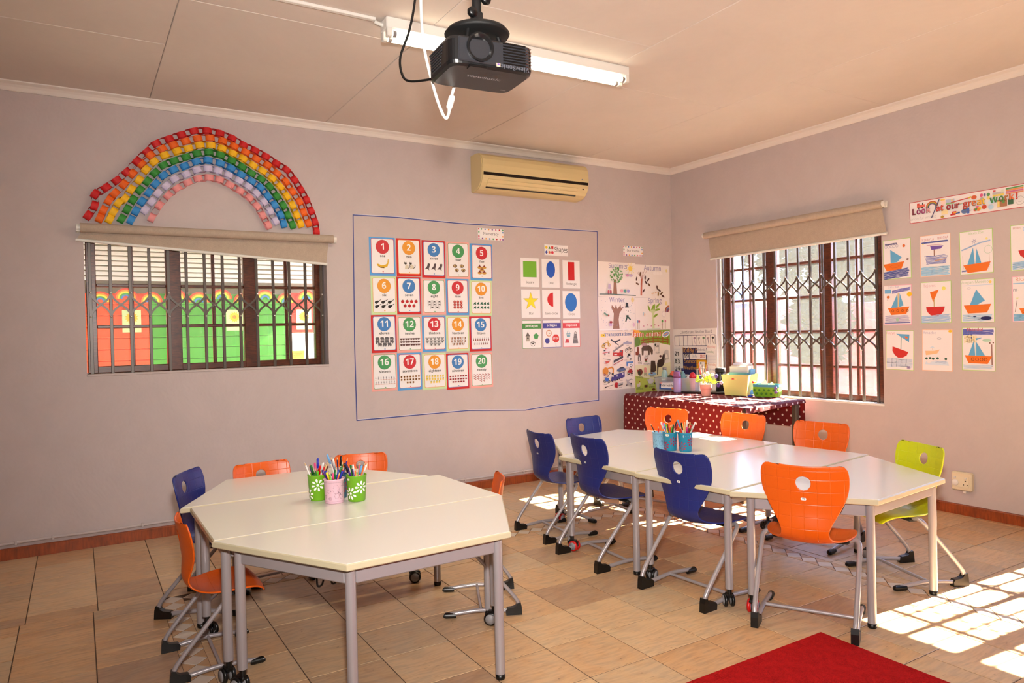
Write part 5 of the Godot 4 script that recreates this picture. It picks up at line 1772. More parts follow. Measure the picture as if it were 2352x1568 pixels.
# ------------------------------------------------------------------ posters in the corner, calendar board
func build_corner_posters() -> void:
	var paper := Color(0.93, 0.905, 0.885)
	var names := ["Summer", "Autumn", "Winter", "Spring"]
	var C := [[-0.750, 1.873, 0.471, 0.343], [-0.281, 1.863, 0.472, 0.335], [-0.758, 1.536, 0.469, 0.334], [-0.285, 1.531, 0.472, 0.329]]
	var labels := ["child's picture titled Summer with a leafy green tree", "child's picture titled Autumn with a bare red tree and falling leaves", "child's picture titled Winter with a brown trunk and snowman", "child's picture titled Spring with a pale green tree and rainbow"]
	var r := RandomNumberGenerator.new()
	r.seed = 4
	for n in 4:
		var c: Array = C[n]
		var o := sheet("season_picture", labels[n], "picture", paper, c[0], c[1], c[2], c[3], false, "season pictures", [-0.012, -0.012, 0.004, 0.004][n], 0.0009, 0.0004 * n)
		var k := pen(o, 0.0009)
		k.text(names[n], [0.02, 0.0, 0.005, 0.03][n], 0.128, 0.066, Color(0.52, 0.50, 0.68))
		match n:
			0:
				k.disc(0.175, 0.115, 0.027, 0.027, Color(0.93, 0.82, 0.36))
				for j in 9: k.line([Vector2(0.175, 0.115) + Vector2.from_angle(j * TAU / 9) * 0.03, Vector2(0.175, 0.115) + Vector2.from_angle(j * TAU / 9) * 0.06], 0.005, Color(0.93, 0.85, 0.5))
				k.poly([Vector2(-0.052, -0.145), Vector2(0.0, -0.145), Vector2(-0.010, 0.0), Vector2(-0.040, 0.0)], Color(0.60, 0.42, 0.30))
				for j in 90:
					var p := Vector2(-0.012, 0.045) + Vector2.from_angle(r.randf() * TAU) * sqrt(r.randf()) * 0.078
					k.disc(p.x, p.y, 0.010, 0.006, Color(0.35, 0.58, 0.28) if j % 3 else Color(0.42, 0.66, 0.34), 5, r.randf() * 3.0)
				k.disc(0.125, 0.045, 0.022, 0.014, Color(0.82, 0.58, 0.72)); k.disc(0.172, 0.045, 0.022, 0.014, Color(0.75, 0.68, 0.82)); k.line([Vector2(0.10, 0.055), Vector2(0.19, 0.055)], 0.004, Color(0.6, 0.45, 0.65))
				k.poly([Vector2(-0.125, -0.095), Vector2(-0.082, -0.095), Vector2(-0.092, -0.045), Vector2(-0.118, -0.045)], Color(0.74, 0.68, 0.80))
				k.disc(-0.118, -0.130, 0.012, 0.024, Color(0.72, 0.26, 0.32)); k.disc(-0.090, -0.128, 0.012, 0.024, Color(0.72, 0.26, 0.32))
				for j in 3: k.disc(0.05 + 0.042 * j, -0.112, 0.016, 0.017, [Color(0.90, 0.60, 0.66), Color(0.28, 0.55, 0.52), Color(0.60, 0.56, 0.78)][j])
				k.line([Vector2(-0.23, -0.150), Vector2(-0.1, -0.147), Vector2(0.1, -0.152), Vector2(0.23, -0.155)], 0.008, Color(0.22, 0.38, 0.36))
			1:
				k.line([Vector2(-0.155, -0.14), Vector2(-0.150, -0.03), Vector2(-0.145, 0.03)], 0.022, Color(0.76, 0.40, 0.28))
				for j in 9: k.line([Vector2(-0.147, 0.02), Vector2(-0.205 + 0.016 * j, 0.085 + r.randf() * 0.03)], 0.004, Color(0.74, 0.58, 0.54))
				for p in [[-0.165, 0.07, 1.4], [-0.215, 0.02, 1.3], [-0.205, -0.03, -0.4], [-0.100, 0.035, 1.5], [-0.060, 0.015, 0.8], [-0.090, -0.015, 2.2], [-0.05, -0.035, 2.4], [0.06, -0.06, 1.7], [0.09, -0.09, 2.6], [0.075, -0.13, 1.4], [0.12, -0.12, 0.7], [0.14, -0.15, 2.6], [-0.125, -0.10, 0.9]]:
					k.disc(p[0], p[1], 0.024, 0.010, [Color(0.55, 0.42, 0.14), Color(0.42, 0.26, 0.12), Color(0.30, 0.16, 0.12)][r.randi() % 3], 8, p[2])
				for j in 4: k.disc(-0.01 + 0.022 * j, -0.125 + 0.004 * j, 0.008 - 0.0015 * j, 0.009 - 0.0015 * j, Color(0.90, 0.68, 0.46), 8)
				for j in 3: k.disc(0.03 + 0.04 * j, 0.085, 0.024, 0.018, Color(0.955, 0.935, 0.92), 12)
				k.disc(0.19, 0.115, 0.013, 0.015, Color(0.93, 0.88, 0.62))
			2:
				k.disc(0.205, 0.135, 0.020, 0.024, Color(0.90, 0.82, 0.58))
				k.poly([Vector2(-0.06, -0.165), Vector2(0.028, -0.165), Vector2(0.018, -0.06), Vector2(0.03, 0.0), Vector2(0.085, 0.065), Vector2(0.052, 0.055), Vector2(0.048, 0.085), Vector2(0.005, 0.045), Vector2(-0.012, 0.09), Vector2(-0.028, 0.05), Vector2(-0.065, 0.085), Vector2(-0.07, 0.055), Vector2(-0.042, 0.0), Vector2(-0.05, -0.08)], Color(0.60, 0.43, 0.34))
				for j in 16: k.disc(0.125 + r.randf_range(-0.055, 0.055), -0.13 + r.randf_range(-0.03, 0.06), 0.022, 0.02, Color(0.95, 0.925, 0.90), 9)
				k.disc(0.128, 0.02, 0.034, 0.036, Color(0.95, 0.93, 0.91)); k.rect(0.128, 0.065, 0.050, 0.012, DARK); k.rect(0.128, 0.085, 0.034, 0.040, DARK)
				k.disc(0.115, 0.03, 0.006, 0.005, DARK, 8); k.disc(0.142, 0.022, 0.006, 0.005, DARK, 8); k.poly([Vector2(0.11, 0.005), Vector2(0.104, -0.012), Vector2(0.116, -0.006)], Color(0.88, 0.45, 0.20))
				k.line([Vector2(0.108, -0.078), Vector2(0.13, -0.03), Vector2(0.166, -0.062)], 0.016, Color(0.10, 0.25, 0.16)); k.rect(0.130, -0.028, 0.030, 0.020, Color(0.10, 0.25, 0.16))
				for j in 50: k.disc(r.randf_range(-0.22, 0.22), r.randf_range(-0.12, 0.14), 0.0035, 0.0035, [Color(0.40, 0.52, 0.66), Color(0.55, 0.66, 0.76), Color(0.66, 0.64, 0.78)][j % 3], 5)
				k.line([Vector2(-0.165, 0.005), Vector2(-0.14, -0.012), Vector2(-0.115, -0.02)], 0.016, Color(0.38, 0.55, 0.48)); k.disc(-0.115, -0.02, 0.01, 0.009, Color(0.72, 0.25, 0.22), 8)
				k.rrect(-0.092, -0.108, 0.034, 0.034, 0.006, Color(0.78, 0.68, 0.84)); k.disc(-0.088, -0.085, 0.02, 0.012, Color(0.62, 0.20, 0.24), 10)
				k.disc(0.205, -0.115, 0.016, 0.02, Color(0.86, 0.74, 0.82), 10)
				for j in 26: k.disc(-0.22 + 0.017 * j, -0.160, 0.014, 0.008, Color(0.955, 0.94, 0.925), 7)
			3:
				k.disc(0.185, 0.105, 0.018, 0.022, Color(0.90, 0.84, 0.58))
				k.poly([Vector2(-0.012, -0.15), Vector2(0.018, -0.15), Vector2(0.016, 0.0), Vector2(0.055, 0.05), Vector2(0.03, 0.04), Vector2(0.0, 0.055), Vector2(-0.03, 0.045), Vector2(-0.06, 0.055), Vector2(-0.012, 0.0)], Color(0.80, 0.85, 0.66))
				for p in [[-0.052, 0.055, 2.0], [0.0, 0.065, 1.0], [0.02, 0.065, 1.4], [0.066, 0.08, 0.7], [0.060, 0.04, 0.15], [0.035, -0.02, 0.5]]: k.disc(p[0], p[1], 0.036, 0.012, Color(0.54, 0.68, 0.22), 10, p[2])
				for j in 4: k.ring(0.225, 0.02, 0.055 - 0.013 * j, 0.058 - 0.013 * j, 0.012, [Color(0.86, 0.54, 0.30), Color(0.80, 0.62, 0.78), Color(0.52, 0.64, 0.82), Color(0.78, 0.30, 0.38)][j], 12, PI / 2, PI * 1.02)
				k.disc(0.150, -0.005, 0.026, 0.032, Color(0.95, 0.93, 0.925)); k.ring(0.150, -0.005, 0.026, 0.032, 0.002, Color(0.72, 0.70, 0.74), 14)
				for p in [[-0.21, Color(0.45, 0.62, 0.78)], [-0.192, Color(0.72, 0.22, 0.30)], [0.123, Color(0.35, 0.62, 0.28)], [0.165, Color(0.88, 0.52, 0.68)]]:
					k.line([Vector2(p[0], -0.155), Vector2(p[0] + 0.002, -0.08)], 0.006, Color(0.62, 0.55, 0.42)); k.disc(p[0] + 0.002, -0.078, 0.012, 0.014, p[1], 10)
				for j in 6: k.disc(-0.13 + 0.05 * j, -0.125 + 0.01 * (j % 2), 0.007, 0.007, Color(0.76, 0.42, 0.54), 6)
				k.disc(-0.13, 0.0, 0.012, 0.018, Color(0.74, 0.82, 0.88), 8); k.disc(-0.115, -0.008, 0.010, 0.016, Color(0.92, 0.76, 0.62), 8)
				k.rect(0.0, -0.158, 0.19, 0.010, Color(0.68, 0.82, 0.72))
		ink(o, k)
	build_transport()
	build_farm()
	build_calendar()

func build_transport() -> void:
	var o := sheet("transport_poster", "cream poster headed Transportations with rows of vehicles", "poster", Color(0.93, 0.885, 0.83), -0.769, 1.074, 0.446, 0.584, false, "", 0.0, 0.0009)
	var k := pen(o, 0.0009)
	k.rect(-0.175, 0.248, 0.052, 0.026, Color(0.94, 0.80, 0.20)); k.rect(-0.165, 0.248, 0.012, 0.008, DARK)
	k.text("Transportations", 0.018, 0.250, 0.046, Color(0.14, 0.34, 0.56), "serif", 0, 0.0, 0.92)
	k.rect(0.180, 0.250, 0.024, 0.018, Color(0.6, 0.57, 0.55))
	var at := func(x: float, y: float) -> Vector2: return Vector2(x, y)
	var blob := func(x: float, y: float, l: Array, c: Color, s := 1.0) -> void: k.poly(l.map(func(q): return Vector2(x + q[0] * s, y + q[1] * s)), c)
	var wheel := func(x: float, y: float, rr: float, c := DARK) -> void:
		k.disc(x, y, rr, rr, c, 12); k.disc(x, y, rr * 0.55, rr * 0.55, Color(0.75, 0.74, 0.72), 10)
	# tricycle, plane, ship
	wheel.call(-0.172, 0.140, 0.020, Color(0.80, 0.62, 0.12)); wheel.call(-0.098, 0.152, 0.018, Color(0.80, 0.62, 0.12)); wheel.call(-0.158, 0.158, 0.014)
	k.line([Vector2(-0.172, 0.145), Vector2(-0.14, 0.175), Vector2(-0.115, 0.172), Vector2(-0.10, 0.15), Vector2(-0.115, 0.198)], 0.008, Color(0.84, 0.66, 0.14))
	blob.call(-0.02, 0.178, [[-0.06, 0.02], [-0.02, 0.0], [0.03, -0.03], [0.05, -0.035], [0.01, -0.005], [0.07, 0.02], [0.06, 0.028], [-0.01, 0.008], [-0.05, 0.032]], Color(0.22, 0.22, 0.28))
	blob.call(0.135, 0.170, [[-0.06, -0.018], [0.05, -0.018], [0.062, 0.006], [0.02, 0.006], [0.0, 0.022], [-0.025, 0.006], [-0.05, 0.002]], Color(0.62, 0.62, 0.70))
	# ambulance, fire engine, bicycle
	blob.call(-0.135, 0.085, [[-0.048, -0.025], [0.045, -0.012], [0.048, 0.028], [-0.02, 0.026], [-0.05, 0.0]], Color(0.90, 0.87, 0.86)); k.line([Vector2(-0.18, 0.074), Vector2(-0.09, 0.084)], 0.007, Color(0.78, 0.28, 0.26)); k.rect(-0.145, 0.115, 0.02, 0.007, Color(0.8, 0.2, 0.2)); wheel.call(-0.155, 0.062, 0.010); wheel.call(-0.105, 0.072, 0.009); k.rect(-0.158, 0.098, 0.022, 0.012, DARK)
	blob.call(0.015, 0.065, [[-0.07, -0.02], [0.058, -0.035], [0.062, 0.03], [0.02, 0.034], [0.012, 0.008], [-0.07, 0.012]], Color(0.74, 0.14, 0.10)); k.line([Vector2(-0.045, 0.088), Vector2(0.075, 0.150)], 0.018, Color(0.55, 0.53, 0.52)); wheel.call(0.04, 0.036, 0.013); k.rect(-0.02, 0.056, 0.035, 0.012, Color(0.92, 0.88, 0.85)); k.rect(0.05, 0.085, 0.018, 0.016, Color(0.35, 0.4, 0.45))
	k.ring(0.12, 0.090, 0.017, 0.018, 0.004, DARK, 12); k.ring(0.178, 0.092, 0.016, 0.018, 0.006, DARK, 12); k.line([Vector2(0.12, 0.09), Vector2(0.14, 0.12), Vector2(0.165, 0.115), Vector2(0.178, 0.092)], 0.005, Color(0.4, 0.4, 0.42)); k.line([Vector2(0.145, 0.092), Vector2(0.165, 0.135)], 0.005, DARK)
	# helicopter, tram, police car
	k.line([Vector2(-0.18, 0.018), Vector2(-0.09, 0.006)], 0.004, DARK); blob.call(-0.145, -0.018, [[-0.022, -0.01], [0.015, -0.014], [0.055, 0.012], [0.055, 0.016], [0.01, 0.014], [-0.015, 0.012]], Color(0.80, 0.34, 0.28)); k.disc(-0.160, -0.016, 0.010, 0.009, Color(0.85, 0.85, 0.86), 8)
	blob.call(0.012, -0.012, [[-0.068, -0.038], [-0.04, -0.045], [0.062, 0.012], [0.064, 0.05], [-0.05, 0.01], [-0.07, 0.006]], Color(0.86, 0.83, 0.80)); blob.call(0.012, -0.008, [[-0.06, -0.018], [0.062, 0.026], [0.064, 0.046], [-0.06, 0.006]], Color(0.24, 0.24, 0.27)); k.line([Vector2(-0.055, -0.048), Vector2(0.07, 0.0)], 0.007, Color(0.66, 0.22, 0.2))
	blob.call(0.155, 0.030, [[-0.04, 0.0], [0.0, -0.03], [0.036, -0.02], [0.04, 0.01], [0.0, 0.03], [-0.03, 0.024]], Color(0.9, 0.89, 0.88)); blob.call(0.15, 0.038, [[-0.02, 0.0], [0.02, -0.006], [0.016, 0.016], [-0.014, 0.018]], DARK); wheel.call(0.17, 0.004, 0.011); k.disc(0.135, 0.03, 0.010, 0.012, Color(0.3, 0.32, 0.35), 8)
	# excavator, blue car, camper
	blob.call(-0.150, -0.105, [[-0.035, -0.02], [0.02, -0.035], [0.035, 0.0], [0.02, 0.035], [-0.01, 0.04], [-0.04, 0.01]], Color(0.84, 0.54, 0.14)); k.line([Vector2(-0.12, -0.08), Vector2(-0.075, -0.068), Vector2(-0.055, -0.085), Vector2(-0.058, -0.125)], 0.014, Color(0.86, 0.56, 0.16)); k.disc(-0.065, -0.135, 0.014, 0.012, DARK, 8); wheel.call(-0.165, -0.138, 0.013, Color(0.6, 0.2, 0.1)); wheel.call(-0.128, -0.150, 0.013, Color(0.6, 0.2, 0.1)); wheel.call(-0.105, -0.125, 0.012)
	blob.call(0.045, -0.098, [[-0.06, -0.012], [-0.02, -0.02], [0.05, -0.014], [0.06, 0.006], [0.025, 0.028], [-0.01, 0.024], [-0.05, 0.006]], Color(0.32, 0.40, 0.55)); wheel.call(0.028, -0.115, 0.010); wheel.call(0.088, -0.108, 0.009); blob.call(0.05, -0.086, [[-0.03, 0.0], [0.03, 0.002], [0.018, 0.014], [-0.008, 0.013]], Color(0.15, 0.17, 0.2))
	k.rect(0.158, -0.045, 0.09, 0.045, Color(0.32, 0.52, 0.78)); blob.call(0.165, -0.058, [[-0.04, -0.01], [0.01, -0.022], [0.04, 0.0], [0.03, 0.022], [-0.03, 0.02]], Color(0.93, 0.93, 0.93)); k.ring(0.172, -0.06, 0.018, 0.012, 0.004, DARK, 10)
	# motorcycle, train, tractor
	wheel.call(-0.165, -0.202, 0.016); wheel.call(-0.115, -0.207, 0.016); blob.call(-0.14, -0.190, [[-0.03, 0.0], [0.0, -0.018], [0.03, -0.004], [0.02, 0.02], [-0.02, 0.024]], Color(0.22, 0.40, 0.72))
	blob.call(-0.005, -0.172, [[-0.085, -0.035], [-0.075, 0.01], [-0.05, 0.005], [-0.05, 0.025], [0.09, 0.052], [0.092, 0.0], [-0.04, -0.03]], Color(0.27, 0.22, 0.50)); k.rect(-0.012, -0.158, 0.016, 0.012, Color(0.9, 0.88, 0.88)); k.rect(0.062, -0.140, 0.016, 0.012, Color(0.9, 0.88, 0.88))
	for j in 5: k.disc(-0.07 + j * 0.03, -0.208 + j * 0.007, 0.008, 0.008, DARK, 8)
	wheel.call(0.138, -0.135, 0.017); wheel.call(0.178, -0.130, 0.020, Color(0.3, 0.06, 0.06)); blob.call(0.155, -0.118, [[-0.035, -0.01], [0.02, -0.018], [0.035, 0.0], [0.026, 0.022], [-0.01, 0.018]], Color(0.62, 0.12, 0.14)); k.ring(0.163, -0.092, 0.016, 0.018, 0.004, DARK, 8, 0.0, PI)
	# sailplane, truck, airliner
	k.line([Vector2(-0.168, -0.262), Vector2(-0.10, -0.248), Vector2(-0.07, -0.244)], 0.004, DARK); k.line([Vector2(-0.155, -0.235), Vector2(-0.11, -0.220)], 0.003, Color(0.5, 0.5, 0.52)); k.disc(-0.16, -0.264, 0.010, 0.007, DARK, 8)
	blob.call(0.0, -0.245, [[-0.045, -0.022], [-0.01, -0.03], [-0.005, 0.02], [-0.03, 0.026], [-0.046, 0.014]], Color(0.70, 0.13, 0.12)); blob.call(0.025, -0.238, [[-0.03, -0.014], [0.035, -0.004], [0.038, 0.012], [-0.028, 0.008]], Color(0.70, 0.68, 0.66)); blob.call(0.028, -0.252, [[-0.028, -0.008], [0.03, 0.004], [0.03, 0.01], [-0.028, 0.0]], DARK)
	blob.call(0.145, -0.225, [[-0.05, 0.03], [-0.035, 0.0], [-0.045, -0.045], [-0.03, -0.03], [0.0, -0.03], [0.03, -0.055], [0.036, -0.04], [0.02, -0.02], [-0.01, 0.006], [0.04, 0.035], [-0.02, 0.02]], Color(0.72, 0.68, 0.68)); k.disc(0.165, -0.245, 0.012, 0.009, DARK, 8); k.disc(0.108, -0.255, 0.008, 0.006, DARK, 8)
	for p in [[-0.13, 0.122], [-0.02, 0.128], [0.13, 0.142], [-0.115, 0.045], [-0.02, 0.022], [0.15, 0.062], [-0.14, -0.045], [0.04, -0.05], [0.1, -0.005], [-0.16, -0.165], [0.05, -0.128], [0.12, -0.085], [-0.165, -0.232], [0.04, -0.205], [0.17, -0.165], [-0.1, -0.272], [0.025, -0.272], [0.17, -0.205]]: k.rect(p[0], p[1], 0.034, 0.0028, Color(0.45, 0.42, 0.42))
	ink(o, k)

func build_farm() -> void:
	var o := sheet("farm_poster", "green and white poster headed farm animals", "poster", Color(0.94, 0.905, 0.87), -0.297, 1.046, 0.482, 0.630, false, "", 0.0, 0.0009)
	var k := pen(o, 0.0009)
	var p := func(x: float, y: float, l: Array, c: Color, s := 1.0) -> void: k.poly(l.map(func(q): return Vector2(x + q[0] * s, y + q[1] * s)), c)
	k.poly([Vector2(-0.241, -0.315), Vector2(0.241, -0.315), Vector2(0.241, -0.02), Vector2(0.05, -0.05), Vector2(-0.241, -0.03)], Color(0.90, 0.88, 0.72))
	k.poly([Vector2(-0.241, -0.315), Vector2(0.241, -0.315), Vector2(0.241, -0.15), Vector2(0.0, -0.19), Vector2(-0.241, -0.14)], Color(0.74, 0.79, 0.36))
	k.poly([Vector2(-0.241, 0.145), Vector2(-0.17, 0.165), Vector2(-0.05, 0.185), Vector2(0.08, 0.185), Vector2(0.241, 0.155), Vector2(0.241, 0.315), Vector2(-0.241, 0.315)], Color(0.50, 0.64, 0.16))
	k.star(-0.215, 0.285, 0.065, 0.042, 9, Color(0.94, 0.66, 0.16)); k.disc(-0.205, 0.205, 0.035, 0.052, Color(0.36, 0.50, 0.16)); k.poly([Vector2(-0.21, 0.15), Vector2(-0.19, 0.15), Vector2(-0.178, 0.065), Vector2(-0.215, 0.065)], Color(0.52, 0.24, 0.14)); k.rect(-0.212, 0.085, 0.04, 0.035, Color(0.55, 0.24, 0.15))
	for s in 2:
		var pts := []
		for j in 9: pts.push_back(Vector2(-0.15 + j * 0.046, 0.213 + 0.016 * sin(PI * j / 8.0) - s * 0.026))
		k.line(pts, 0.013, Color(0.55, 0.32, 0.10))
	for j in 6: k.rect(-0.125 + j * 0.066, 0.207 + 0.012 * sin(PI * j / 5.0), 0.014, 0.070, Color(0.60, 0.34, 0.12))
	k.text("farm animals", -0.055, 0.270, 0.072, Color(0.94, 0.90, 0.86), "bold"); k.text("farm animals", -0.057, 0.272, 0.070, Color(0.82, 0.26, 0.22), "sans")
	k.disc(0.185, 0.272, 0.056, 0.030, Color(0.93, 0.93, 0.92), 20, 0.35); k.disc(0.185, 0.272, 0.044, 0.021, Color(0.45, 0.62, 0.82), 20, 0.35); k.line([Vector2(0.155, 0.262), Vector2(0.215, 0.284)], 0.010, Color(0.88, 0.55, 0.50))
	# bull, cow, sheep above the fence
	p.call(-0.075, 0.118, [[-0.075, -0.055], [-0.055, -0.055], [-0.05, -0.01], [0.01, -0.012], [0.012, -0.055], [0.03, -0.055], [0.034, -0.008], [0.055, -0.055], [0.07, -0.05], [0.076, -0.005], [0.05, 0.03], [0.02, 0.045], [-0.06, 0.04], [-0.078, 0.015]], Color(0.34, 0.26, 0.20))
	p.call(0.055, 0.155, [[-0.045, 0.03], [-0.04, -0.055], [-0.028, -0.055], [-0.024, -0.015], [0.018, -0.018], [0.02, -0.06], [0.034, -0.06], [0.04, 0.03], [0.0, 0.034]], Color(0.82, 0.80, 0.78)); k.disc(0.035, 0.165, 0.012, 0.014, DARK, 8); k.disc(0.07, 0.150, 0.010, 0.014, Color(0.25, 0.2, 0.2), 8); k.disc(0.045, 0.145, 0.007, 0.006, DARK, 6)
	k.disc(-0.115, 0.172, 0.04, 0.014, Color(0.72, 0.58, 0.60))
	p.call(0.185, 0.075, [[-0.03, -0.05], [-0.02, -0.05], [-0.012, -0.015], [0.012, -0.015], [0.02, -0.05], [0.03, -0.05], [0.03, 0.025], [0.0, 0.035], [-0.028, 0.02]], Color(0.80, 0.77, 0.75))
	# dog, hen, stable, horse
	p.call(-0.185, 0.035, [[-0.018, -0.03], [0.016, -0.03], [0.022, 0.01], [0.012, 0.042], [-0.012, 0.04], [-0.02, 0.005]], Color(0.42, 0.38, 0.36)); k.rect(-0.185, 0.028, 0.012, 0.04, Color(0.9, 0.88, 0.86)); p.call(-0.098, 0.018, [[-0.022, 0.032], [-0.014, -0.012], [0.008, -0.018], [0.022, 0.008], [0.022, 0.024], [0.004, 0.008], [-0.012, 0.012]], Color(0.50, 0.20, 0.12)); k.disc(-0.095, -0.004, 0.016, 0.005, Color(0.3, 0.5, 0.2), 8)
	p.call(-0.005, -0.055, [[-0.035, -0.055], [0.005, -0.068], [0.045, -0.045], [0.032, 0.04], [0.03, 0.055], [-0.02, 0.06], [-0.026, 0.05]], Color(0.28, 0.20, 0.15)); k.disc(0.10, 0.045, 0.018, 0.013, Color(0.36, 0.16, 0.14), 8)
	p.call(0.11, -0.02, [[-0.06, -0.125], [-0.048, -0.125], [-0.04, -0.05], [0.0, -0.045], [0.02, -0.04], [0.045, 0.0], [0.05, 0.075], [0.042, 0.10], [0.02, 0.072], [0.005, 0.035], [-0.045, 0.025], [-0.058, -0.01]], Color(0.25, 0.18, 0.15))
	# turkey, pig, duck pond
	k.disc(-0.180, -0.105, 0.034, 0.032, Color(0.45, 0.18, 0.10)); k.disc(-0.192, -0.112, 0.020, 0.024, Color(0.26, 0.24, 0.14)); k.disc(-0.212, -0.09, 0.006, 0.012, Color(0.62, 0.12, 0.1), 8); k.rect(-0.185, -0.142, 0.03, 0.005, Color(0.3, 0.5, 0.2))
	p.call(-0.110, -0.088, [[-0.018, -0.024], [0.016, -0.024], [0.018, 0.018], [0.0, 0.03], [-0.016, 0.022]], Color(0.88, 0.60, 0.55)); k.rect(-0.112, -0.118, 0.026, 0.005, Color(0.3, 0.48, 0.22))
	k.disc(-0.015, -0.132, 0.055, 0.018, Color(0.58, 0.72, 0.84)); k.disc(-0.025, -0.124, 0.018, 0.008, Color(0.50, 0.20, 0.12), 8); k.disc(-0.040, -0.119, 0.006, 0.006, Color(0.15, 0.35, 0.2), 6)
	# rooster, sheep, basket
	p.call(-0.205, -0.232, [[-0.02, -0.02], [0.01, -0.028], [0.026, 0.0], [0.02, 0.028], [0.008, 0.01], [-0.02, 0.012]], Color(0.84, 0.80, 0.74)); k.disc(-0.188, -0.202, 0.005, 0.008, Color(0.75, 0.15, 0.12), 6); k.rect(-0.2, -0.262, 0.028, 0.005, Color(0.3, 0.5, 0.2)); k.disc(-0.04, -0.205, 0.040, 0.026, Color(0.82, 0.81, 0.80)); k.disc(-0.078, -0.192, 0.012, 0.012, Color(0.75, 0.73, 0.74), 8)
	for j in 4: k.rect(-0.066 + j * 0.018, -0.238, 0.006, 0.026, Color(0.72, 0.70, 0.68))
	k.rrect(-0.108, -0.252, 0.042, 0.024, 0.004, Color(0.38, 0.24, 0.16)); k.disc(-0.005, -0.292, 0.024, 0.012, Color(0.45, 0.22, 0.10)); k.disc(0.015, -0.232, 0.009, 0.011, DARK, 8)
	for q in [["cow", 0.06, 0.082], ["dog", -0.182, -0.012], ["bull", -0.09, 0.05], ["chicken", -0.092, -0.03], ["goat", 0.19, 0.015], ["turkey", -0.19, -0.160], ["pig", -0.112, -0.132], ["duck", -0.02, -0.155], ["rooster", -0.19, -0.275], ["sheep", -0.03, -0.265]]: k.text(q[0], q[1], q[2], 0.030, Color(0.42, 0.40, 0.32))
	ink(o, k)

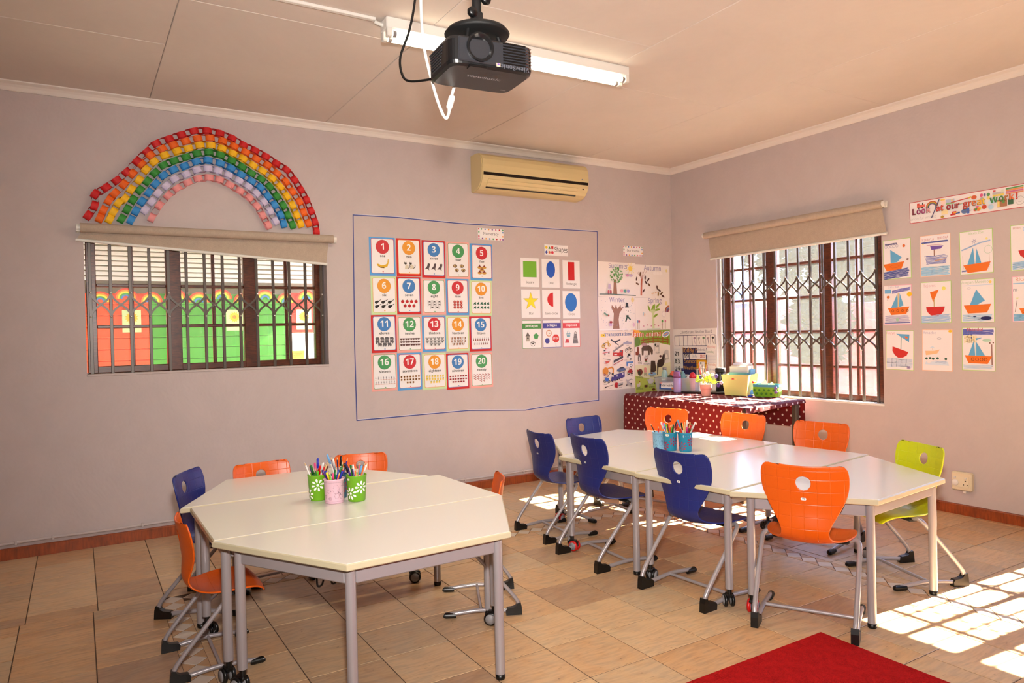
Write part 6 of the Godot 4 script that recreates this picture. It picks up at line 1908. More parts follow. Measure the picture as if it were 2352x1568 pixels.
func build_calendar() -> void:
	var o := sheet("calendar_board", "white Calendar and Weather Board with a navy Today is panel", "board", Color(0.88, 0.865, 0.86), 0.302, 1.062, 0.600, 0.610, true, "", 0.012, 0.006)
	var k := pen(o, 0.006)
	var navy := Color(0.09, 0.10, 0.32)
	k.text("Calendar and Weather Board", 0.02, 0.268, 0.041, Color(0.32, 0.32, 0.40), "sans", 0, 0.0, 0.82)
	k.rect(0.0, 0.185, 0.56, 0.110, navy)
	for j in 9: k.rect(-0.246 + 0.0615 * j, 0.185, 0.056, 0.100, Color(0.90, 0.885, 0.875))
	for j in 5:
		var x := 0.004 + 0.0615 * j
		k.rect(x, 0.185, 0.054, 0.098, Color(0.92, 0.90, 0.88))
		k.disc(x, 0.21, 0.016, 0.012, [Color(0.62, 0.52, 0.60), Color(0.7, 0.68, 0.68), Color(0.35, 0.50, 0.35), Color(0.7, 0.6, 0.6), Color(0.12, 0.14, 0.12)][j], 8); k.line([Vector2(x - 0.005, 0.205), Vector2(x + 0.005, 0.155)], 0.006, [Color(0.66, 0.62, 0.74), Color(0.3, 0.3, 0.32), Color(0.7, 0.68, 0.66), Color(0.30, 0.30, 0.42), Color(0.5, 0.42, 0.42)][j])
	k.rect(0.0, -0.025, 0.330, 0.270, navy)
	k.text("Today is", -0.062, 0.082, 0.072, Color(0.82, 0.60, 0.22), "sans", 0, 0.0, 0.86)
	k.rect(0.098, 0.088, 0.124, 0.052, Color(0.92, 0.90, 0.885)); k.text("Wednesday", 0.098, 0.088, 0.034, Color(0.36, 0.34, 0.46), "sans", 0, 0.0, 0.66)
	k.rect(-0.138, 0.025, 0.034, 0.052, Color(0.92, 0.90, 0.885)); k.text("1", -0.138, 0.022, 0.060, DARK, "bold")
	k.rect(-0.096, 0.025, 0.034, 0.052, Color(0.92, 0.90, 0.885)); k.text("9", -0.096, 0.022, 0.060, DARK, "bold")
	k.rect(0.0, 0.024, 0.138, 0.056, Color(0.92, 0.90, 0.885)); k.text("July", 0.0, 0.024, 0.038, Color(0.55, 0.60, 0.72))
	k.rect(0.110, 0.022, 0.088, 0.056, Color(0.92, 0.90, 0.885)); k.text("2023", 0.110, 0.022, 0.040, Color(0.76, 0.32, 0.32), "bold", 0, 0.0, 0.8)
	k.text("Season", -0.062, -0.030, 0.052, Color(0.82, 0.60, 0.22)); k.text("Weather", -0.062, -0.098, 0.052, Color(0.82, 0.60, 0.22))
	k.rect(0.092, -0.052, 0.135, 0.085, Color(0.84, 0.62, 0.04)); k.rect(0.092, -0.044, 0.135, 0.004, navy)
	k.rect(0.098, -0.062, 0.080, 0.066, Color(0.92, 0.90, 0.89)); k.line([Vector2(0.085, -0.045), Vector2(0.088, -0.085)], 0.006, Color(0.35, 0.38, 0.36)); k.line([Vector2(0.108, -0.058), Vector2(0.102, -0.085)], 0.005, Color(0.4, 0.42, 0.42)); k.disc(0.084, -0.042, 0.012, 0.008, Color(0.25, 0.35, 0.3), 8)
	k.rect(0.065, -0.132, 0.085, 0.066, Color(0.91, 0.89, 0.88)); k.line([Vector2(0.047, -0.115), Vector2(0.050, -0.155)], 0.010, Color(0.38, 0.36, 0.45))
	k.rect(0.125, -0.190, 0.085, 0.060, Color(0.91, 0.89, 0.88)); k.disc(0.140, -0.180, 0.010, 0.016, Color(0.10, 0.14, 0.12), 8); k.disc(0.110, -0.195, 0.007, 0.012, Color(0.3, 0.42, 0.34), 8)
	for j in 6: k.line([Vector2(-0.290, 0.10 - 0.05 * j), Vector2(-0.190, 0.10 - 0.05 * j)], 0.002, Color(0.66, 0.68, 0.76))
	for q in [["2", -0.262, 0.048], ["1", -0.232, 0.045], ["8", -0.262, -0.030], ["3", -0.222, -0.036], ["2", -0.262, -0.110], ["6", -0.218, -0.105], ["7", -0.255, -0.155], ["5", -0.205, -0.165]]: k.text(q[0], q[1], q[2], 0.056, DARK, "bold")
	for q in [["Monday", 0.232, 0.118, Color(0.80, 0.50, 0.46)], ["Tuesday", 0.215, 0.068, Color(0.50, 0.62, 0.50)], ["Thursday", 0.228, -0.058, Color(0.80, 0.48, 0.40)], ["Friday", 0.245, -0.110, Color(0.45, 0.45, 0.60)]]:
		k.rect(q[1], q[2], 0.120, 0.052, Color(0.92, 0.90, 0.88)); k.text(q[0], q[1], q[2], 0.030, q[3], "sans", 0, -0.04)
	for j in 3: k.line([Vector2(0.18, 0.028 - 0.032 * j), Vector2(0.29, 0.028 - 0.032 * j)], 0.002, Color(0.66, 0.66, 0.76))
	ink(o, k)

# ------------------------------------------------------------------ boat pictures and banner on the right wall
func build_boats() -> void:
	var C := [[2.407, 1.860], [2.691, 1.858], [2.969, 1.852], [3.292, 1.853], [2.405, 1.511], [2.691, 1.517], [2.973, 1.514], [3.298, 1.512], [2.416, 1.166], [2.694, 1.168], [2.974, 1.179]]
	var rims := [Color(0.66, 0.84, 0.42), Color(0.93, 0.74, 0.60), Color(0.66, 0.84, 0.42), Color(0.66, 0.84, 0.42), Color(0.92, 0.66, 0.78), Color(0.66, 0.84, 0.42), Color(0.66, 0.84, 0.42), Color(0.92, 0.66, 0.78), Color(0.66, 0.84, 0.42), Color(0.93, 0.74, 0.60), Color(0.66, 0.84, 0.42)]
	var labels := ["boat picture with one blue sail above dark blue waves", "pencil boat picture with a purple flag and scribbled hull", "boat picture with two blue sails and a plain orange hull", "boat picture with a red hull in the top row cut by the frame", "boat picture with a bird and four portholes on an orange hull", "boat picture with an orange flag on a red bowl hull", "boat picture with a wide blue sail and a dark whale", "boat picture with a palm and portholes in the middle row", "boat picture with a blue pennant on a tilted red hull", "faint pencil boat picture above green islands", "boat picture with two blue sails, portholes and a tree trunk"]
	var O := Color(0.90, 0.45, 0.13)
	var S := Color(0.38, 0.66, 0.84)
	var Rd := Color(0.78, 0.17, 0.16)
	var faint := Color(0.70, 0.80, 0.92)
	var r := RandomNumberGenerator.new()
	r.seed = 8
	for n in 11:
		var o := sheet("boat_picture", labels[n], "picture", rims[n], C[n][0], C[n][1], 0.216, 0.302, true, "boat pictures", [0.01, 0.0, 0.012, 0.0, -0.01, -0.004, -0.006, 0.0, -0.02, -0.014, -0.012][n])
		var k := pen(o)
		k.rect(0, 0, 0.209, 0.295, Color(0.925, 0.905, 0.915))
		var hull := func(x: float, y: float, w: float, h: float, c: Color, rot := 0.0) -> void:
			k.poly([Vector2(-w / 2, h / 2), Vector2(-w * 0.36, -h / 2), Vector2(w * 0.34, -h / 2), Vector2(w / 2, h / 2)].map(func(q): return q.rotated(rot) + Vector2(x, y)), c)
		var tri2 := func(a: Array, c: Color) -> void: k.poly(a.map(func(q): return Vector2(q[0], q[1])), c)
		var holes := func(x0: float, dx: float, y: float, cnt: int, rad: float) -> void:
			for j in cnt: k.ring(x0 + dx * j, y, rad, rad * 1.1, 0.0028, Color(0.40, 0.20, 0.10), 10)
		match n:
			0:
				k.scribble(-0.04, 0.118, 0.10, 0.012, 3, 0.004, Color(0.28, 0.28, 0.50), r)
				for j in 5: k.ring(-0.085 + 0.022 * j, 0.100, 0.009, 0.011, 0.0016, Color(0.45, 0.45, 0.65), 9)
				k.star(0.055, 0.095, 0.014, 0.009, 8, Color(0.90, 0.45, 0.20))
				tri2.call([[-0.05, -0.025], [-0.05, 0.075], [0.038, 0.01], [0.0, -0.025]], S)
				hull.call(-0.025, -0.055, 0.165, 0.055, O, 0.06); k.ring(-0.02, -0.054, 0.038, 0.012, 0.002, Color(0.75, 0.34, 0.10), 6)
				k.scribble(-0.005, -0.112, 0.195, 0.060, 12, 0.0042, Color(0.32, 0.36, 0.64), r, 0.02)
				k.disc(0.082, -0.01, 0.010, 0.007, Color(0.45, 0.3, 0.28), 8)
			1:
				k.text("NIKAYLA  MUDIKA", 0.0, 0.118, 0.026, Color(0.80, 0.55, 0.58), "mono", 0, 0.02, 0.80)
				k.scribble(0, 0.098, 0.19, 0.010, 3, 0.004, Color(0.30, 0.34, 0.66), r); k.disc(-0.085, 0.090, 0.006, 0.006, Color(0.94, 0.86, 0.30), 8)
				k.poly([Vector2(-0.035, 0.072), Vector2(0.06, 0.066), Vector2(0.04, 0.045), Vector2(-0.025, 0.042)], Color(0.46, 0.34, 0.68)); k.line([Vector2(-0.058, 0.078), Vector2(0.05, 0.075)], 0.003, Color(0.75, 0.45, 0.55))
				k.rect(-0.006, 0.020, 0.007, 0.045, Color(0.55, 0.40, 0.34))
				k.scribble(0.01, -0.03, 0.145, 0.062, 11, 0.0035, Color(0.52, 0.54, 0.78), r); k.line([Vector2(-0.075, 0.0), Vector2(-0.055, -0.058), Vector2(0.055, -0.062), Vector2(0.088, -0.010), Vector2(-0.075, 0.0)], 0.0022, Color(0.42, 0.45, 0.72)); k.line([Vector2(0.0, -0.038), Vector2(0.07, -0.032)], 0.006, Color(0.80, 0.62, 0.45))
				k.scribble(0, -0.112, 0.200, 0.064, 10, 0.0058, Color(0.62, 0.80, 0.92), r)
			2:
				k.text("Alexis Zoe", 0.0, 0.130, 0.022, Color(0.68, 0.80, 0.62)); k.ring(-0.01, 0.076, 0.010, 0.008, 0.002, Color(0.45, 0.45, 0.62), 8)
				for j in 6: k.line([Vector2(-0.01, 0.076), Vector2(-0.01, 0.076) + Vector2.from_angle(j) * 0.02], 0.0014, Color(0.5, 0.5, 0.7))
				k.disc(0.07, 0.085, 0.008, 0.008, Color(0.94, 0.88, 0.56), 8)
				k.line([Vector2(-0.092, 0.022), Vector2(-0.03, 0.042), Vector2(0.03, 0.062), Vector2(0.09, 0.070)], 0.009, Color(0.60, 0.72, 0.88))
				tri2.call([[-0.06, -0.085], [-0.018, 0.035], [-0.010, -0.08]], S); tri2.call([[-0.006, -0.078], [0.004, 0.025], [0.032, -0.078]], S)
				hull.call(0.005, -0.108, 0.178, 0.058, O, 0.06); k.ring(0.078, 0.010, 0.026, 0.028, 0.002, Color(0.62, 0.78, 0.68), 9); k.line([Vector2(0.083, -0.02), Vector2(0.085, -0.10)], 0.002, Color(0.70, 0.58, 0.55)); k.line([Vector2(-0.088, -0.02), Vector2(-0.086, -0.11)], 0.002, Color(0.75, 0.62, 0.6)); k.scribble(-0.08, -0.125, 0.03, 0.010, 3, 0.003, Color(0.45, 0.48, 0.72), r)
			3:
				k.text("Ethan", -0.07, 0.128, 0.018, Color(0.75, 0.5, 0.5)); k.scribble(0.03, 0.12, 0.12, 0.02, 3, 0.005, faint, r)
				k.poly([Vector2(-0.062, -0.02), Vector2(0.07, -0.01), Vector2(0.06, -0.05), Vector2(0.02, -0.075), Vector2(-0.02, -0.078), Vector2(-0.05, -0.055)], Rd); k.rect(0.0, 0.015, 0.006, 0.06, Color(0.72, 0.62, 0.42)); k.scribble(0.0, -0.112, 0.19, 0.05, 8, 0.006, Color(0.62, 0.78, 0.92), r, 0.02)
			4:
				k.rect(-0.075, 0.105, 0.05, 0.030, Color(0.46, 0.70, 0.88)); k.scribble(0.03, 0.110, 0.14, 0.022, 5, 0.005, Color(0.50, 0.50, 0.80), r, 0.02); k.text("Zara Bot", -0.03, 0.135, 0.022, Color(0.70, 0.66, 0.82))
				k.disc(0.092, 0.078, 0.020, 0.018, Color(0.94, 0.76, 0.16), 9); k.disc(-0.072, 0.062, 0.013, 0.011, Color(0.86, 0.48, 0.20), 10); k.line([Vector2(-0.078, 0.05), Vector2(-0.08, 0.034)], 0.0016, Color(0.5, 0.5, 0.55)); k.line([Vector2(-0.066, 0.05), Vector2(-0.064, 0.034)], 0.0016, Color(0.5, 0.5, 0.55))
				tri2.call([[-0.05, -0.022], [0.0, 0.085], [0.006, -0.02]], S); tri2.call([[0.012, -0.018], [0.018, 0.09], [0.048, -0.005]], S); k.rect(0.008, 0.034, 0.011, 0.112, Color(0.86, 0.76, 0.58)); hull.call(0.01, -0.046, 0.168, 0.054, O, 0.05); holes.call(-0.036, 0.038, -0.044, 4, 0.008)
				k.scribble(0, -0.105, 0.19, 0.05, 8, 0.003, Color(0.68, 0.64, 0.80), r); k.disc(0.0, -0.112, 0.012, 0.016, Color(0.66, 0.80, 0.70), 6); k.line([Vector2(-0.098, -0.138), Vector2(0.098, -0.134)], 0.006, Color(0.34, 0.36, 0.66))
			5:
				k.text("Tejoms", -0.045, 0.120, 0.028, Color(0.86, 0.72, 0.76)); k.disc(0.056, 0.098, 0.014, 0.014, Color(0.93, 0.90, 0.46))
				tri2.call([[-0.042, 0.075], [0.022, 0.092], [-0.020, 0.0]], O); k.rect(-0.012, -0.008, 0.008, 0.062, Color(0.80, 0.70, 0.52))
				var pts := []
				for j in 17: pts.push_back(Vector2(-0.004, -0.032) + Vector2(cos(PI + PI * j / 16) * 0.066, sin(PI + PI * j / 16) * 0.070))
				k.poly(pts, Rd); k.scribble(0, -0.118, 0.205, 0.052, 9, 0.0052, Color(0.66, 0.78, 0.92), r, 0.012); k.disc(-0.05, -0.112, 0.012, 0.004, Color(0.50, 0.66, 0.85), 8); k.disc(-0.005, -0.095, 0.008, 0.003, Color(0.88, 0.66, 0.66), 8)
			6:
				k.text("Morgan Maseko", -0.02, 0.128, 0.026, Color(0.66, 0.76, 0.66)); k.disc(0.082, 0.126, 0.010, 0.010, Color(0.94, 0.82, 0.44), 10); k.line([Vector2(-0.09, 0.108), Vector2(0.095, 0.108)], 0.003, faint); k.ring(-0.055, 0.09, 0.012, 0.006, 0.0016, Color(0.68, 0.70, 0.78), 8)
				tri2.call([[-0.05, -0.03], [-0.008, 0.080], [0.048, 0.0], [0.002, -0.026]], S); hull.call(0.0, -0.056, 0.178, 0.058, O, 0.03)
				k.scribble(0.0, -0.118, 0.19, 0.045, 7, 0.006, Color(0.72, 0.83, 0.93), r); k.disc(0.055, -0.122, 0.036, 0.013, Color(0.12, 0.14, 0.36)); k.disc(-0.018, -0.108, 0.012, 0.004, Color(0.12, 0.14, 0.36), 8)
			7:
				k.text("Ricardo", -0.03, 0.128, 0.034, Color(0.86, 0.54, 0.40)); k.line([Vector2(-0.1, 0.104), Vector2(0.1, 0.104)], 0.006, Color(0.55, 0.74, 0.90)); k.text("m-", -0.085, 0.06, 0.030, Color(0.5, 0.52, 0.6)); k.line([Vector2(-0.092, -0.085), Vector2(-0.078, 0.0)], 0.003, Color(0.45, 0.36, 0.32)); k.star(-0.078, 0.005, 0.012, 0.004, 6, Color(0.86, 0.88, 0.66))
				tri2.call([[-0.03, -0.06], [0.02, 0.04], [0.024, -0.058]], S); hull.call(0.02, -0.088, 0.175, 0.052, O); holes.call(-0.04, 0.022, -0.082, 4, 0.007); k.scribble(0.0, -0.122, 0.2, 0.045, 8, 0.006, Color(0.50, 0.72, 0.88), r)
			8:
				k.text("Rayyo", -0.07, 0.128, 0.026, Color(0.86, 0.62, 0.68)); tri2.call([[-0.028, 0.125], [0.075, 0.120], [0.072, 0.062]], S); k.disc(0.05, 0.098, 0.014, 0.008, Color(0.88, 0.42, 0.18), 6, -0.4); k.line([Vector2(0.012, 0.098), Vector2(0.010, 0.0)], 0.006, Color(0.42, 0.62, 0.62))
				k.poly([Vector2(-0.055, 0.028), Vector2(0.066, -0.012), Vector2(0.055, -0.038), Vector2(0.025, -0.055), Vector2(-0.01, -0.058), Vector2(-0.04, -0.035), Vector2(-0.056, -0.005)], Rd); k.scribble(0, -0.095, 0.195, 0.065, 9, 0.008, Color(0.80, 0.85, 0.92), r); k.scribble(0.07, -0.128, 0.026, 0.02, 5, 0.0028, Color(0.45, 0.32, 0.60), r)
			9:
				k.text("Amazhe", -0.055, 0.124, 0.026, Color(0.72, 0.70, 0.80)); k.disc(0.092, 0.138, 0.014, 0.010, Color(0.95, 0.78, 0.20), 8); k.ring(0.015, 0.085, 0.014, 0.007, 0.0018, Color(0.5, 0.52, 0.62), 8)
				k.poly([Vector2(-0.085, -0.006), Vector2(-0.02, -0.004), Vector2(0.02, 0.006), Vector2(0.0, -0.024), Vector2(-0.08, -0.038)], Color(0.94, 0.76, 0.58)); k.line([Vector2(-0.032, 0.0), Vector2(-0.032, 0.03)], 0.002, Color(0.8, 0.6, 0.5)); tri2.call([[-0.055, 0.016], [-0.032, 0.03], [-0.012, 0.014]], Color(0.80, 0.87, 0.93))
				for j in 5: k.disc([-0.076, -0.05, -0.028, 0.004, 0.062][j], -0.062 + 0.003 * (j % 2), 0.010, 0.009, Color(0.16, 0.36, 0.28), 8)
				k.poly([Vector2(-0.088, -0.105), Vector2(0.085, -0.110), Vector2(0.075, -0.082), Vector2(0.03, -0.078), Vector2(-0.04, -0.085), Vector2(-0.058, -0.100), Vector2(-0.078, -0.082)], Color(0.82, 0.88, 0.94)); k.scribble(0.03, -0.085, 0.08, 0.02, 4, 0.002, Color(0.60, 0.68, 0.82), r)
			10:
				k.scribble(0, 0.118, 0.20, 0.035, 7, 0.0055, Color(0.42, 0.44, 0.76), r); k.scribble(-0.07, 0.115, 0.06, 0.045, 5, 0.006, Color(0.40, 0.44, 0.78), r); k.text("Thando!", -0.025, 0.132, 0.028, Color(0.74, 0.36, 0.40), "bold")
				k.scribble(-0.05, 0.068, 0.08, 0.05, 5, 0.010, Color(0.93, 0.88, 0.72), r); k.disc(-0.045, 0.078, 0.005, 0.005, Color(0.35, 0.38, 0.55), 8); tri2.call([[-0.018, 0.075], [0.025, 0.078], [-0.016, 0.06]], S)
				k.disc(0.055, 0.060, 0.030, 0.010, Color(0.70, 0.84, 0.76), 10); k.line([Vector2(0.085, 0.03), Vector2(0.088, -0.115)], 0.008, Color(0.60, 0.46, 0.44)); k.disc(0.074, 0.042, 0.005, 0.005, Color(0.42, 0.22, 0.18), 8); k.disc(0.095, 0.044, 0.005, 0.005, Color(0.42, 0.22, 0.18), 8)
				tri2.call([[-0.065, -0.048], [-0.028, 0.060], [-0.020, -0.046]], S); tri2.call([[-0.014, -0.048], [-0.014, 0.050], [0.046, -0.052]], S); k.rect(-0.0175, 0.01, 0.004, 0.12, Color(0.90, 0.88, 0.84))
				hull.call(0.0, -0.074, 0.178, 0.054, O, -0.02); holes.call(-0.036, 0.028, -0.072, 4, 0.010); k.scribble(0, -0.125, 0.19, 0.026, 4, 0.006, Color(0.78, 0.85, 0.93), r)
		ink(o, k)
	# banner
	var o := sheet("wall_banner", "long red edged banner reading Look at our great work!", "banner", Color(0.74, 0.28, 0.28), 2.900, 2.192, 0.780, 0.158, true, "", 0.004)
	o.rotation.x = 0.0
	var k := pen(o)
	k.rect(0, 0, 0.770, 0.148, Color(0.925, 0.905, 0.91))
	# pictures first, lettering over them
	k.rect(-0.305, 0.040, 0.060, 0.022, Color(0.88, 0.42, 0.36)); k.rect(-0.325, 0.055, 0.018, 0.014, Color(0.80, 0.30, 0.26)); k.rect(-0.292, 0.056, 0.007, 0.014, DARK); k.disc(-0.322, 0.027, 0.006, 0.006, DARK, 8); k.disc(-0.296, 0.027, 0.006, 0.006, DARK, 8)
	for j in 4: k.ring(-0.225, 0.018, 0.042 - 0.006 * j, 0.044 - 0.006 * j, 0.006, [Color(0.85, 0.35, 0.28), Color(0.93, 0.72, 0.26), Color(0.45, 0.62, 0.45), Color(0.62, 0.48, 0.72)][j], 14, 0.15, PI)
	k.disc(-0.146, 0.042, 0.016, 0.020, Color(0.95, 0.84, 0.80)); k.rect(-0.148, 0.060, 0.030, 0.010, Color(0.94, 0.80, 0.34)); k.rect(-0.098, 0.038, 0.060, 0.036, Color(0.72, 0.76, 0.86)); k.rect(-0.098, 0.026, 0.060, 0.012, Color(0.58, 0.76, 0.52)); k.disc(-0.085, 0.046, 0.006, 0.006, Color(0.94, 0.80, 0.30), 8)
	k.line([Vector2(-0.09, 0.030), Vector2(0.020, 0.042)], 0.007, Color(0.78, 0.28, 0.24)); k.disc(0.062, 0.040, 0.018, 0.014, Color(0.82, 0.38, 0.22)); k.disc(0.035, 0.044, 0.013, 0.006, Color(0.86, 0.72, 0.22), 10, 0.3); k.line([Vector2(-0.05, 0.012), Vector2(0.09, 0.014)], 0.006, Color(0.86, 0.78, 0.52)); k.line([Vector2(-0.06, 0.004), Vector2(0.06, 0.018)], 0.004, Color(0.62, 0.78, 0.84))
	for j in 5: k.disc([0.110, 0.132, 0.154, 0.112, 0.154][j], [0.046, 0.045, 0.043, 0.022, 0.020][j], 0.011 if j != 1 else 0.005, 0.012, [Color(0.82, 0.34, 0.52), Color(0.34, 0.32, 0.58), Color(0.32, 0.58, 0.34), Color(0.72, 0.70, 0.66), Color(0.92, 0.84, 0.48)][j], 12)
	k.rect(0.215, 0.028, 0.07, 0.012, Color(0.92, 0.82, 0.34)); k.rect(0.215, 0.042, 0.07, 0.014, Color(0.75, 0.74, 0.74)); k.rect(0.242, 0.052, 0.014, 0.02, Color(0.85, 0.88, 0.80)); k.disc(0.192, 0.018, 0.007, 0.007, Color(0.6, 0.72, 0.6), 8); k.disc(0.236, 0.018, 0.007, 0.007, Color(0.6, 0.72, 0.6), 8); k.rect(0.192, 0.058, 0.016, 0.012, Color(0.82, 0.32, 0.34))
	for j in 4: k.line([Vector2(0.265, 0.060 - 0.011 * j), Vector2(0.365, 0.064 - 0.012 * j)], 0.009, [Color(0.36, 0.60, 0.32), Color(0.88, 0.56, 0.26), Color(0.80, 0.42, 0.56), Color(0.88, 0.60, 0.46)][j])
	k.rect(-0.135, -0.030, 0.046, 0.034, Color(0.94, 0.87, 0.66)); k.disc(-0.152, -0.062, 0.012, 0.010, Color(0.72, 0.58, 0.20), 10)
	k.rect(-0.070, -0.045, 0.030, 0.018, Color(0.84, 0.30, 0.22)); k.rect(-0.078, -0.058, 0.036, 0.010, Color(0.74, 0.16, 0.18)); k.rect(-0.045, -0.050, 0.028, 0.012, Color(0.20, 0.34, 0.66)); k.rect(-0.06, -0.047, 0.03, 0.005, Color(0.92, 0.76, 0.22))
	k.disc(0.0, -0.046, 0.022, 0.018, Color(0.34, 0.46, 0.66)); k.disc(0.018, -0.020, 0.010, 0.010, Color(0.76, 0.66, 0.60), 10); k.rect(0.024, -0.046, 0.016, 0.040, Color(0.26, 0.40, 0.72)); k.line([Vector2(-0.015, -0.05), Vector2(0.05, -0.046)], 0.003, Color(0.4, 0.4, 0.5))
	for j in 5: k.disc([0.070, 0.084, 0.098, 0.078, 0.092][j], [-0.048, -0.032, -0.042, -0.046, -0.050][j], 0.012, 0.010, [Color(0.82, 0.22, 0.18), Color(0.82, 0.36, 0.52), Color(0.93, 0.82, 0.22), Color(0.36, 0.58, 0.28), Color(0.90, 0.52, 0.18)][j], 10)
	k.disc(0.128, -0.038, 0.016, 0.015, Color(0.80, 0.28, 0.16)); k.disc(0.172, -0.012, 0.020, 0.014, Color(0.78, 0.88, 0.93), 10); k.disc(0.170, -0.046, 0.018, 0.016, Color(0.70, 0.83, 0.92), 10)
	k.rect(0.240, -0.030, 0.060, 0.050, Color(0.66, 0.46, 0.34)); k.rect(0.218, -0.034, 0.014, 0.036, Color(0.92, 0.82, 0.46)); k.disc(0.248, -0.022, 0.010, 0.012, Color(0.36, 0.58, 0.30), 8); k.rect(0.292, -0.030, 0.032, 0.034, Color(0.22, 0.40, 0.28)); k.poly([Vector2(0.272, -0.013), Vector2(0.312, -0.013), Vector2(0.294, 0.005)], Color(0.72, 0.52, 0.42))
	k.ring(0.348, -0.030, 0.026, 0.028, 0.002, Color(0.62, 0.60, 0.60), 14); k.ring(0.348, -0.034, 0.010, 0.006, 0.0016, Color(0.6, 0.6, 0.6), 8, PI, TAU)
	k.text("wonderful writing", -0.298, -0.052, 0.026, Color(0.78, 0.77, 0.78))
	k.line([Vector2(-0.226, -0.058), Vector2(-0.170, 0.066)], 0.007, Color(0.30, 0.30, 0.46))
	var words := [["L", -0.352, Color(0.52, 0.16, 0.24)], ["o", -0.318, Color(0.58, 0.20, 0.40)], ["o", -0.284, Color(0.66, 0.32, 0.50)], ["k", -0.246, Color(0.86, 0.56, 0.56)], ["a", -0.180, Color(0.78, 0.24, 0.22)], ["t", -0.152, Color(0.80, 0.30, 0.20)], ["o", -0.105, Color(0.62, 0.16, 0.20)], ["u", -0.070, Color(0.62, 0.16, 0.18)], ["r", -0.042, Color(0.66, 0.18, 0.18)], ["g", 0.006, Color(0.74, 0.22, 0.18)], ["r", 0.036, Color(0.80, 0.30, 0.18)], ["e", 0.064, Color(0.84, 0.42, 0.18)], ["a", 0.098, Color(0.90, 0.66, 0.18)], ["t", 0.126, Color(0.92, 0.76, 0.22)], ["w", 0.190, Color(0.24, 0.54, 0.28)], ["o", 0.236, Color(0.30, 0.50, 0.22)], ["r", 0.268, Color(0.72, 0.44, 0.20)], ["k", 0.300, Color(0.88, 0.46, 0.26)], ["!", 0.330, Color(0.80, 0.24, 0.20)]]
	for q in words:
		k.text(q[0], q[1] - 0.0015, -0.004, 0.062, Color(0.22, 0.14, 0.14), "bold")
		k.z -= k.step
	k.z += k.step
	for q in words:
		k.text(q[0], q[1], -0.002, 0.060, q[2], "bold")
		k.z -= k.step
	ink(o, k)

# ------------------------------------------------------------------ polka dot table in the corner
func dots_texture() -> ImageTexture:
	var s := 128
	return tex(s, func(x, y):
		var d := 1e9
		for c in [Vector2(0.25, 0.25), Vector2(0.75, 0.75)]:
			d = minf(d, (Vector2(x, y) / s - c).length())
		var w := clampf((0.108 - d) * s * 0.6 + 0.5, 0.0, 1.0)
		return Color(0.40, 0.035, 0.055).lerp(Color(0.90, 0.85, 0.82), w))

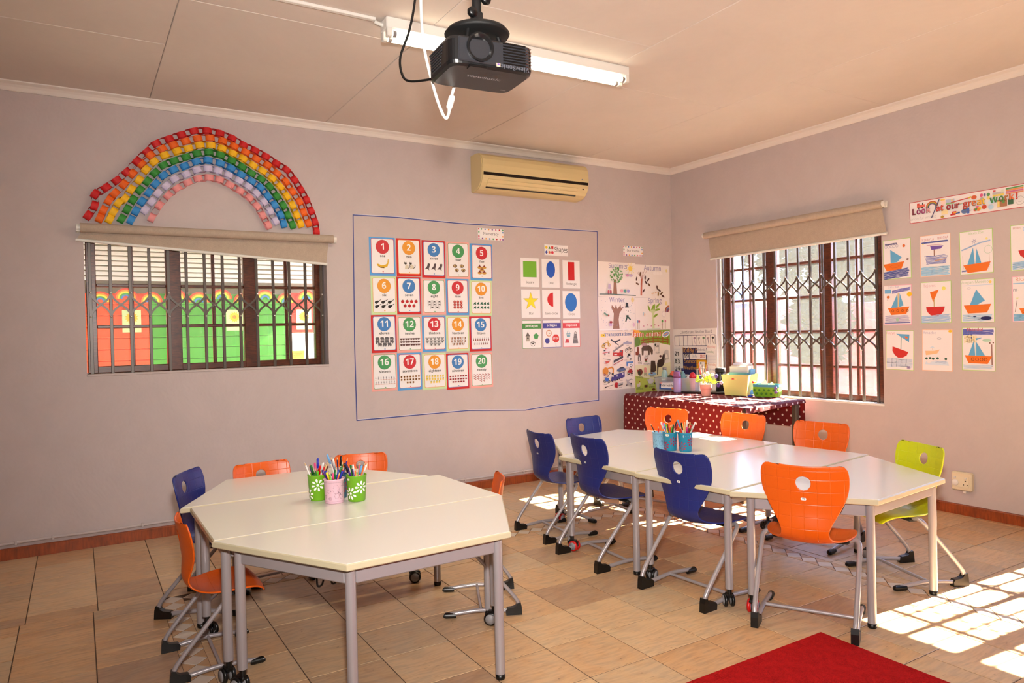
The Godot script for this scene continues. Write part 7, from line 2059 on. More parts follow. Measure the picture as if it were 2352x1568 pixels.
func build_corner_table() -> void:
	var FL := Vector3(-0.845, 0.748, 0.195)
	var FR := Vector3(-1.000, 0.748, 1.780)
	var BR := Vector3(-0.130, 0.748, 1.660)
	var BL := Vector3(-0.090, 0.748, 0.100)
	var t := thing("side_table", "dark table hidden under the polka dot cloth", "table", Vector3(-0.5, 0, 0.95))
	var o := Vector3(-0.5, 0, 0.95)
	var mb := MB.new()
	mb.prism([FL, FR, BR, BL].map(func(p): return Vector2(p.x - o.x, p.z - o.z) * 0.985), 0.715, 0.742, 0.003)
	part("tabletop", mb, M.bar, t)
	for p in [FL, FR, BR, BL]:
		var lm := MB.new()
		lm.bev(Vector3((p.x - o.x) * 0.9, 0.358, (p.z - o.z) * 0.92), Vector3(0.045, 0.716, 0.045), 0.004)
		part("leg", lm, M.bar, t)
	var dots := mat(Color(1, 1, 1), 0.8)
	dots.albedo_texture = dots_texture()
	dots.uv1_scale = Vector3(11.5, 11.5, 1)
	dots.backlight_enabled = true
	dots.backlight = Color(0.22, 0.05, 0.06)
	M.dots = dots
	var cl := thing("tablecloth", "dark red tablecloth with white polka dots over the corner table", "tablecloth")
	var tm := MB.new()
	var pts := []
	var uvs := []
	for j in 15:
		for s in 29:
			var a := FL.lerp(BL, j / 14.0)
			var b := FR.lerp(BR, j / 14.0)
			var p := a.lerp(b, s / 28.0)
			p.y += 0.0035 + 0.0025 * sin(p.x * 23.0 + p.z * 9.0) + 0.002 * sin(p.z * 31.0 - p.x * 11.0)
			pts.push_back(p)
			uvs.push_back(Vector2(p.z, p.x))
	tm.grid(pts, uvs, 29, 15)
	part("top", tm, dots, cl)
	var drape := func(called: String, a: Vector3, b: Vector3, out: Vector3, drop: Callable, waves: float, amp: float, n: int) -> void:
		var dm := MB.new()
		var q := []
		var uv := []
		var rows := 12
		for j in rows + 1:
			var f := float(j) / rows
			for s in n + 1:
				var g := float(s) / n
				var p: Vector3 = a.lerp(b, g)
				var dr: float = drop.call(g)
				p.y += 0.003 - dr * f
				p += out * (0.012 * minf(1.0, f * 5.0) + amp * f * sin(g * waves * TAU + 0.8) + amp * 0.5 * f * sin(g * waves * 2.3 * TAU))
				q.push_back(p)
				uv.push_back(Vector2((b - a).length() * g + a.z, a.x - dr * f))
		dm.grid(q, uv, n + 1, rows + 1)
		part(called, dm, dots, cl)
	drape.call("front_drape", FL, FL.lerp(FR, 0.93), Vector3(-0.99, 0, -0.1), func(g): return lerpf(0.345, 0.395, g) if g < 0.86 else lerpf(0.387, 0.06, (g - 0.86) / 0.14), 3.5, 0.012, 56)
	drape.call("corner_ruffle", FL.lerp(FR, 0.93), FR, Vector3(-0.99, 0, -0.1), func(g): return 0.075 - 0.03 * g, 1.0, 0.01, 10)
	drape.call("end_ruffle", FR, BR, Vector3(0.14, 0, 0.99), func(g): return 0.05 - 0.02 * g, 4.0, 0.006, 24)
	drape.call("back_drape", BR, BL, Vector3(1.0, 0, 0.05), func(_g): return 0.245, 2.0, 0.004, 30)
	drape.call("left_drape", BL, FL, Vector3(0, 0, -1.0), func(_g): return 0.34, 2.0, 0.008, 20)
	var Y := 0.7575
	# clear tub of water bottles
	var ax := Vector3(0.40, 0, 0.916)
	var dp := Vector3(0.916, 0, -0.40)
	var T0 := Vector3(-0.465, Y, 0.205)
	var tub := thing("plastic_tub", "clear plastic tub labelled Water bottles", "tub", T0 + ax * 0.21 + dp * 0.125)
	tub.basis = Basis(ax, Vector3.UP, -dp)
	var clear := mat(Color(0.86, 0.86, 0.88, 0.34), 0.25)
	clear.transparency = BaseMaterial3D.TRANSPARENCY_ALPHA
	var tw := MB.new()
	var ring := func(w: float, d: float, y: float) -> Array: return [Vector3(-w, y, -d), Vector3(w, y, -d), Vector3(w, y, d), Vector3(-w, y, d)]
	var lo: Array = ring.call(0.195, 0.112, 0.002)
	var hi: Array = ring.call(0.213, 0.128, 0.135)
	for k in 4: tw.face([lo[k], lo[(k + 1) % 4], hi[(k + 1) % 4], hi[k]], Vector3(0, 0.06, 0))
	tw.face(lo, Vector3(0, 0.06, 0))
	part("walls", tw, clear, tub)
	var rim := MB.new()
	rim.tube(hi + [hi[0], hi[1]], 0.005, 6, false)
	part("rim", rim, clear, tub)
	var li := Ink.new(glyphs, 0.0)
	li.rect(0, 0, 0.155, 0.078, Color(0.22, 0.38, 0.66)); li.rect(0.004, 0.002, 0.128, 0.058, Color(0.93, 0.92, 0.93)); li.rect(-0.060, 0.026, 0.022, 0.018, Color(0.86, 0.44, 0.18)); li.rect(0.062, -0.028, 0.022, 0.018, Color(0.86, 0.44, 0.18))
	li.text("Water bottles", 0.0, -0.004, 0.030, Color(0.16, 0.16, 0.2), "bold", 0, 0.0, 0.8)
	var lab := part("label", li.mb, M.ink, tub, Vector3(-0.085, 0.060, 0.1235))
	lab.rotation.x = -0.12
	var pos := func(a: float, b: float) -> Vector3: return T0 + ax * a + dp * b + Vector3(0, 0.006, 0)
	bottle("mint steel water bottle with a silver cap in the tub", pos.call(0.065, 0.095), 0.032, 0.225, Color(0.62, 0.76, 0.73), Color(0.62, 0.60, 0.58), 0)
	bottle("olive green cup with domed lid in the tub", pos.call(0.130, 0.080), 0.034, 0.150, Color(0.20, 0.26, 0.22), Color(0.24, 0.28, 0.24), 1)
	bottle("blue sports bottle with a bright blue cap in the tub", pos.call(0.200, 0.085), 0.034, 0.195, Color(0.10, 0.22, 0.52), Color(0.12, 0.22, 0.72), 2)
	bottle("clear teal bottle with navy cap behind the blue one", pos.call(0.225, 0.170), 0.028, 0.215, Color(0.40, 0.58, 0.60), Color(0.12, 0.18, 0.40), 2)
	bottle("small red bottle low behind the blue one", pos.call(0.245, 0.030), 0.024, 0.125, Color(0.75, 0.08, 0.08), Color(0.75, 0.08, 0.08), 1)
	bottle("orange red cup behind the olive one", pos.call(0.120, 0.175), 0.034, 0.185, Color(0.80, 0.28, 0.18), Color(0.85, 0.40, 0.30), 1)
	bottle("lilac flask with a plum lid in front of the tub", pos.call(0.255, -0.050) - Vector3(0, 0.006, 0), 0.036, 0.200, Color(0.70, 0.60, 0.80), Color(0.56, 0.33, 0.52), 3)
	bottle("white bottle with lime base in the tub", pos.call(0.300, 0.150), 0.028, 0.150, Color(0.50, 0.72, 0.10), Color(0.92, 0.92, 0.90), 1)
	bottle("pink and red beaker in the tub", pos.call(0.350, 0.110), 0.032, 0.180, Color(0.88, 0.58, 0.62), Color(0.80, 0.14, 0.20), 1)
	# tray, flask, plant
	var tr := MB.new()
	tr.prism([Vector2(-0.42, 0.52), Vector2(-0.42, 0.60), Vector2(-0.25, 0.94), Vector2(-0.12, 0.88), Vector2(-0.20, 0.62)], Y, Y + 0.014, 0.003)
	solo("black_tray", tr, M.black, "flat black tray behind the flower pot", "tray")
	var fm := thing("black_flask", "tall black insulated flask beside the green box", "flask", Vector3(-0.185, Y + 0.0145, 0.80))
	var f1 := MB.new()
	f1.lathe([Vector2(0, 0), Vector2(0.042, 0), Vector2(0.046, 0.006), Vector2(0.046, 0.175), Vector2(0.044, 0.18), Vector2(0, 0.18)], 20)
	part("body", f1, M.black, fm)
	f1 = MB.new()
	f1.lathe([Vector2(0, 0.18), Vector2(0.047, 0.18), Vector2(0.048, 0.185), Vector2(0.048, 0.212), Vector2(0.044, 0.22), Vector2(0, 0.22)], 20)
	part("lid", f1, M.black_matt, fm)
	var pot := thing("flower_pot", "pale pink pot with a yellow and violet flowering plant", "potted plant", Vector3(-0.530, Y, 0.945))
	var pm := MB.new()
	pm.lathe([Vector2(0, 0), Vector2(0.036, 0), Vector2(0.038, 0.004), Vector2(0.046, 0.062), Vector2(0.046, 0.062), Vector2(0.051, 0.064), Vector2(0.054, 0.108), Vector2(0.050, 0.110), Vector2(0.046, 0.098), Vector2(0, 0.098)], 22)
	part("pot", pm, mat(Color(0.85, 0.66, 0.60), 0.5), pot)
	var r := RandomNumberGenerator.new()
	r.seed = 31
	var greens := [Color(0.42, 0.52, 0.06), Color(0.60, 0.64, 0.08), Color(0.26, 0.38, 0.05)]
	for k in 70:
		var lm := MB.new()
		lm.col = greens[k % 3]
		var az := r.randf() * TAU
		var el := r.randf_range(0.2, 1.4)
		var d := Vector3(cos(az) * cos(el), sin(el), sin(az) * cos(el))
		var c := Vector3(0, 0.105, 0) + d * r.randf_range(0.04, 0.105)
		var s := d.cross(Vector3(r.randfn(), r.randfn(), r.randfn())).normalized() * 0.012
		var l := (d + Vector3(r.randfn(), r.randfn(), r.randfn()) * 0.5).normalized() * 0.024
		lm.face([c - l, c + s, c + l, c - s], c - d)
		part("leaf", lm, M.leaf, pot)
	for k in 5:
		var sm := MB.new()
		var az := TAU * k / 5
		sm.tube([Vector3(0, 0.095, 0), Vector3(cos(az) * 0.03, 0.14, sin(az) * 0.03), Vector3(cos(az) * 0.06, 0.17, sin(az) * 0.06)], 0.0018, 5)
		part("stem", sm, mat(Color(0.35, 0.45, 0.12), 0.6), pot)
	for k in 8:
		var bm := MB.new()
		var q: Vector3 = [Vector3(-0.05, 0.19, 0.03), Vector3(-0.07, 0.175, 0.0), Vector3(-0.03, 0.20, 0.05), Vector3(0.05, 0.195, 0.03), Vector3(0.07, 0.18, 0.06), Vector3(0.02, 0.205, 0.0), Vector3(0.085, 0.12, 0.10), Vector3(0.06, 0.10, 0.09)][k]
		for j in 5:
			var a := TAU * j / 5
			bm.ball(q + Vector3(cos(a) * 0.010, sin(a) * 0.010, 0.004 * cos(a)), Vector3(0.010, 0.010, 0.006), 6, 4)
		part("flower", bm, mat([Color(0.84, 0.82, 0.90), Color(0.36, 0.26, 0.60), Color(0.88, 0.86, 0.92)][k % 3], 0.6), pot)
	# pale green box of books
	var bf := Vector3(0.35, 0, 0.937).normalized()
	var bs := Vector3(0.937, 0, -0.35).normalized()
	var bx := thing("green_box", "pale green open box holding books and papers", "box", Vector3(-0.215, Y, 1.055))
	bx.basis = Basis(bf, Vector3.UP, -bs)
	var green := mat(Color(0.78, 0.79, 0.50), 0.6)
	var b0: Array = ring.call(0.100, 0.105, 0.001)
	var b1: Array = ring.call(0.124, 0.125, 0.188)
	for k in 4:
		var wm := MB.new()
		var n: Vector3 = ((b0[k] + b0[(k + 1) % 4]) / 2.0).normalized() * 0.004
		wm.face([b0[k], b0[(k + 1) % 4], b1[(k + 1) % 4], b1[k]], Vector3(0, 0.09, 0))
		wm.face([b0[k] - n, b0[(k + 1) % 4] - n, b1[(k + 1) % 4] - n, b1[k] - n], Vector3(0, 0.09, 0), true)
		part("panel", wm, green, bx)
	var fl := MB.new()
	fl.span(Vector3(-0.1, 0.001, -0.105), Vector3(0.1, 0.005, 0.105))
	part("bottom", fl, green, bx)
	var hk := Ink.new(glyphs, 0.0)
	hk.rrect(0, 0, 0.055, 0.020, 0.008, Color(0.80, 0.64, 0.46)); hk.rect(-0.012, 0.002, 0.018, 0.012, Color(0.72, 0.24, 0.20)); hk.rect(0.014, 0.0, 0.02, 0.010, Color(0.92, 0.82, 0.50))
	var ho := part("hand_hole", hk.mb, M.ink, bx, Vector3(-0.005, 0.150, 0.1225))
	ho.rotation.x = -0.105
	var books := [[-0.05, 0.07, 0.10, 0.165, 0.014, Color(0.72, 0.36, 0.36), "pink covered book at the front of the green box"], [0.0, 0.045, 0.17, 0.20, 0.010, Color(0.40, 0.62, 0.66), "teal picture book in the green box"], [0.03, 0.025, 0.15, 0.198, 0.012, Color(0.42, 0.60, 0.76), "blue picture book in the green box"], [0.035, 0.0, 0.14, 0.195, 0.012, Color(0.84, 0.80, 0.56), "yellow patterned folder in the green box"], [-0.01, -0.025, 0.18, 0.250, 0.012, Color(0.86, 0.84, 0.84), "white book standing tall in the green box"], [0.0, -0.050, 0.19, 0.262, 0.014, Color(0.84, 0.78, 0.72), "cream folder standing tall in the green box"], [0.0, -0.075, 0.18, 0.278, 0.010, Color(0.90, 0.88, 0.93), "lilac white folder, tallest in the green box"], [0.085, -0.03, 0.012, 0.255, 0.0, Color(0.90, 0.89, 0.88), "thin white magazine at the end of the green box"], [0.101, -0.045, 0.010, 0.225, 0.0, Color(0.30, 0.52, 0.66), "thin blue book at the end of the green box"]]
	for q in books:
		var km := MB.new()
		var deep: bool = q[4] == 0.0
		km.bev(Vector3(0, q[3] / 2, 0), Vector3(q[2], q[3], 0.12 if deep else q[4]), 0.0015)
		var bo := solo("book", km, mat(q[5], 0.55), q[6], "book", bx.transform * Vector3(q[0], 0.006, q[1]))
		bo.basis = bx.basis
	# green fabric basket of tissues
	var bk := thing("fabric_basket", "lime green spotted fabric basket with a blue rim", "basket", Vector3(-0.185, Y + 0.002, 1.335))
	bk.basis = Basis(Vector3(0.30, 0, 0.954), Vector3.UP, Vector3(-0.954, 0, 0.30))
	var k0: Array = []
	var wall_m := MB.new()
	var up_m := MB.new()
	var nseg := 28
	for s in nseg:
		var row := []
		for e in 2:
			var a := TAU * (s + e) / nseg
			var c := Vector3(signf(cos(a)) * pow(absf(cos(a)), 0.5), 0, signf(sin(a)) * pow(absf(sin(a)), 0.5))
			row.push_back(c)
		var P := func(c: Vector3, y: float, g: float) -> Vector3: return Vector3(c.x * 0.115 * g, y, c.z * 0.075 * g)
		for lv in [[0.0, 0.90, 0.045, 1.03], [0.045, 1.03, 0.085, 1.0]]:
			wall_m.face([P.call(row[0], lv[0], lv[1]), P.call(row[1], lv[0], lv[1]), P.call(row[1], lv[2], lv[3]), P.call(row[0], lv[2], lv[3])], Vector3(0, 0.05, 0))
		up_m.face([P.call(row[0], 0.085, 1.015), P.call(row[1], 0.085, 1.015), P.call(row[1], 0.108, 1.02), P.call(row[0], 0.108, 1.02)], Vector3(0, 0.09, 0))
		k0.push_back(P.call(row[0], 0.098, 0.98))
	wall_m.face(k0, Vector3(0, 0, 0))
	part("body", wall_m, mat(Color(0.42, 0.66, 0.10), 0.7), bk)
	part("rim_band", up_m, mat(Color(0.24, 0.55, 0.66), 0.7), bk)
	for s in 9:
		var dm := MB.new()
		var x := -0.085 + 0.042 * (s % 5)
		dm.lathe([Vector2(0.011, 0), Vector2(0.009, 0.0016), Vector2(0, 0.0018)], 10, Transform3D(Basis(Vector3.RIGHT, PI / 2), Vector3(x + (0.02 if s > 4 else 0.0), 0.058 if s < 5 else 0.028, 0.0765)))
		part("spot", dm, mat(Color(0.20, 0.46, 0.10), 0.7), bk)
	for s in 2:
		var dm := MB.new()
		for j in 5: dm.ball(Vector3(0.098 + cos(TAU * j / 5) * 0.009, 0.078 - 0.034 * s + sin(TAU * j / 5) * 0.009, 0.068), Vector3(0.008, 0.008, 0.004), 6, 4)
		part("felt_flower", dm, mat(Color(0.46, 0.36, 0.62), 0.7), bk)
	var ti := MB.new()
	ti.face([Vector3(-0.06, 0.10, 0.02), Vector3(0.02, 0.10, 0.03), Vector3(-0.015, 0.148, 0.0)], Vector3(0, 0, -0.2))
	ti.face([Vector3(0.0, 0.10, -0.03), Vector3(0.07, 0.10, 0.0), Vector3(0.035, 0.128, -0.01)], Vector3(0, 0, -0.2))
	ti.face([Vector3(-0.07, 0.10, -0.02), Vector3(0.0, 0.10, -0.04), Vector3(-0.03, 0.135, 0.0)], Vector3(0, 0, -0.2))
	var to := solo("tissues", ti, M.white, "white crumpled tissues sticking out of the green basket", "tissues", bk.position)
	to.basis = bk.basis
	var du := thing("toy_duck", "small yellow and red toy on the rim of the green basket", "toy", bk.transform * Vector3(-0.105, 0.109, 0.045))
	var d1 := MB.new()
	d1.ball(Vector3(0.014, 0.012, 0), Vector3(0.020, 0.012, 0.012), 10, 6)
	part("body", d1, mat(Color(0.92, 0.66, 0.08), 0.4), du)
	d1 = MB.new()
	d1.ball(Vector3(-0.010, 0.016, 0.004), Vector3(0.011, 0.011, 0.010), 10, 6)
	part("hat", d1, mat(Color(0.80, 0.08, 0.06), 0.4), du)
	var cp := MB.new()
	cp.lathe([Vector2(0, 0), Vector2(0.020, 0), Vector2(0.020, 0.014), Vector2(0.017, 0.018), Vector2(0, 0.018)], 14)
	solo("bottle_cap", cp, mat(Color(0.12, 0.26, 0.72), 0.4), "blue bottle cap lying in front of the green basket", "cap", Vector3(-0.330, Y + 0.001, 1.270))
	# paint brushes in a jar behind the flowers
	var jar := thing("brush_jar", "clear jar of paint brushes behind the flower pot", "jar", Vector3(-0.30, Y + 0.0145, 0.69))
	var jm := MB.new()
	jm.lathe([Vector2(0, 0.002), Vector2(0.036, 0.002), Vector2(0.038, 0.095), Vector2(0.036, 0.097)], 18)
	part("glass", jm, clear, jar)
	for k in 9:
		var sm := MB.new()
		var a := TAU * k / 9
		var base := Vector3(cos(a + 2.6) * 0.018, 0.006, sin(a + 2.6) * 0.018)
		var tip := Vector3(cos(a) * 0.045, 0.225 + 0.02 * (k % 3), sin(a) * 0.045)
		sm.tube([base, base.lerp(tip, 0.8), tip], [0.0028, 0.0034, 0.0016], 6)
		var b := solo("paint_brush", sm, mat([Color(0.80, 0.72, 0.60), Color(0.76, 0.14, 0.14), Color(0.72, 0.60, 0.40), Color(0.85, 0.82, 0.78)][k % 4], 0.45), "%s paint brush standing in the jar behind the flowers" % ["cream", "red", "tan", "white"][k % 4], "paint brush", jar.position, "paint brushes in the jar")
		b.set_meta("label", "%s paint brush standing in the jar behind the flowers" % ["cream", "red", "tan", "white"][k % 4])

func bottle(label: String, at: Vector3, r: float, h: float, c: Color, cap: Color, kind: int) -> void:
	var t := thing("water_bottle", label, "bottle", at, 0.0, "water bottles by the tub")
	var mb := MB.new()
	var body := mat(c, 0.35)
	match kind:
		0:
			mb.lathe([Vector2(0, 0), Vector2(r * 0.95, 0), Vector2(r, 0.006), Vector2(r, h * 0.62), Vector2(r * 0.9, h * 0.74), Vector2(r * 0.6, h * 0.85), Vector2(r * 0.55, h * 0.9), Vector2(0, h * 0.9)], 18)
		1: mb.lathe([Vector2(0, 0), Vector2(r * 0.85, 0), Vector2(r * 0.9, 0.005), Vector2(r, h * 0.68), Vector2(0, h * 0.68)], 18)
		2: mb.lathe([Vector2(0, 0), Vector2(r * 0.95, 0), Vector2(r, 0.006), Vector2(r * 0.92, h * 0.3), Vector2(r, h * 0.58), Vector2(r * 0.85, h * 0.72), Vector2(r * 0.45, h * 0.82), Vector2(r * 0.42, h * 0.88), Vector2(0, h * 0.88)], 18)
		3: mb.lathe([Vector2(0, 0), Vector2(r * 0.96, 0), Vector2(r, 0.005), Vector2(r, h * 0.70), Vector2(0, h * 0.70)], 20)
	part("body", mb, body, t)
	var cm := MB.new()
	match kind:
		0: cm.lathe([Vector2(0, h * 0.9), Vector2(r * 0.62, h * 0.9), Vector2(r * 0.62, h), Vector2(0, h)], 16)
		1: cm.lathe([Vector2(0, h * 0.68), Vector2(r * 1.06, h * 0.68), Vector2(r * 1.04, h * 0.8), Vector2(r * 0.6, h * 0.95), Vector2(r * 0.3, h), Vector2(0, h)], 16)
		2: cm.lathe([Vector2(0, h * 0.88), Vector2(r * 0.5, h * 0.88), Vector2(r * 0.5, h * 0.99), Vector2(r * 0.42, h), Vector2(0, h)], 14)
		3: cm.lathe([Vector2(0, h * 0.70), Vector2(r * 1.04, h * 0.70), Vector2(r * 1.04, h * 0.84), Vector2(r * 0.94, h * 0.85), Vector2(r * 0.94, h * 0.96), Vector2(r * 0.8, h), Vector2(0, h)], 18)
	part("cap", cm, mat(cap, 0.35, 0.5 if kind == 0 else 0.0), t)

# ------------------------------------------------------------------ pen cups and what stands in them
func wrapped(k: Ink, r0: float, r1: float, h: float) -> ArrayMesh:
	# flat print bent round a tapering cup (x along the rim, y up from the base)
	for j in k.mb.v.size():
		var p := k.mb.v[j]
		var r := lerpf(r0, r1, clampf(p.y / h, 0, 1))
		var a := p.x / ((r0 + r1) / 2)
		k.mb.v[j] = Vector3(sin(a) * (r + p.z), p.y, cos(a) * (r + p.z))
		k.mb.n[j] = Vector3(sin(a), 0, cos(a))
	return k.mb.mesh()

func cup(called: String, label: String, at: Vector3, r0: float, r1: float, h: float, c: Color, rolled: bool) -> Node3D:
	var t := thing(called, label, "pen cup", at, atan2(CAM.x - at.x, CAM.z - at.z), "pen cups on the tables")
	var mb := MB.new()
	var lip := 0.004 if rolled else 0.0015
	mb.lathe([Vector2(0, 0), Vector2(r0 - 0.002, 0), Vector2(r0, 0.003), Vector2(r1, h - 0.006), Vector2(r1 + lip, h - 0.004), Vector2(r1 + lip, h), Vector2(r1 - 0.001, h + 0.001), Vector2(r1 - 0.0025, h - 0.004), Vector2(r0 - 0.002, 0.004), Vector2(0, 0.004)], 30)
	part("shell", mb, mat(c, 0.4), t)
	return t

func daisy(k: Ink, x: float, y: float, s: float, c: Color, centre: Color, rot := 0.2) -> void:
	for j in 8:
		var a := rot + TAU * j / 8
		var d := Vector2.from_angle(a)
		var n := Vector2(-d.y, d.x)
		var o := Vector2(x, y)
		k.poly([o + d * s * 0.32, o + d * s * 0.55 + n * s * 0.12, o + d * s * 0.85 + n * s * 0.17, o + d * s + n * s * 0.06, o + d * s - n * s * 0.06, o + d * s * 0.85 - n * s * 0.17, o + d * s * 0.55 - n * s * 0.12], c)
		k.z -= k.step
	k.z += k.step
	k.disc(x, y, s * 0.2, s * 0.2, centre, 12)

var PENS := {}
func stick(kind: String, c: Color, cname: String, where: String, cup_at: Vector3, r0: float, r1: float, ch: float, az: float, len: float, group: String) -> void:
	var base := Vector3(cos(az + PI) * r0 * rng.randf_range(0.1, 0.55), 0.006, sin(az + PI) * r0 * rng.randf_range(0.1, 0.55))
	var rimp := Vector3(cos(az) * (r1 - 0.008), ch, sin(az) * (r1 - 0.008)) * Vector3(rng.randf_range(0.55, 0.97), 1, 1)
	rimp.z *= rng.randf_range(0.75, 0.97)
	var d := (rimp - base).normalized()
	var t := thing(kind, "%s %s standing in the %s" % [cname, kind.replace("_", " "), where], kind.replace("_", " ").split(" ")[-1] if kind != "felt_pen" else "pen", cup_at + base, 0.0, group)
	var side := d.cross(Vector3.FORWARD).normalized()
	t.basis = Basis(side, d, side.cross(d))
	var key := "pen" + c.to_html()
	if not M.has(key): M[key] = mat(c, 0.35)
	match kind:
		"felt_pen":
			if not PENS.has("felt"):
				var a := MB.new()
				a.lathe([Vector2(0, 0), Vector2(0.0038, 0), Vector2(0.0042, 0.004), Vector2(0.0042, 0.6)], 10)
				var b := MB.new()
				b.lathe([Vector2(0.0042, 0.0), Vector2(0.0048, 0.0), Vector2(0.0048, 0.040), Vector2(0.0036, 0.046), Vector2(0, 0.046)], 10)
				PENS.felt = [a, b]
			var bm := MB.new()
			bm.lathe([Vector2(0, 0), Vector2(0.0040, 0), Vector2(0.0046, 0.004), Vector2(0.0046, len - 0.046), Vector2(0, len - 0.046)], 10)
			part("barrel", bm, M[key] if rng.randf() < 0.7 else M.white_plastic, t)
			var cm := MB.new()
			cm.lathe([Vector2(0.0, len - 0.046), Vector2(0.0054, len - 0.046), Vector2(0.0054, len - 0.006), Vector2(0.0042, len), Vector2(0, len)], 10)
			part("cap", cm, M[key], t)
		"pencil":
			var bm := MB.new()
			bm.lathe([Vector2(0, 0), Vector2(0.0036, 0), Vector2(0.0036, len - 0.018), Vector2(0, len - 0.018)], 6)
			part("shaft", bm, M[key], t)
			var cm := MB.new()
			cm.lathe([Vector2(0.0036, len - 0.018), Vector2(0.0012, len - 0.004), Vector2(0, len - 0.004)], 6)
			part("sharpened_wood", cm, M.bare_wood, t)
			var lm := MB.new()
			lm.lathe([Vector2(0.0012, len - 0.004), Vector2(0, len)], 6)
			part("lead", lm, M[key] if cname != "plain wood" else M.black, t)
		"ballpoint_pen":
			var bm := MB.new()
			bm.lathe([Vector2(0, 0), Vector2(0.0038, 0), Vector2(0.0038, len - 0.05), Vector2(0, len - 0.05)], 8)
			part("barrel", bm, M.pen_clear, t)
			var cm := MB.new()
			cm.lathe([Vector2(0, len - 0.05), Vector2(0.0044, len - 0.05), Vector2(0.0044, len - 0.004), Vector2(0.003, len), Vector2(0, len)], 8)
			cm.bev(Vector3(0.0060, len - 0.025, 0), Vector3(0.0016, 0.042, 0.003), 0.0004)
			part("cap", cm, M[key], t)

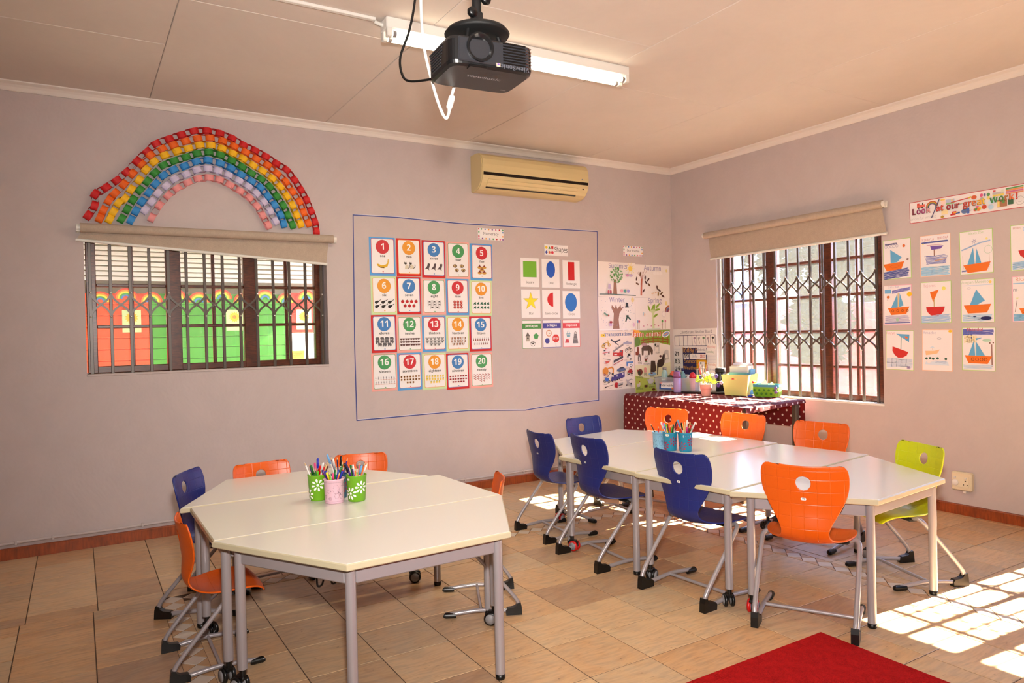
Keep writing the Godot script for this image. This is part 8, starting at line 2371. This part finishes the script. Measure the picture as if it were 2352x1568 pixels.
func build_pens() -> void:
	M.bare_wood = mat(Color(0.80, 0.66, 0.48), 0.6)
	M.pen_clear = mat(Color(0.80, 0.78, 0.76), 0.25)
	var T := 0.5905
	var R := {"red": Color(0.76, 0.08, 0.10), "blue": Color(0.12, 0.20, 0.68), "navy": Color(0.10, 0.12, 0.34), "green": Color(0.10, 0.42, 0.16), "light green": Color(0.36, 0.72, 0.12), "yellow": Color(0.94, 0.84, 0.20), "orange": Color(0.90, 0.40, 0.10), "purple": Color(0.28, 0.12, 0.48), "pink": Color(0.88, 0.28, 0.50), "black": Color(0.05, 0.05, 0.06), "white": Color(0.90, 0.89, 0.88), "sky blue": Color(0.42, 0.66, 0.86), "brown": Color(0.32, 0.18, 0.12), "plain wood": Color(0.80, 0.66, 0.46), "dark green": Color(0.06, 0.30, 0.20), "magenta": Color(0.74, 0.12, 0.52)}
	# small group: two green daisy cups, a pink one, and a teal one half hidden behind
	var g1 := Vector3(-4.387, T, 2.138)
	var pk := Vector3(-4.338, T, 2.238)
	var g2 := Vector3(-4.240, T, 2.268)
	var tl := Vector3(-4.288, T, 2.160)
	var GREEN_CUP := Color(0.42, 0.66, 0.10)
	var specs := [
		["green_cup", "green daisy cup holding the red glue stick", g1, 0.039, 0.046, 0.122, GREEN_CUP, false],
		["pink_cup", "pale pink cup pierced with a butterfly pattern", pk, 0.0445, 0.0465, 0.112, Color(0.90, 0.74, 0.80), true],
		["green_cup", "green daisy cup with two whole daisies beside the pink cup", g2, 0.040, 0.047, 0.122, GREEN_CUP, false],
		["teal_cup", "dark teal cup half hidden behind the pink cup", tl, 0.034, 0.038, 0.115, Color(0.05, 0.30, 0.38), false]]
	var lb := Vector3(-2.120, T, 2.046)
	var t1 := Vector3(-2.119, T, 2.147)
	var t2 := Vector3(-2.068, T, 2.230)
	specs += [
		["light_blue_cup", "pale blue cup pierced with a flower pattern", lb, 0.040, 0.042, 0.108, Color(0.56, 0.76, 0.88), true],
		["turquoise_cup", "turquoise daisy cup with an oval white sticker", t1, 0.039, 0.046, 0.116, Color(0.10, 0.54, 0.68), false],
		["turquoise_cup", "turquoise daisy cup with an oblong white sticker", t2, 0.039, 0.046, 0.118, Color(0.10, 0.54, 0.68), false]]
	var white := Color(0.95, 0.95, 0.93)
	var rose := Color(0.62, 0.12, 0.28)
	for n in specs.size():
		var q: Array = specs[n]
		var c := cup(q[0], q[1], q[2], q[3], q[4], q[5], q[6], q[7])
		var k := Ink.new(glyphs, 0.0006)
		match n:
			0:
				daisy(k, 0.000, 0.076, 0.030, white, white); daisy(k, -0.052, 0.030, 0.030, white, white); daisy(k, 0.075, 0.045, 0.030, white, white)
			2:
				daisy(k, 0.022, 0.068, 0.030, white, white, 0.0); daisy(k, -0.030, 0.040, 0.030, white, white, 0.3); k.rrect(-0.040, 0.105, 0.016, 0.010, 0.004, Color(0.88, 0.84, 0.78))
			1, 4:
				var dk := Color(0.45, 0.32, 0.38) if n == 1 else Color(0.26, 0.34, 0.46)
				for j in 34:
					k.disc(-0.068 + 0.004 * j, 0.098, 0.0010, 0.0010, dk, 5); k.z -= k.step
					k.disc(-0.068 + 0.004 * j, 0.010, 0.0010, 0.0010, dk, 5); k.z -= k.step
				k.z += k.step
				for w in [[0.008, 0.066, 0.014, 0.020], [0.034, 0.064, 0.012, 0.018], [0.012, 0.036, 0.011, 0.013], [0.033, 0.034, 0.009, 0.012]]:
					for j in 16:
						k.disc(w[0] + cos(TAU * j / 16) * w[2], w[1] + sin(TAU * j / 16) * w[3], 0.0013, 0.0013, dk, 5); k.z -= k.step
				for f in [[-0.024, 0.058, 0.008], [-0.020, 0.024, 0.006], [-0.046, 0.032, 0.006], [0.046, 0.086, 0.006]]:
					for j in 7:
						k.disc(f[0] + cos(TAU * j / 7) * f[2], f[1] + sin(TAU * j / 7) * f[2], 0.0018, 0.0018, dk, 5); k.z -= k.step
				for j in 6: k.line([Vector2(0.014 + j * 0.003, 0.060 - 0.004 * j), Vector2(0.018 + j * 0.003, 0.054 - 0.003 * j)], 0.0018, dk)
			3: daisy(k, 0.02, 0.055, 0.026, Color(0.50, 0.08, 0.12), Color(0.5, 0.1, 0.12))
			5:
				daisy(k, 0.020, 0.062, 0.029, rose, rose, 0.05); daisy(k, -0.038, 0.034, 0.029, rose, rose, 0.3); k.disc(-0.018, 0.102, 0.013, 0.008, Color(0.90, 0.88, 0.82)); k.rect(-0.018, 0.103, 0.015, 0.002, Color(0.5, 0.5, 0.55))
			6:
				daisy(k, 0.040, 0.062, 0.029, rose, rose, 0.15); daisy(k, -0.022, 0.036, 0.029, rose, rose, 0.0); k.rrect(0.010, 0.098, 0.046, 0.015, 0.003, Color(0.92, 0.90, 0.92)); k.rect(0.010, 0.100, 0.020, 0.004, Color(0.62, 0.42, 0.62))
		part("print", wrapped(k, q[3], q[4], q[5]), M.ink, c)
	var fill := func(n: int, where: String, list: Array) -> void:
		var q: Array = specs[n]
		for j in list.size():
			var e: Array = list[j]
			var az := TAU * j * 0.381966 * 1.0 + n
			stick(e[0], R[e[1]], e[1], where, q[2], q[3], q[4], q[5], az, e[2], "pens and pencils in the cups")
	var F := "felt_pen"
	var P := "pencil"
	var B := "ballpoint_pen"
	fill.call(0, "green daisy cup with the glue stick", [[P, "plain wood", 0.185], [F, "green", 0.180], [F, "pink", 0.175], [P, "red", 0.180], [P, "white", 0.190], [F, "yellow", 0.145], [F, "light green", 0.145], [P, "dark green", 0.175], [P, "brown", 0.180], [F, "purple", 0.170], [B, "blue", 0.195], [B, "white", 0.190], [P, "orange", 0.170], [F, "red", 0.150], [P, "green", 0.165]])
	fill.call(1, "pale pink cup", [[F, "blue", 0.155], [F, "blue", 0.150], [F, "blue", 0.145], [F, "pink", 0.150], [P, "navy", 0.145], [F, "red", 0.155], [F, "yellow", 0.150], [F, "green", 0.150], [P, "orange", 0.160], [F, "purple", 0.165], [F, "green", 0.160], [P, "light green", 0.165]])
	fill.call(2, "green daisy cup beside the pink cup", [[P, "orange", 0.170], [F, "green", 0.165], [B, "white", 0.175], [F, "purple", 0.150], [P, "plain wood", 0.175], [B, "sky blue", 0.185], [B, "navy", 0.175], [P, "yellow", 0.185], [P, "purple", 0.180], [B, "white", 0.170], [P, "orange", 0.190], [B, "black", 0.190], [P, "pink", 0.180]])
	fill.call(3, "teal cup behind the pink cup", [[P, "purple", 0.205], [B, "black", 0.195], [P, "green", 0.185], [B, "sky blue", 0.215], [P, "dark green", 0.180], [B, "white", 0.200], [P, "navy", 0.195], [P, "purple", 0.200]])
	fill.call(4, "pale blue pierced cup", [[P, "black", 0.175], [P, "plain wood", 0.155], [P, "red", 0.160]])
	fill.call(5, "turquoise cup with the oval sticker", [[F, "light green", 0.165], [F, "dark green", 0.160], [F, "magenta", 0.155], [F, "light green", 0.145], [F, "dark green", 0.175], [F, "pink", 0.170], [F, "blue", 0.160], [P, "yellow", 0.160], [P, "brown", 0.185], [F, "red", 0.190], [P, "pink", 0.195], [B, "black", 0.190], [P, "red", 0.175], [B, "sky blue", 0.180], [P, "purple", 0.175], [B, "white", 0.200], [P, "orange", 0.170]])
	fill.call(6, "turquoise cup with the oblong sticker", [[F, "pink", 0.150], [F, "magenta", 0.152], [P, "red", 0.160], [F, "green", 0.142], [P, "red", 0.172], [P, "dark green", 0.165], [F, "red", 0.178], [F, "orange", 0.165], [P, "yellow", 0.185], [P, "plain wood", 0.200], [P, "plain wood", 0.195], [B, "white", 0.200], [B, "sky blue", 0.205], [B, "white", 0.198], [P, "brown", 0.180], [F, "orange", 0.178], [F, "green", 0.172], [B, "black", 0.190], [P, "yellow", 0.195]])
	# red glue stick leaning in the first cup
	var gs := thing("glue_stick", "red and white glue stick leaning in the green daisy cup", "glue stick", g1 + Vector3(-0.012, 0.070, -0.004))
	var d := Vector3(0.34, 1.0, 0.26).normalized()
	var s := d.cross(Vector3.FORWARD).normalized()
	gs.basis = Basis(s, d, s.cross(d))
	var gm := MB.new()
	gm.lathe([Vector2(0, 0), Vector2(0.0125, 0), Vector2(0.0125, 0.062), Vector2(0, 0.062)], 16)
	part("barrel", gm, mat(Color(0.80, 0.06, 0.07), 0.35), gs)
	gm = MB.new()
	gm.lathe([Vector2(0, 0.062), Vector2(0.0142, 0.062), Vector2(0.0142, 0.094), Vector2(0.013, 0.096), Vector2(0, 0.096)], 16)
	part("cap", gm, mat(Color(0.80, 0.06, 0.07), 0.35), gs)
	var gi := Ink.new(glyphs, 0.0004)
	gi.rrect(0, 0.040, 0.022, 0.020, 0.003, Color(0.93, 0.93, 0.92)); gi.text("Pritt", 0.0, 0.040, 0.014, Color(0.10, 0.10, 0.12), "bold", 0, 0.15); gi.rect(0, 0.022, 0.014, 0.003, Color(0.9, 0.9, 0.9))
	var gl := part("label", wrapped(gi, 0.0125, 0.0125, 0.06), M.ink, gs)
	gl.rotation.y = 0.3
